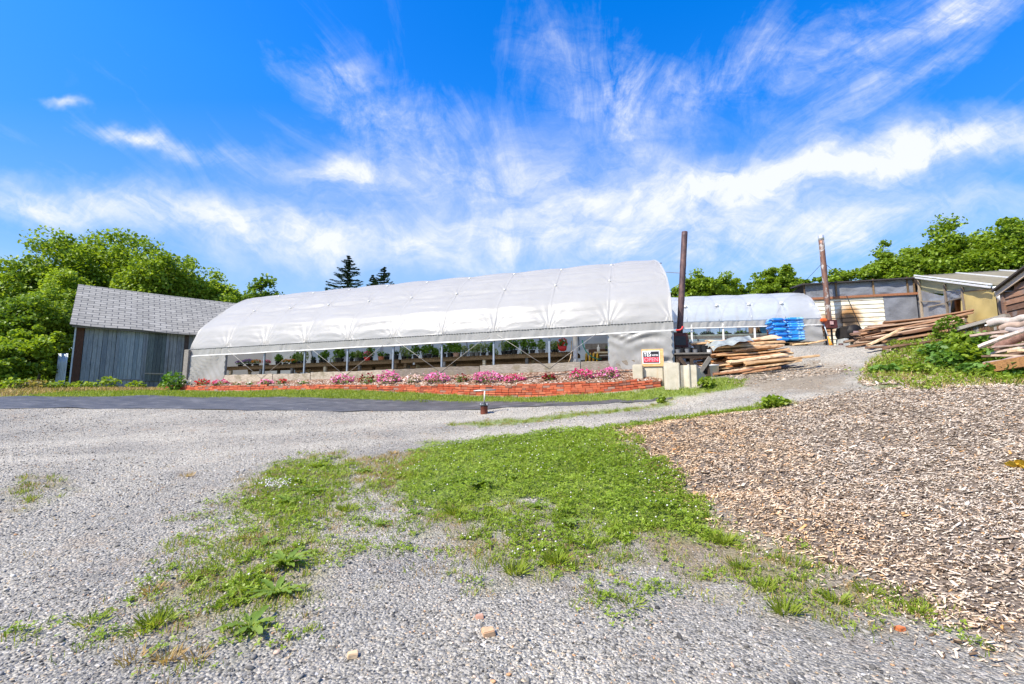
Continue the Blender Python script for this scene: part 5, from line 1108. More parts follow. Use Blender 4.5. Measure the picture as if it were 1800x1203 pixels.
# ------------------------------------------------------------------ lean-to glasshouse with yellowed panels
LA = at(1614, 488, 17.6); LB = at(1753, 505.5, 13.2); fdir = V((LB.x-LA.x, LB.y-LA.y, 0)); FLn = fdir.length; fdir.normalize(); FNn = V((fdir.y, -fdir.x, 0)); 
if FNn.dot(V((-LA.x, -LA.y, 0))) < 0: FNn = -FNn
lt = thing('lean_to', 'patched lean-to greenhouse with yellowed fibreglass panels and a grey ribbed roof', 'greenhouse', (LA.x, LA.y, h1(LA.x, LA.y)))
RD = -GD
def lf(px, row, off=0.0): return on_plane(px, row, LA+FNn*off, FNn)
FIB = m_film("yellowed fibreglass", (.72, .54, .20), clear=.0, trans=.2, rough=.5, wr=3, bump=.15, dirt=(.36,.27,.10))
FIBP = m_film("pale yellow fibreglass", (.58, .52, .30), clear=.0, trans=.35, rough=.5, wr=3, bump=.1)
def quadsheet(ps, mat, nm, amp=.012, n=24, seed=0, th=0, off=0):
    a, b, c_, d_ = ps
    def fn(u, v): 
        p = a.lerp(b, u).lerp(d_.lerp(c_, u), v); o = amp*(math.sin(u*9+v*5+seed)+.6*math.sin(u*17-v*11+seed*2))*min(1, 8*min(u, 1-u, v, 1-v)+.05); return p+FNn*(o+off)
    return MB().grid(fn, n, n).build(nm, mat, lt, True, fixn=False)
ROOFM, t, out = new_mat("grey ribbed roof sheets"); co = t.coord(); n1 = t.noise(t.mapping(co, (1, 1, 6)), 2.0, 6, .6); col = t.ramp(n1, [(.3, (.15,.135,.095)), (.7, (.21,.19,.14))]); finish(t, out, col, .92, t.bump(n1, .3, .02), 0, .15)
ov = FNn*.12
def roofq(u, v):
    p = LA.lerp(LB, v)+V((0,0,.06))+ov+RD*(5.2*u); return p+V((0,0,.012*math.sin(u*5.2*40)))
o = MB().grid(roofq, 220, 6).build('roof', ROOFM, lt, True, fixn=False); md = o.modifiers.new('thick', 'SOLIDIFY'); md.thickness = .02
for k in (0.0, 1.35, 2.7, 4.0):
    q = MB(); q.bar(LA+V((0,0,.10))+ov+RD*k, LB+V((0,0,.10))+ov+RD*k, .035, .04); q.build('roof_rib', WHITE_PAINT, lt)
q = MB(); q.bar(LA+V((0,0,.02))+FNn*.16, LB+V((0,0,.02))+FNn*.16, .03, .055); q.build('rake_board', WHITE_PAINT, lt)
q = MB(); ga = LB+V((0,0,-.03))+ov+fdir*.06; q.tube([ga, ga+RD*3], .06, 10); gt = q.build('gutter', WHITE_PAINT, lt, True)
dsp = [lf(1752, 512, .2), lf(1756, 523, .2), at(1769.5, 533, 12.9), at(1774.5, 552, 12.85)]; dsp.append(dsp[-1]+V((.02, 0, -.8))); q = MB(); q.tube(dsp, .055, 10); q.build('downspout', WHITE_PAINT, lt, True)
zgd = min(h1(LA.x, LA.y), h1(LB.x, LB.y))-.3
FRAME = m_wood('frame timber', (.16,.13,.10), (.40,.34,.27))
quadsheet([lf(1613, 512), lf(1694, 521), lf(1752, 507), lf(1614, 489)], FIBP, 'gable_panel', .008, off=-.01)
quadsheet([lf(1692, 575), lf(1758, 562), lf(1752, 508), lf(1691.5, 512)], FIB, 'yellow_panel', .010, off=.04, seed=2)
gap = lf(1692, 560); 
def down(p, z): return V((p.x, p.y, z))
quadsheet([down(lf(1613, 600), zgd), down(lf(1672, 600), zgd), lf(1672, 524), lf(1613, 509)], m_film("pale grey plastic sheet", (.42,.43,.46), clear=.08, trans=.3, rough=.3, wr=3, bump=.5, dirt=(.25,.25,.27)), 'plastic_wall', .02, off=.02, seed=5)
quadsheet([lf(1662, 530), lf(1693, 524), lf(1692, 509), lf(1660, 512)], FILM_GREY, 'plastic_flap', .015, off=.035, seed=8)
for (pa, pb, wd) in [((1614, 490), (1614, 600), .07), ((1660, 500), (1662, 600), .06), ((1691, 505), (1694, 600), .07), ((1753.5, 506), (1757, 600), .07)]:
    a = lf(*pa, .05); b = down(lf(*pb, .05), zgd); q = MB(); q.bar(a, V((a.x, a.y, zgd)), wd, .05); q.build('frame_post', FRAME, lt)
for (pa, pb) in [((1614, 530), (1652, 530)), ((1631, 540), (1662, 533)), ((1662, 531), (1692, 523)), ((1691, 513), (1752, 506.5))]:
    q = MB(); q.bar(lf(*pa, .06), lf(*pb, .06), .03, .035); q.build('frame_rail', FRAME, lt)
q = MB(); a = lf(1683, 528, -.5); b = lf(1690, 565, -.5); q.bar(a, V((b.x, b.y, zgd)), .14, .12); q.build('orange_post', m_plain('orange stained timber', (.40,.13,.03), .8, .3), lt)
q = MB(); q.bar(lf(1672, 550, -.7), lf(1692, 530, -.7), .08, .08); q.bar(lf(1670, 558, -.8), lf(1694, 556, -.8), .06, .05); q.build('inner_braces', OLDWOOD, lt)
q = MB(); a = LA-FNn*1.3-fdir*7; b = LB-FNn*1.3+fdir*.2; q.add([down(a, zgd), down(b, zgd), b, a], [(0,1,2,3)]); q.build('inner_wall', m_plain('dim inner boards', (.16,.11,.06), .9), lt, fixn=False)
q = MB(); a = LB+RD*.02; q.add([down(a, zgd), down(a+RD*5, zgd), a+RD*5, a], [(0,1,2,3)]); q.build('front_sheet', FILM_GREY, lt, fixn=False)
# ------------------------------------------------------------------ brown clapboard house at the right edge
HC = at(1768, 560, 12.3); hx = -GN; 
def hw(s, z, off=0): return V((HC.x, HC.y, z))+hx*s+GD*off
HE = at(1768, 514, 12.3).z; hb_ = thing('clapboard_house', 'brown weathered clapboard building with a pale rake board at the right edge', 'house', (HC.x, HC.y, h1(HC.x, HC.y)))
CLAP = m_wood('weathered brown clapboard', (.10,.055,.04), (.32,.19,.13), (1.5, 1.5, 22), .9, True, (.20,.17,.16))
zc0 = HE-2.6; slope = .27; WDT = 4.4; q = MB(); ch = .17
for i in range(32):
    za = zc0+ch*i; zb2 = za+ch; s0 = 0 if zb2 < HE else (zb2-HE)/slope
    if s0 > WDT/2: break
    q.add([hw(s0, za, .03), hw(WDT-s0, za, .03), hw(WDT-s0, zb2, .005), hw(s0, zb2, .005), hw(s0, za, -.02), hw(WDT-s0, za, -.02), hw(WDT-s0, zb2, -.02), hw(s0, zb2, -.02)], [(0,1,2,3),(1,0,4,5),(3,2,6,7),(0,3,7,4),(2,1,5,6),(5,4,7,6)])
q.build('clapboard_wall', CLAP, hb_)
pk = HE+slope*WDT/2
q = MB(); q.bar(hw(-.08, HE-.04, .10), hw(WDT/2, pk+.04, .10), .035, .13); q.bar(hw(WDT+.16, HE-.06, .10), hw(WDT/2, pk+.04, .10), .035, .13); q.build('rake_board', m_wood('pale rake board', (.30,.24,.2), (.55,.47,.4)), hb_)
for s in (1, -1):
    a = hw(-.06, HE+.04, .2) if s > 0 else hw(WDT+.25, HE-.02, .2); b = hw(WDT/2, pk+.14, .2); e = -GD*6.2; n_ = V((0,0,.05)); q = MB(); q.add([a, b, b+e, a+e, a+n_, b+n_, b+e+n_, a+e+n_], [(0,1,2,3),(7,6,5,4),(0,4,5,1),(1,5,6,2),(2,6,7,3),(3,7,4,0)]); q.build('roof', m_plain('dark brown roof', (.05,.04,.035), .9), hb_)
q = MB(); q.box(hw(.05, (zc0+HE)/2, .04), (.10, .05, HE-zc0), hx, GD); q.build('corner_board', CLAP, hb_)
for s in (0, WDT):
    q = MB(); q.box(hw(s, (zc0+HE)/2, 0)-GD*3, (.04, 6, HE-zc0), hx, GD); q.build('side_wall', CLAP, hb_)
# ------------------------------------------------------------------ lumber, logs, pallets
def slab_mat(name, pal):
    m, t, out = new_mat(name); co = t.coord(); g = t.noise(t.mapping(co, (1.2, 14, 14)), 2.5, 8, .65, .5); r = t.math('FRACT', t.math('MULTIPLY', t.objrand(), 7.3))
    col = t.ramp(r, [(i/(len(pal)-1), c) for i, c in enumerate(pal)]); col = t.mix(1, col, t.ramp(g, [(.25, (.5,.45,.4)), (.6, (1.05,1.05,1.05))]), 'MULTIPLY')
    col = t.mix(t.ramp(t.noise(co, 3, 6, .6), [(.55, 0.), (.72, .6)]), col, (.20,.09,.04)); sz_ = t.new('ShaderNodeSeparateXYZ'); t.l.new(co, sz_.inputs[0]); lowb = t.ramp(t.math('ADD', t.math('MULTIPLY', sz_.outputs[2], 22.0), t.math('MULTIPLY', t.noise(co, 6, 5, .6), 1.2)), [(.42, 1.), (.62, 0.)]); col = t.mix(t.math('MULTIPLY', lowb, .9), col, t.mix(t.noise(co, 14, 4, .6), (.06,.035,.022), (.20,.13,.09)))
    finish(t, out, col, .85, t.bump(g, .6, .015), 0, .2); return m
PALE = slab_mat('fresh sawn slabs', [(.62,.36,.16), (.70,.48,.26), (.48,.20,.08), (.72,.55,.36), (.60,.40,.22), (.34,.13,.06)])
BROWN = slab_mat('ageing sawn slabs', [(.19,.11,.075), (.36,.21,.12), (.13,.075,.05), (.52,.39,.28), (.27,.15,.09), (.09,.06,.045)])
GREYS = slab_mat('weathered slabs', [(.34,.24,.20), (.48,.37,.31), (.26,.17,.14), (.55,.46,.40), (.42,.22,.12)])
BARK = m_plain('rough bark', (.15,.10,.08), .95, .5, 7, 0, .9, dirt=(.30,.24,.20), dirt_amt=.6)
def slab_mesh(L, W, T, seed):
    r = random.Random(seed); n = 16; sec = [(-W/2, 0), (-W*.42, T), (W*.40, T*1.0), (W/2, T*.1), (W*.25, -T*.4), (-W*.25, -T*.4)]; vs = []; fs = []; b1, b2, ph = r.uniform(-.03, .03), r.uniform(-.02, .02), r.uniform(0, 6)
    for i in range(n+1):
        u = i/n; x = (u-.5)*L; k = 1+.16*math.sin(u*5+ph)+.08*math.sin(u*13+ph); dy = b1*math.sin(u*3.1)*3; dz = b2*math.sin(u*3.1)*2
        for y, z in sec: vs.append((x+r.uniform(-.01, .01), y*k+dy+r.uniform(-.006, .006), z+dz+r.uniform(-.004, .004)))
    m = len(sec)
    for i in range(n):
        for k in range(m): fs.append((i*m+k, i*m+(k+1) % m, (i+1)*m+(k+1) % m, (i+1)*m+k))
    fs += [tuple(range(m-1, -1, -1)), tuple(n*m+k for k in range(m))]; q = MB(); q.add(vs, fs); return q
def lumber(kind, mat, grp, cen, ax, n_layer, per, depth, z_step, L, labels, seed, back, rise, taper=.0, name='rough_plank'):
    r = random.Random(seed); ax = V(ax).normalized(); yd = V((-ax.y, ax.x, 0)).normalized(); protos_ = []
    for k in range(6):
        o = slab_mesh(L*r.uniform(.82, 1.08), r.uniform(.14, .24), r.uniform(.03, .05), seed*10+k).build(name, mat, None, False); o.location = (0,0,0); protos_.append([o, False])
    cnt = 0
    for k in range(n_layer):
        for j in range(per):
            f = (j+r.uniform(-.2, .2))/max(1, per-1); off = back*k+(depth-back*k*1.3)*f; sh = r.uniform(-.28, .28)*L*.5+taper*k
            p = V(cen)+yd*off+ax*sh+V((0,0,z_step*k+r.uniform(-.02, .03)+.02)); rec = protos_[(k*per+j) % 6]
            if rec[1]:
                o = rec[0].copy(); COL.objects.link(o)
            else: o = rec[0]; rec[1] = True
            o.location = p; X = (ax+V((0, r.uniform(-.09, .09), rise*0+r.uniform(-.045, .045)))).normalized(); Z = V((r.uniform(-.1, .1), r.uniform(-.35, .25), 1)); Y = Z.cross(X).normalized(); Z = X.cross(Y)
            o.rotation_euler = Matrix((X, Y, Z)).transposed().to_euler(); o.scale = (r.uniform(.8, 1.12), r.uniform(.8, 1.25), r.uniform(.8, 1.3))
            tag(o, labels[0] if k < n_layer*.4 else labels[1] if k < n_layer-1 else labels[2], 'plank', grp); cnt += 1
    return cnt
a = gp(1266, 654, 13.15); b = gp(1424, 633, 14.0); ax = (b-a).normalized()
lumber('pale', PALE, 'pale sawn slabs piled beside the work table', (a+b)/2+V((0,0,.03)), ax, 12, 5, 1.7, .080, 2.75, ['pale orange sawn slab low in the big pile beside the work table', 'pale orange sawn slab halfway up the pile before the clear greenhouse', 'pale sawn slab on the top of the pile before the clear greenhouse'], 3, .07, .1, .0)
q = MB(); o = slab_mesh(2.3, .16, .045, 99).build('rough_plank', PALE, None); p = at(1375, 633, 13.3); p.z = h1(p.x, p.y)+.30; o.location = p; o.rotation_euler = (.1, -.10, .10); tag(o, 'long pale slab sticking out at the right from the big lumber pile', 'plank', 'pale sawn slabs piled beside the work table')
for i, (px, row, Y, L, rz) in enumerate([(1300, 660, 12.9, 1.6, .12), (1338, 654, 13.0, 1.3, .2), (1290, 652, 13.0, 1.0, .3), (1425, 607, 16.3, 1.2, .05)]):
    o = slab_mesh(L, .15, .045, 120+i).build('rough_plank', PALE, None); p = at(px, row, Y); o.location = (p.x, p.y, h1(p.x, p.y)+.05); o.rotation_euler = (0, -.14, rz); tag(o, ['long bark edged slab lying on the ground below the big pile', 'short slab on the ground in front of the big pile', 'short slab at the left foot of the big pile by the bucket', 'lone slab on the ground before the blue bag pallet'][i], 'plank', 'pale sawn slabs piled beside the work table')
# tarp over the left end
TA = at(1262, 612, 13.9); 
def tarp(u, v):
    p = V((TA.x-.30+1.25*u, TA.y-.35+1.0*v, 0)); z0 = TA.z+.13+.22*u+.05*v-.30*max(0, .25-v)*2.0-.30*max(0, .2-u)*2; p.z = z0+.035*math.sin(u*11+v*5)*math.sin(v*8+1)+.02*math.sin(u*23+v*9); return p
tag(MB().grid(tarp, 40, 30).build('grey_tarp', m_plain('grey green tarp cloth', (.24,.27,.27), .6, .35, 3, dirt=(.05,.06,.08), dirt_amt=.9), None, True, fixn=False), 'crumpled grey tarp over the left end of the pale lumber pile', 'tarp')
a = gp(1533, 607, 14.3); b = gp(1665, 588, 13.7); ax = (b-a).normalized()
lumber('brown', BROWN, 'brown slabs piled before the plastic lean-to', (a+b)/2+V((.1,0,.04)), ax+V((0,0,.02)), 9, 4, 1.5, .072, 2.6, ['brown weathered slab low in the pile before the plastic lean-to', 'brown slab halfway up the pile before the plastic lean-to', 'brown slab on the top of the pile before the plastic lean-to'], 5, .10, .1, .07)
for i, (px, row, Y, L, rz, ry) in enumerate([(1556, 596, 14.0, 1.3, .1, -.42), (1560, 610, 13.6, 1.2, -.1, -.1), (1650, 604, 13.0, 1.0, .1, -.1), (1600, 608, 13.2, 1.6, .0, -.12)]):
    o = slab_mesh(L, .16, .045, 140+i).build('rough_plank', PALE if i == 0 else BROWN, None); p = at(px, row, Y); o.location = p if i == 0 else (p.x, p.y, h1(p.x, p.y)+.05); o.rotation_euler = (0, ry, rz)
    tag(o, ['short pale slab propped at the left end of the brown slab pile', 'bark slab on the ground at the left foot of the brown pile', 'pale board end at the right foot of the brown pile', 'curved bark slab on the ground before the brown pile'][i], 'plank', 'brown slabs piled before the plastic lean-to')
# old pallet like rack with a long grey board on it
ra, rb = at(1686, 579, 12.6), at(1772, 555, 11.6); rk = thing('slatted_rack', 'dark rack of upright slats under a long grey board beside the logs', 'rack', (ra.x, ra.y, h1(ra.x, ra.y)))
q = MB(); q.bar(ra, rb, .22, .10); q.build('top_board', GREYWOOD, rk, bevel=.012)
n = 17
for i in range(n):
    p = ra.lerp(rb, (i+.4)/n); g_ = h1(p.x, p.y)-.05; q = MB(); q.box(V((p.x, p.y, (p.z-.06+g_)/2)), (.045, .09, p.z-.06-g_)); q.build('slat', rnd.choice([OLDWOOD, GREYWOOD, BROWN]), rk)
for d_ in (-.30,):
    q = MB(); q.bar(ra+V((0,0,d_-.05)), rb+V((0,0,d_-.02)), .14, .06); q.build('lower_rail', DARKWOOD, rk)
ENDG = m_plain('sawn log end', (.52,.36,.22), .85, .2, 12, 0, .3)
def log(pa, pb, r_, lab, mat=BARK, grp='logs and slabs heaped at the right edge', n=14):
    pa, pb = V(pa), V(pb); q = MB(); m = 14; ph = rnd.uniform(0, 6); pts_ = [pa.lerp(pb, i/m)+V((0, 0, .02*math.sin(i*.9+ph))) for i in range(m+1)]; rs = [r_*(1-.12*i/m+.05*math.sin(i*1.7+ph)) for i in range(m+1)]
    o = thing('log', lab, 'log', tuple((pa+pb)/2), grp); q.tube(pts_, rs, n, False); q.build('bark', mat, o, True)
    for e, s in ((0, -1), (m, 1)):
        d_ = (pts_[e]-pts_[e-1 if e else 1]).normalized(); q = MB(); q.tube([pts_[e]-d_*.012, pts_[e]+d_*.004], rs[e]*.985, n); q.build('cut_end', ENDG, o)
log(at(1741, 618, 10.6), at(1835, 571, 9.8), .115, 'thick red brown log in the middle of the right hand heap', m_plain('red brown bark', (.22,.12,.09), .95, .45, 8, 0, .9))
log(at(1738, 569, 11.2), at(1830, 557, 10.4), .10, 'pale grey log on top of the right hand heap', m_plain('pale grey bark', (.40,.35,.31), .9, .3, 9, 0, .7))
log(at(1762, 577, 10.9), at(1840, 563, 10.0), .095, 'brownish log just below the pale top log at the right edge', m_plain('tan bark', (.34,.25,.19), .9, .3, 9, 0, .7))
log(at(1772, 582, 10.6), at(1845, 575, 9.7), .07, 'thin grey log third from the top of the right hand heap', m_plain('grey bark', (.32,.28,.26), .9, .3, 9, 0, .7))
def plank_at(pa, pb, w_, th, lab, mat, nm='rough_plank', ct='plank', grp='logs and slabs heaped at the right edge'):
    pa, pb = V(pa), V(pb); X = (pb-pa); L = X.length; o = slab_mesh(L, w_, th, int(pa.x*977) % 1000).build(nm, mat, None); o.location = (pa+pb)/2; X.normalize(); Y = V((0,0,1)).cross(X).normalized(); Z = X.cross(Y); o.rotation_euler = Matrix((X, Y, Z)).transposed().to_euler(); tag(o, lab, ct, grp); return o
for pa, pb, w_, th, lab, mat in [
 ((1728, 613, 10.3), (1812, 583, 9.4), .10, .06, 'long pale peeled pole slanting up across the right hand heap', m_plain('peeled pole', (.60,.50,.44), .8, .15)),
 ((1707, 594, 11.2), (1815, 583, 10.2), .10, .05, 'long pinkish slab pointing left below the slatted rack', GREYS), ((1742, 597, 11.0), (1768, 595, 10.6), .18, .05, 'short wide pinkish slab stub below the slatted rack', GREYS),
 ((1746, 614, 10.5), (1815, 607, 9.9), .10, .04, 'thin slab just under the thick red brown log', GREYS), ((1742, 625, 10.3), (1815, 612, 9.6), .12, .045, 'pale slab under the thin slab of the right hand heap', GREYS),
 ((1728, 632, 10.2), (1815, 622, 9.5), .14, .04, 'reddish slab in the lower part of the right hand heap', BROWN), ((1775, 622, 9.9), (1830, 624, 9.3), .16, .05, 'creamy slab end at the right edge of the heap', PALE), ((1750, 628, 10.0), (1830, 632, 9.2), .16, .04, 'orange brown slab low in the right hand heap', BROWN),
 ((1760, 605, 10.7), (1830, 597, 9.9), .16, .05, 'grey slab tucked behind the thick red brown log', GREYS), ((1732, 575, 11.3), (1758, 571, 11.1), .06, .03, 'small white stick leaning on the slatted rack', WHITE_PAINT)]:
    plank_at(at(*pa), at(*pb), w_, th, lab, mat)
# big sawn timber lying on the ground
ta, tb_ = at(1724, 650, 10.0), at(1815, 634, 9.3); q = MB(); q.bar(ta, tb_, .24, .22); o = q.build('squared_timber', m_wood('orange sawn timber', (.12,.06,.03), (.30,.165,.07), (1.5, 9, 9)), None, bevel=.012); tag(o, 'heavy squared timber with a dark top lying before the log heap', 'timber')
q = MB(); d_ = (tb_-ta); q.grid(lambda u, v: ta+d_*(u*1.0)+V((-.02*v, -.14+.30*v, .118+.012*math.sin(u*13+v*4))), 24, 5); sl = q.build('bark_top', m_plain('grey brown bark top', (.26,.19,.16), .95, .4, 7, 0, .8), o, True, fixn=False); sl.location = -o.location*0
sl.data.transform(Matrix.Translation(-V((0,0,0))))
# ------------------------------------------------------------------ trees and bushes
TL = {'mid': m_leaf('broad leaves', (.10,.165,.011), (.21,.31,.024), (.33,.43,.07), .42), 'bright': m_leaf('bright young leaves', (.14,.215,.012), (.27,.38,.03), (.39,.48,.10), .45),
      'deep': m_leaf('deep green leaves', (.06,.115,.010), (.14,.235,.02), (.23,.33,.05), .38), 'needle': m_leaf('spruce needles', (.014,.038,.022), (.035,.075,.038), None, .1)}
TBARK = m_plain('grey tree bark', (.12,.095,.075), .95, .4, 8, 0, .6)
def crown_leaves(cen, rad, nclump, nleaf, lsize, seed, shell=.55, clump_r=.26, droop=.0):
    r = np.random.default_rng(seed); d = r.normal(size=(nclump, 3)); d /= np.linalg.norm(d, axis=1)[:,None]; d[:,2] = np.where(d[:,2] < -.35, -d[:,2]*.5, d[:,2])
    lob = 1+.22*np.sin(d[:,0]*4+seed)*np.cos(d[:,1]*5+seed*2)+.12*np.sin(d[:,2]*9+seed)
    k = (shell+(1-shell)*r.random(nclump)**.6)*lob; C = np.array(cen)+d*k[:,None]*np.array(rad); per = max(1, nleaf//nclump); rm = clump_r*float(np.mean(rad))
    e = r.normal(size=(nclump, per, 3)); e /= np.linalg.norm(e, axis=2)[:,:,None]; e *= (r.random((nclump, per, 1))**.45)*rm*r.uniform(.6, 1.35, (nclump, 1, 1)); e[:,:,2] *= .7; e[:,:,2] -= droop*np.hypot(e[:,:,0], e[:,:,1])
    P = (C[:,None]+e).reshape(-1, 3); n = len(P)
    R = rot_arr(r.uniform(0, 6.28, n), r.normal(0, .65, n), r.normal(0, .65, n)); S = lsize*r.uniform(.6, 1.35, n)
    return scatter(*LEAF_W, P, R, S), C
def tree(name, label, group, px, rtop, rbot, hw_, Y, mat, nclump, nleaf, lsize, seed, depth=None, trunk_r=.16, base_row=None, shell=.55, clump_r=.26, cat_='tree'):
    top = at(px, rtop, Y); bot = at(px, rbot, Y); cen = (top+bot)/2; rz = (top.z-bot.z)/2; rx = hw_*Y/F; ry = depth or rx*.8; g_ = h1(cen.x, cen.y)
    o = thing(name, label, cat_, (cen.x, cen.y, g_), group)
    (v, f), C = crown_leaves(tuple(cen), (rx, ry, rz), nclump, nleaf, lsize, seed, shell, clump_r); np_mesh('crown', v, f, mat, o)
    q = MB(); b = V((cen.x, cen.y, g_-.1)); t0_ = cen-V((0,0,rz*.35)); q.tube([b, b.lerp(t0_, .5)+V((.1,0,0)), t0_, cen+V((0,0,rz*.4))], [trunk_r, trunk_r*.85, trunk_r*.7, trunk_r*.3], 9)
    r = random.Random(seed)
    for i in range(9):
        c = C[r.randrange(len(C))]; s = t0_.lerp(cen+V((0,0,rz*.35)), r.uniform(0, .8)); e = V(c); m_ = s.lerp(e, .5)+V((0,0,.12*rz*r.uniform(-.2, .6))); q.tube([s, m_, e], [trunk_r*.38, trunk_r*.25, .015], 6)
    q.build('trunk', TBARK, o, True); return o
GL_ = 'trees and bushes left of and behind the shed'; GR_ = 'row of trees on the hill behind the right hand buildings'
tree('broadleaf_tree', 'broad rounded tree rising highest behind the shed roof', GL_, 160, 412, 640, 92, 29, TL['mid'], 280, 34000, .19, 21, trunk_r=.25)
tree('broadleaf_tree', 'dense rounded tree just right of the tallest tree behind the shed', GL_, 268, 432, 640, 62, 28, TL['mid'], 220, 22000, .185, 22, trunk_r=.22)
tree('young_tree', 'bright yellow green young tree behind the right end of the shed roof', GL_, 352, 484, 580, 62, 30, TL['bright'], 170, 15000, .17, 23)
tree('young_tree', 'bright green bush showing just above the shed ridge, left of the young tree', GL_, 305, 492, 640, 34, 29, TL['bright'], 80, 5000, .2, 24)
tree('locust_tree', 'thin dark feathery tree above the left end of the long greenhouse', GL_, 448, 490, 590, 46, 36, TL['deep'], 34, 2600, .26, 25, shell=.3, clump_r=.3)
tree('broadleaf_tree', 'tree at the left edge of the photo behind the tall bushes', GL_, 30, 462, 660, 75, 26, TL['mid'], 220, 21000, .185, 26, trunk_r=.22)
for i, a in enumerate([(15, 520, 690, 55, 20.5, 'deep', 'dark tall bush at the far left edge'), (75, 505, 685, 50, 21.5, 'mid', 'tall leafy bush beside the left corner of the shed roof'), (45, 585, 692, 52, 18.6, 'bright', 'light green bush spilling forward at the left'), (98, 600, 690, 24, 19.2, 'mid', 'narrow leafy bush against the metal sheet'), (0, 615, 695, 40, 17.5, 'mid', 'low leafy bush at the left edge near the black cloth'), (25, 640, 700, 60, 23, 'deep', 'dark low thicket under the left trees'), (100, 635, 700, 40, 23.5, 'deep', 'dark low thicket behind the metal sheet'), (110, 470, 620, 42, 25, 'bright', 'sunlit tree top between the edge tree and the tallest tree')]):
    tree('leafy_bush', a[6], GL_, a[0], a[1], a[2], a[3], a[4], TL[a[5]], 140, 12000, .135, 40+i, trunk_r=.06, cat_='bush')
for i, a in enumerate([(1240, 482, 560, 48, 33, 'mid', 'rounded tree just right of the maroon flue', 90, 4200), (1293, 492, 560, 20, 34, 'mid', 'small tree next right of the rounded tree by the flue', 34, 1300), (1186, 508, 570, 14, 34, 'deep', 'bit of dark tree between the long greenhouse end and the flue', 26, 900), (1318, 500, 560, 18, 35, 'deep', 'low open tree in the gap of the tree row', 22, 700), (1367, 471, 560, 42, 32, 'mid', 'open crowned tree above the smaller greenhouse', 76, 3600), (1424, 488, 560, 26, 34, 'deep', 'dark low tree left of the rust patched flue', 40, 1600),
   (1478, 472, 560, 38, 32, 'mid', 'tree behind the boiler shed roof right of its flue', 60, 2800), (1565, 437, 560, 46, 30, 'mid', 'loose tree with sky gaps above the boiler shed', 74, 3600), (1680, 408, 560, 72, 29, 'mid', 'big rounded tree above the lean-to roof', 150, 8600), (1775, 396, 560, 66, 28, 'mid', 'tallest tree at the right edge of the photo', 150, 9000), (1625, 440, 560, 40, 31, 'bright', 'lighter green tree left of the big rounded one', 70, 3600), (1845, 400, 560, 60, 27, 'deep', 'tree running off the right edge behind the clapboard house', 90, 4500)]):
    tree('hill_tree', a[6], GR_, a[0], a[1], a[2], a[3], a[4], TL[a[5]], int(a[7]*1.5), int(a[8]*3.2), .19, 60+i, trunk_r=.16, clump_r=.24, shell=.45)
def spruce(px, rtop, Y, hw_, rbase, label, seed):
    top = at(px, rtop, Y); b = at(px, rbase, Y); g_ = h1(top.x, top.y); o = thing('spruce_tree', label, 'tree', (top.x, top.y, g_), 'spruces behind the long greenhouse'); r = random.Random(seed)
    q = MB(); q.tube([(top.x, top.y, g_-.1), tuple(top)], [.2, .02], 8); q.build('trunk', TBARK, o)
    span = top.z-b.z; wmax = hw_*Y/F; P = []; R = []; S = []; rr = np.random.default_rng(seed); z = .05
    ps, ys, ts = [], [], []
    while z < span*1.35:
        n = 6 if z > .5 else 4
        for k in range(n):
            az = r.uniform(0, 6.28); L = wmax*min(1.25, (z/span)**.85)*r.uniform(.6, 1.15)+.08; m = int(12+L*22)
            for j in range(m):
                u = (j+.5)/m; d_ = L*u; zz = top.z-z-.10*d_+.28*d_*d_/max(L, .2)-.12*L*u
                side = r.uniform(-.16, .16)*(1.1-u)*min(1, L); x = top.x+d_*math.cos(az)-side*math.sin(az); y = top.y+d_*math.sin(az)+side*math.cos(az)
                ps.append((x, y, zz+r.uniform(-.06, .03))); ys.append(az-math.pi/2+r.uniform(-.8, .8)); ts.append(r.uniform(-.5, .35))
        z += .17+.10*z/span
    P = np.array(ps); n = len(P); R = rot_arr(np.array(ys), np.array(ts), rr.normal(0, .4, n)); S = np.c_[rr.uniform(.16,.26,n), rr.uniform(.20,.36,n), np.full(n,.2)]
    v, f = scatter(*LEAF, P, R, S); np_mesh('branches', v, f, TL['needle'], o)
spruce(613, 450, 40, 34, 505, 'dark pointed spruce, the larger of two behind the long greenhouse', 5); spruce(676, 470, 42, 24, 505, 'dark pointed spruce, the smaller of two behind the long greenhouse', 6); spruce(656, 484, 44, 10, 500, 'tip of a third dark spruce left of the smaller spruce', 9)
# ------------------------------------------------------------------ weeds, vines, rosettes
WL_ = m_leaf('weed leaves', (.12,.20,.013), (.24,.335,.03), (.38,.43,.10), .4); NET = m_leaf('nettle leaves', (.065,.145,.02), (.135,.26,.04), (.25,.37,.11), .38)
def weed(name, label, c, rx, rz, n, ls, mat, seed, grp=None, ct='weed', bm_=LEAF_W):
    o = thing(name, label, ct, tuple(c), grp); P, R, S = leaves_in(n, (c.x, c.y, c.z+rz*.8), (rx, rx, rz), ls, .55, .25, seed); k = P[:,2] > c.z-.01; v, f = scatter(*bm_, P[k], R[k], S[k]); np_mesh('leaves', v, f, mat, o)
    q = MB(); r = random.Random(seed)
    for i in range(6): a_ = r.uniform(0, 6.28); q.tube([c-V((0,0,.03)), c+V((rx*.6*math.cos(a_), rx*.6*math.sin(a_), rz*r.uniform(.8, 1.5)))], [.010, .004], 5)
    q.build('stems', mat, o); return o
G1 = 'leafy weeds in front of the log heap'
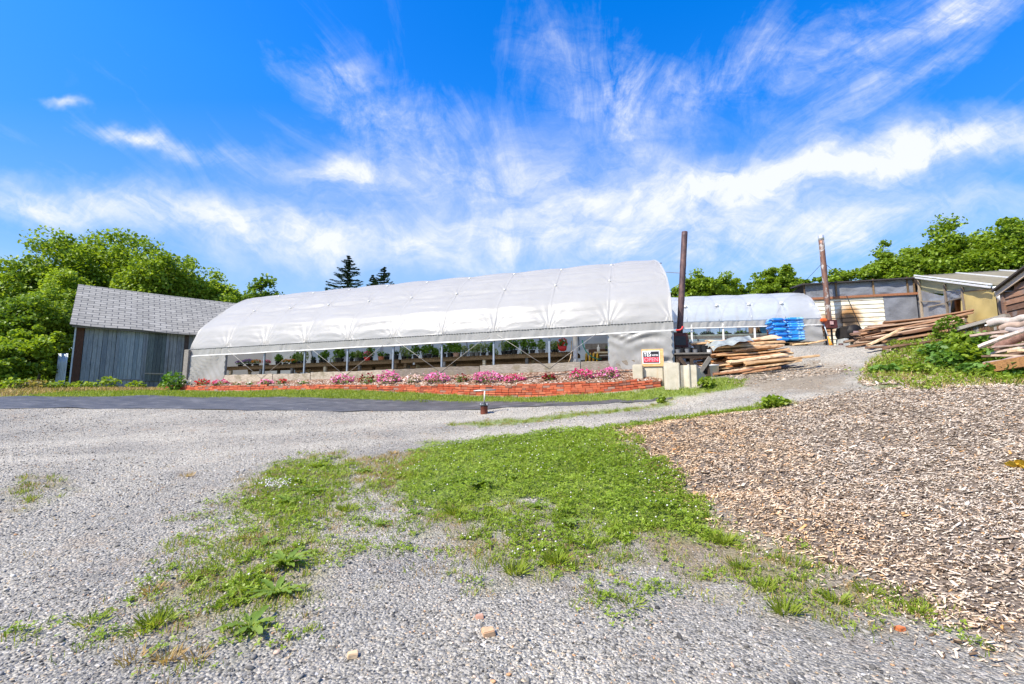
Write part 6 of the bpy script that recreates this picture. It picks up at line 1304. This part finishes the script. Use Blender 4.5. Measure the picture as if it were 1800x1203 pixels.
for i, (px, row, Y, rx, rz, n) in enumerate([(1700, 640, 10.9, .42, .34, 420), (1735, 632, 10.7, .36, .30, 340), (1665, 645, 11.0, .40, .26, 340), (1690, 615, 11.8, .45, .36, 420), (1725, 612, 11.5, .40, .36, 400), (1648, 618, 12.0, .40, .22, 300), (1755, 660, 10.0, .28, .22, 240), (1785, 655, 9.6, .26, .24, 220), (1715, 665, 10.0, .34, .18, 260), (1610, 660, 10.6, .4, .14, 260), (1560, 655, 10.8, .36, .12, 220)]):
    weed('leafy_weed', 'bushy green weed in the patch between the log heap and the chips' if i < 9 else 'low green weed at the left part of the weedy mound', gp(px, row, Y), rx, rz, n, .13, NET if i % 3 else WL_, 200+i, G1)
vc = gp(1672, 598, 12.9); o = thing('vine_mound', 'dark ivy like vine mounded between the brown slabs and the slatted rack', 'vine', tuple(vc)); P, R, S = leaves_in(420, (vc.x, vc.y, vc.z+.35), (.34, .4, .42), .10, .6, .7, 7); v, f = scatter(*LEAF_W, P, R, S); np_mesh('leaves', v, f, TL['deep'], o)
q = MB()
for i in range(10): q.tube([vc, vc+V((rnd.uniform(-.25,.25), rnd.uniform(-.2,.2), rnd.uniform(.3,.6)))], [.015,.006], 5)
q.build('stems', DARKWOOD, o)
weed('leafy_weed', 'dark green leafy plant at the tip of the grass strip by the path', gp(1362, 718), .26, .13, 220, .10, WL_, 230); weed('leafy_weed', 'small leafy weed at the right end of the black ground cloth', gp(1163, 709), .13, .09, 60, .10, WL_, 231)
weed('leafy_weed', 'green weed growing at the foot of the grooved concrete block', gp(1243, 682), .22, .16, 160, .10, WL_, 232); weed('yellow_weed', 'yellow leaved weed in the wood chips at the right edge', gp(1795, 830), .16, .035, 45, .10, m_leaf('yellowed leaves', (.45,.28,.02), (.62,.42,.05), (.5,.4,.1)), 233)
for i, (px, row, Y, rx, rz) in enumerate([(190, 682, 18.2, .4, .3), (240, 681, 18.9, .35, .22), (145, 684, 17.6, .45, .2), (290, 676, 18.5, .3, .2), (60, 688, 16.5, .5, .2), (20, 690, 16.2, .5, .25), (100, 688, 16.8, .4, .2)]):
    weed('leafy_weed', 'straggling weed in the dry verge before the shed wall' if i < 4 else 'straggling weed in the dry verge left of the shed', gp(px, row, Y), rx, rz, 200, .13, WL_ if i != 4 else m_leaf('dry straw leaves %s' % 'abcdefg'[i], (.20,.17,.05), (.34,.28,.11), (.22,.30,.06)), 240+i, 'weeds along the verge at the shed')
def rosette(label, c, L, n, seed, mat, up=.6):
    o = thing('dock_weed', label, 'weed', tuple(c), 'broad leaved weeds in the gravel'); r = random.Random(seed); q = MB()
    n = int(n*1.5)
    for i in range(n):
        a = 6.283*i/n*1.0+r.uniform(-.35, .35); l = L*r.uniform(.6, 1.15); el = up*r.uniform(.35, 1.25); w_ = l*r.uniform(.085, .135); m = 7; vs = []; dx, dy = math.cos(a), math.sin(a)
        for j in range(m+1):
            u = j/m; d_ = l*u*math.cos(el*(1-.5*u)); z = l*(u*math.sin(el)-.55*u*u*math.sin(el))+.015; wd = w_*(math.sin(math.pi*min(1, .08+.92*u))**.8)*(1+.12*math.sin(u*19+i)); x, y = c.x+dx*d_, c.y+dy*d_
            for s, dz in ((-1, .35), (0, 0), (1, .35)): vs.append((x-dy*wd*s, y+dx*wd*s, c.z+z+wd*dz*abs(s)+.009*math.sin(u*21+s*2+i)))
        q.add(vs, [(j*3+k, j*3+k+1, j*3+k+4, j*3+k+3) for j in range(m) for k in (0, 1)])
    o2 = q.build('leaf_rosette', mat, o, True, fixn=False)
    q = MB(); q.lathe(c-V((0,0,.02)), [(.012,0),(.018,.03),(.004,.045)], 7); q.build('crown_stub', mat, o)
DOCK = m_leaf('dock leaves', (.10,.175,.022), (.19,.29,.04), (.33,.38,.11), .35, .55)
for i, (px, row, L, n, lab) in enumerate([(505, 885, .26, 11, 'broad leaved dock below the white clover tuft in the left weed patch'), (548, 868, .24, 9, 'broad leaved dock at the right rim of the left weed patch'), (562, 822, .26, 10, 'dark broad leaved weed at the top of the left weed patch'), (520, 848, .22, 8, 'shadowed dock behind the white clover tuft'), (470, 958, .20, 7, 'small sprawling dock in the middle of the left strip'),
   (502, 1000, .32, 13, 'largest bright dock with upright leaves in the left gravel strip'), (485, 1050, .30, 10, 'pale dock just below the largest bright dock'), (440, 1112, .26, 10, 'lowest dock in the left gravel strip'), (840, 858, .34, 13, 'big dock rosette at the near edge of the clover'), (805, 848, .26, 9, 'smaller dock left of the big rosette in the clover'), (900, 842, .24, 8, 'dock half hidden in clover right of the big rosette'), (730, 905, .18, 8, 'silvery small rosette in the gravel left of the clover'), (945, 895, .2, 9, 'low rosette in front of the clover patch'), (1000, 925, .24, 9, 'grassy rosette in front of the clover middle'), (1170, 890, .22, 8, 'dock among the clover near the wood chips'), (640, 830, .22, 8, 'rosette between the left weed patch and the dry grass'), (670, 925, .16, 7, 'tiny rosette alone in the middle gravel')]):
    rosette(lab, gp(px, row), L*.72, n, 300+i, DOCK if i not in (3, 2) else WL_, .75 if i in (5, 8) else .5)
# ------------------------------------------------------------------ loose ground: stones, chips, grass, clover
ICO = None
def ico_variants(n, seed):
    bm = bmesh.new(); bmesh.ops.create_icosphere(bm, subdivisions=1, radius=.5); v = np.array([p.co[:] for p in bm.verts]); f = [tuple(x.index for x in q.verts) for q in bm.faces]; bm.free(); r = np.random.default_rng(seed)
    return [(v*(1+r.uniform(-.28, .22, (len(v), 1)))*np.array([1, r.uniform(.65, .95), r.uniform(.4, .7)]), f) for _ in range(n)]
def spread_pts(n, x0, x1, y0, y1, seed): r = np.random.default_rng(seed); return r.uniform(x0, x1, n), r.uniform(y0, y1, n), r
def cut(x, y, keep): return x[keep], y[keep]
STONE, t, out = new_mat("crushed bluestone"); r_ = t.island(); co = t.coord()
col = t.ramp(r_, [(0, (.05,.048,.046)), (.2, (.155,.147,.131)), (.45, (.285,.268,.234)), (.72, (.43,.405,.352)), (.86, (.63,.60,.535)), (.91, (.46,.34,.21)), (.95, (.50,.27,.13)), (1, (.76,.74,.71))]); col = t.mix(1, col, t.ramp(t.noise(co, 60, 4, .6), [(.3, (.75,.75,.75)), (.7, (1.15,1.15,1.15))]), 'MULTIPLY')
col = t.mix(1, col, t.ramp(t.noise(co, .55, 5, .6), [(.32, (.72,.72,.74)), (.68, (1.12,1.1,1.06))]), 'MULTIPLY')
finish(t, out, col, .85, None, 0, .3)
VAR = ico_variants(5, 3); parts = []
for (n, y0, y1, xw, s0, s1, seed) in [(52000, 1.9, 4.6, 5.2, .006, .020, 1), (46000, 4.6, 9.0, 10.5, .010, .026, 2), (1500, 1.9, 7.0, 6.5, .022, .045, 3), (16000, 9.0, 12.5, 13.5, .016, .034, 4)]:
    x, y, r = spread_pts(n, -xw, xw, y0, y1, seed); k = np.abs(x) < y*1.2+.7; x, y = cut(x, y, k); g, b, m = masks(x, y); dn = .62+.55*wav(x, y, 2.6, 2)+.25*wav(x, y, .9, 0); k = (m < .25) & (r.random(len(x)) > b*.55) & (r.random(len(x)) > lanes(x, y)*.6) & (r.random(len(x)) > g*1.1) & ((r.random(len(x)) < np.clip(dn, .25, 1)) | (s0 > .02)); x, y = cut(x, y, k); z = H(x, y); n = len(x)
    s = s0+(s1-s0)*r.random(n)**2.2; R = rot_arr(r.uniform(0, 6.28, n), r.normal(0, .35, n), r.normal(0, .35, n)); S = np.c_[s*r.uniform(.9, 1.5, n), s, s*r.uniform(.8, 1.1, n)]; w_ = r.integers(0, 5, n)
    for q in range(5):
        i = w_ == q; parts.append(scatter(VAR[q][0], VAR[q][1], np.c_[x, y, z+s*.12][i], R[i], S[i]))
v, f = cat(parts); tag(np_mesh('gravel_stones', v, f, STONE), kind='stuff')
CHIPM, t, out = new_mat("wood chips"); r_ = t.island(); co = t.coord()
col = t.ramp(r_, [(0, (.03,.023,.018)), (.20, (.14,.105,.077)), (.38, (.33,.268,.208)), (.60, (.48,.42,.355)), (.81, (.56,.515,.455)), (.91, (.70,.645,.57)), (.95, (.52,.28,.10)), (1, (.78,.71,.62))]); g_ = t.noise(co, .8, 5, .6); sp_ = t.new('ShaderNodeSeparateXYZ'); t.l.new(co, sp_.inputs[0])
edge = t.math('MULTIPLY', t.math('SUBTRACT', sp_.outputs[0], t.math('MULTIPLY', sp_.outputs[1], .33)), 1.0); tone = t.math('ADD', t.math('MULTIPLY', edge, .25), t.math('MULTIPLY', t.math('SUBTRACT', g_, .5), 1.6)); col = t.mix(1, col, t.ramp(tone, [(.05, (1.14,.93,.70)), (.6, (1.03,.98,.92))]), 'MULTIPLY'); finish(t, out, col, .9, None, 0, .15)
CHB = (np.array([(-.5,-.4,0),(.5,-.5,.1),(.5,.5,-.1),(-.5,.4,0),(-.42,-.3,1),(.40,-.35,1.2),(.46,.35,.9),(-.5,.35,1.)]), [(0,3,2,1),(4,5,6,7),(0,1,5,4),(1,2,6,5),(2,3,7,6),(3,0,4,7)])
parts = []
for (n, x0, x1, y0, y1, l0, l1, seed) in [(48000, .8, 7.0, 2.4, 5.6, .012, .055, 11), (80000, 1.0, 11.5, 5.4, 10.2, .02, .066, 12), (1200, 1.0, 8.0, 2.5, 8.5, .08, .13, 13)]:
    x, y, r = spread_pts(n, x0, x1, y0, y1, seed); k = x < y*1.25+.6; x, y = cut(x, y, k); g, b, m = masks(x, y); sd = sdf(x, y, MULCH); k = (r.random(len(x)) < m) | ((sd > -.5) & (r.random(len(x)) < .12)) | ((sd > -.22) & (r.random(len(x)) < .4)); x, y = cut(x, y, k); z = H(x, y); n = len(x)
    l = l0+(l1-l0)*r.random(n)**1.7; R = rot_arr(r.normal(.15, .9, n), r.normal(0, .28, n), r.normal(-.08, .28, n)); S = np.c_[l, l*r.uniform(.14, .38, n), np.full(n, .004)*r.uniform(.7, 2., n)]; parts.append(scatter(*CHB, np.c_[x, y, z+r.uniform(-.002, .018, n)], R, S))
v, f = cat(parts); tag(np_mesh('wood_chips', v, f, CHIPM), kind='stuff')
BLADE = (np.array([(-.5,0,0),(.5,0,0),(.28,.16,.55),(-.28,.16,.55),(.0,.42,1.0)]), [(0,1,2,3),(3,2,4,4)])
BLADE = (np.array([(-.5,0,0),(.5,0,0),(.12,.40,1.0),(-.32,.17,.6)]), [(0,1,2,3)])
GRASS = m_leaf('grass blades', (.135,.20,.014), (.26,.335,.032), (.44,.43,.13), .4); DRY = m_leaf('dry grass', (.30,.19,.07), (.46,.32,.14), (.26,.26,.07), .3)
def blades(name, x, y, r, w_, h_, mat):
    n = len(x); z = H(x, y); R = rot_arr(r.uniform(0, 6.28, n), r.normal(0, .35, n), r.normal(0, .3, n)); hh = h_*r.uniform(.45, 1.25, n); S = np.c_[w_*r.uniform(.7, 1.4, n), hh, hh]; v, f = scatter(*BLADE, np.c_[x, y, z-.004], R, S); return v, f
x, y, r = spread_pts(210000, -20, 9, 10.2, 19, 21); s = np.maximum(sdf(x, y, LAWN), sdf(x, y, VERGE)-.3); k = s+wav(x, y, .5, 1)*.12 > 0; x, y = cut(x, y, k); tag(np_mesh('lawn_grass', *blades('g', x, y, r, .012, .075, GRASS), GRASS), kind='stuff')
parts = []; dry = []
for P_, n in list(zip(FRINGE, (12000, 13000, 15000, 11000, 5000, 8000)))+[(p, 26000) for p in TONGUE]:
    a, b = P_.min(0)-.3, P_.max(0)+.3; x, y, r = spread_pts(n*2, a[0], b[0], a[1], b[1], int(abs(a[0]*100))+31); big_ = n == 26000; s = sdf(x, y, P_)+wav(x, y, .6, 1)*.16+wav(x, y, .22, 2)*.10+(.12 if big_ else 0); k = (s > .03) & (r.random(len(x)) < np.clip(.12+wav(x, y, .33, 0)*.9, .04, 1)) & (sdf(x, y, MULCH) < .12); x, y = cut(x, y, k)
    j = r.random(len(x)) < np.clip(.30+.55*wav(x, y, .9, 2), .05, .9); parts.append(blades('g', x[~j], y[~j], r, .0065, .06, GRASS)); dry.append(blades('g', x[j], y[j], r, .0055, .045, DRY))
tag(np_mesh('sparse_grass', *cat(parts), GRASS), kind='stuff')
DP = poly([(610,810),(760,790),(720,830),(690,860),(640,850)]); x, y, r = spread_pts(5000, *[float(q) for q in (DP[:,0].min(), DP[:,0].max(), DP[:,1].min(), DP[:,1].max())], 77); k = sdf(x, y, DP)+wav(x, y, .4, 1)*.15 > 0; x, y = cut(x, y, k); dry.append(blades('g', x, y, r, .006, .045, DRY))
x, y, r = spread_pts(26000, -22, -7, 13, 20, 78); k = sdf(x, y, VERGE)+wav(x, y, .8, 0)*.4 > 0; x, y = cut(x, y, k); dry.append(blades('g', x, y, r, .016, .14, DRY))
a, b = WEEDY.min(0), WEEDY.max(0); x, y, r = spread_pts(16000, a[0], b[0], a[1], b[1], 79); k = (sdf(x, y, WEEDY) > -.1) & (wav(x, y, .8, 1) > -.2); x, y = cut(x, y, k); j = r.random(len(x)) < .5; dry.append(blades('g', x[j], y[j], r, .010, .13, DRY)); tag(np_mesh('mound_grass', *blades('g', x[~j], y[~j], r, .010, .15, GRASS), GRASS), kind='stuff')
tag(np_mesh('dry_grass', *cat(dry), DRY), kind='stuff')
# clover: three leaflets on a stalk, with white heads
CLM = m_leaf('clover leaflets', (.12,.20,.011), (.235,.335,.022), (.35,.43,.07), .38, .45); a3 = []
for k in range(3):
    c_, s_ = math.cos(k*2.094), math.sin(k*2.094); a3 += [(x*c_-y*s_, x*s_+y*c_, z) for x, y, z in [(0,0,0),(.34,.42,.10),(0,.92,.16),(-.34,.42,.10)]]
TRI = (np.array(a3), [(0,1,2,3),(4,5,6,7),(8,9,10,11)])
a, b = CLOVER.min(0)-.2, CLOVER.max(0)+.2; x, y, r = spread_pts(42000, a[0], b[0], a[1], b[1], 41); s = sdf(x, y, CLOVER)+wav(x, y, .5, 1)*.16+wav(x, y, .2, 2)*.08+wav(x, y, .9, 0)*.2; thin = np.clip((x-a[0])/(b[0]-a[0])*.9+.3+.35*wav(x, y, .6, 2), .25, 1); k = (s > 0) & (r.random(len(x)) < thin); x, y, s = x[k], y[k], s[k]
X2, Y2, S2_ = [], [], []
for qi, (P2_, nn_, th_) in enumerate([(FRINGE[2], 6500, .16), (FRINGE[1], 9000, .36), (FRINGE[3], 6500, .42), (FRINGE[0], 2500, .25), (FRINGE[4], 4000, .54), (TONGUE[1], 9000, .0)]):
    x2, y2, r2 = spread_pts(nn_, P2_[:,0].min(), P2_[:,0].max(), P2_[:,1].min(), P2_[:,1].max(), 43+qi); s2 = sdf(x2, y2, P2_)+wav(x2, y2, .45, 1)*.28+wav(x2, y2, .18, 2)*.14; k = (s2 > th_) & (sdf(x2, y2, MULCH) < 0); X2.append(x2[k]); Y2.append(y2[k]); S2_.append(np.clip(s2[k]-th_, 0, .3)*.45)
x2, y2, s2 = np.concatenate(X2), np.concatenate(Y2), np.concatenate(S2_)
x, y, s = np.r_[x, x2], np.r_[y, y2], np.r_[s, s2]; n = len(x); hgt = (.02+.085*np.clip(s/.35, 0, 1))*r.uniform(.5, 1.15, n)*(1+.35*wav(x, y, .7, 0)); z = H(x, y)+hgt
v, f = scatter(*TRI, np.c_[x, y, z], rot_arr(r.uniform(0, 6.28, n), r.normal(0, .4, n), r.normal(0, .4, n)), r.uniform(.014, .034, n)); tag(np_mesh('clover', v, f, CLM), kind='stuff')
gx_ = r.random(n) < np.clip(.16+.3*wav(x, y, .8, 1), .05, .5); tag(np_mesh('clover_grass', *blades('g', x[gx_], y[gx_], r, .006, .12, GRASS), GRASS), kind='stuff')
bm = bmesh.new(); bmesh.ops.create_icosphere(bm, subdivisions=1, radius=.5); hv = np.array([p.co[:] for p in bm.verts]); hf = [tuple(q.index for q in p.verts) for p in bm.faces]; bm.free()
i = r.permutation(n)[:430]; i = i[(wav(x[i], y[i], .9, 2) > -.25)]; W3 = gp(485, 862); dx = r.normal(0, .13, 70); dy = r.normal(0, .10, 70); hx_ = np.r_[x[i], W3.x+dx]; hy_ = np.r_[y[i], W3.y+dy]; hz_ = np.r_[z[i]+.02, H(W3.x+dx, W3.y+dy)+.10]; n2 = len(hx_)
v, f = scatter(hv, hf, np.c_[hx_, hy_, hz_], rot_arr(r.uniform(0, 6, n2), np.zeros(n2), np.zeros(n2)), np.c_[np.full(n2, .019), np.full(n2, .019), np.full(n2, .017)]*r.uniform(.7, 1.2, (n2, 1))); tag(np_mesh('clover_heads', v, f, m_plain('clover heads', (.66,.62,.58), .9, .15, 40)), kind='stuff')
# thin scattered growth over the gravel: little clumps of leaf and blade, green and dry
SC = poly([(600,800),(700,870),(860,880),(1010,905),(1250,925),(1480,1005),(1680,1090),(1500,1110),(1250,1040),(1000,1050),(820,1040),(680,970),(600,960),(560,1060),(440,1160),(170,1130),(260,1010),(390,870),(480,800)]); a, b = SC.min(0), SC.max(0)
cx_, cy_, r = spread_pts(5200, a[0]-.4, b[0]+.4, a[1]-.3, b[1]+.3, 61); sd = sdf(cx_, cy_, SC)+wav(cx_, cy_, .8, 1)*.35; k = (sd > -.05) & (sdf(cx_, cy_, MULCH) < .1) & (r.random(len(cx_)) < np.clip(.55+.5*wav(cx_, cy_, 1.1, 2), .12, 1)); cx_, cy_ = cx_[k], cy_[k]
gl, dl, lf_ = [], [], []
for i in range(len(cx_)):
    m_ = int(r.integers(6, 34)); rad = r.uniform(.02, .11); px_ = cx_[i]+r.normal(0, rad, m_); py_ = cy_[i]+r.normal(0, rad, m_); q = r.random(); (lf_ if q < .45 else gl if q < .72 else dl).append(np.c_[px_, py_])
gl, dl, lf_ = [np.concatenate(q) for q in (gl, dl, lf_)]
tag(np_mesh('scattered_grass', *blades('g', gl[:,0], gl[:,1], r, .006, .055, GRASS), GRASS), kind='stuff'); tag(np_mesh('scattered_dry_grass', *blades('g', dl[:,0], dl[:,1], r, .005, .04, DRY), DRY), kind='stuff')
m_ = len(lf_); v, f = scatter(*TRI, np.c_[lf_, H(lf_[:,0], lf_[:,1])+r.uniform(.008, .035, m_)], rot_arr(r.uniform(0, 6.28, m_), r.normal(0, .45, m_), r.normal(0, .45, m_)), r.uniform(.010, .026, m_)); tag(np_mesh('scattered_leaves', v, f, CLM), kind='stuff')
cx_, cy_, r = spread_pts(260, -6, -.5, 2.6, 9.5, 63); k = (np.abs(cx_) < cy_*1.2) & (r.random(260) < np.clip(.4+.6*wav(cx_, cy_, 1.9, 1), .1, 1)); P_ = np.concatenate([np.c_[x_+r.normal(0, .03, 7), y_+r.normal(0, .03, 7)] for x_, y_ in zip(cx_[k], cy_[k])]); tag(np_mesh('tiny_sprigs', *blades('g', P_[:,0], P_[:,1], r, .005, .035, DRY), DRY if len(P_) else GRASS), kind='stuff')
# weedy mound on the right
a, b = WEEDY.min(0), WEEDY.max(0); x, y, r = spread_pts(22000, a[0], b[0], a[1], b[1], 51); k = (sdf(x, y, WEEDY)+wav(x, y, .9, 1)*.4 > 0) & (r.random(len(x)) < np.clip(.35+.6*wav(x, y, 1.1, 2)+.25*(x-9), .05, 1)); x, y = cut(x, y, k); n = len(x); hh = r.uniform(.02, .16, n)*(1+.5*wav(x, y, 1.3, 0)); P = np.c_[x, y, H(x, y)+hh]
v, f = scatter(*LEAF_W, P, rot_arr(r.uniform(0, 6.28, n), r.normal(0, .6, n), r.normal(0, .6, n)), r.uniform(.03, .085, n)); tag(np_mesh('ground_weeds', v, f, WL_), kind='stuff')
x, y, r = spread_pts(20000, a[0], b[0], a[1], b[1], 52); k = (sdf(x, y, WEEDY) > -.1) & (wav(x, y, 1.1, 2) < .35); x, y = cut(x, y, k); n = len(x); l = r.uniform(.04, .14, n); v, f = scatter(*CHB, np.c_[x, y, H(x, y)+.012], rot_arr(r.uniform(0, 6, n), r.normal(0, .3, n), r.normal(0, .3, n)), np.c_[l, l*.3, np.full(n, .006)]); tag(np_mesh('bark_litter', v, f, CHIPM), kind='stuff')
c1 = gp(1340, 655, 13.0); x, y, r = spread_pts(2600, 5.2, 9.6, 11.6, 14.6, 53); k = sdf(x, y, PATHDIRT)+wav(x, y, .9, 1)*.5 > .0; x, y = cut(x, y, k); n = len(x); l = r.uniform(.02, .09, n); v, f = scatter(*CHB, np.c_[x, y, H(x, y)+.006], rot_arr(r.uniform(0, 6, n), r.normal(0, .2, n), r.normal(0, .2, n)), np.c_[l, l*.35, np.full(n, .006)]); tag(np_mesh('sawdust_litter', v, f, CHIPM), kind='stuff')
# ------------------------------------------------------------------ grass tufts and odd stones one can count
def tuft(px, row, n, h_, seed, lab, mat=GRASS):
    c = gp(px, row); r = np.random.default_rng(seed); o = thing('grass_tuft', lab, 'grass tuft', tuple(c), 'grass tufts in the gravel'); a = r.uniform(0, 6.28, n); d_ = r.random(n)**.6*.07; P = np.c_[c.x+d_*np.cos(a), c.y+d_*np.sin(a), np.full(n, c.z-.005)]
    hh = h_*r.uniform(.5, 1.2, n); v, f = scatter(*BLADE, P, rot_arr(a-math.pi/2, r.normal(-.35, .3, n), r.normal(0, .25, n)), np.c_[np.full(n, .006)*r.uniform(.7, 1.4, n), hh, hh]); np_mesh('blades', v, f, mat, o)
for i, (px, row, n, h_, lab) in enumerate([(1272, 955, 130, .13, 'bright grass tuft at the corner where clover meets the wood chips'), (1378, 1080, 110, .11, 'grass tuft at the lower rim of the wood chips'), (1340, 1040, 90, .10, 'grass tuft in gravel left of the lower chip rim'), (1300, 1000, 70, .09, 'grass tuft below the bright corner tuft'), (1108, 1070, 40, .09, 'single small sprig in the gravel right of the middle'), (905, 1012, 120, .11, 'grass tuft at the bottom tip of the weedy fringe'), (978, 992, 150, .12, 'wide grass tuft in the fringe below the clover'),
   (275, 1095, 130, .10, 'grass tuft at the lower left of the left strip'), (250, 1110, 60, .08, 'small tuft at the lowest left of the left strip'), (160, 1095, 50, .08, 'small tuft in the gravel near the bottom left'), (1400, 1000, 60, .09, 'grass tuft hugging the brown chip edge'), (1470, 1060, 80, .09, 'grass tuft right along the chip rim'), (1610, 1085, 70, .09, 'rightmost grass tuft along the chip rim'), (800, 905, 120, .12, 'grass tuft in front of the dock rosette'), (610, 900, 140, .10, 'grass tuft right of the left weed patch'), (1525, 1045, 90, .08, 'low tuft between chips and gravel')]):
    tuft(px, row, n, h_, 400+i, lab)
for i, (px, row, n) in enumerate([(292, 1168, 60), (265, 1043, 60), (345, 1160, 40), (330, 838, 50), (690, 800, 60), (235, 1160, 40)]): tuft(px, row, n, .07, 430+i, 'dry orange brown grass tuft standing alone in the gravel', DRY)
for px, row, s, c_, lab in [(858, 1125, .058, (.52,.33,.19), 'biggest tan stone in the front gravel'), (843, 1090, .04, (.45,.25,.17), 'reddish stone behind the biggest tan stone'), (620, 1157, .045, (.55,.40,.24), 'yellowish stone in the gravel left of the biggest tan stone'), (1582, 1112, .04, (.55,.16,.05), 'small orange brick chip by the lower chip rim')]:
    c = gp(px, row); q = MB(); q.box(c+V((0,0,s*.25)), (s*1.3, s, s*.6), V((.94,.34,0)), V((-.34,.94,0)), jit=s*.12); tag(q.build('stone', m_plain(lab[:12]+' stone', c_, .9, .2, 30), None, bevel=s*.08), lab, 'stone')
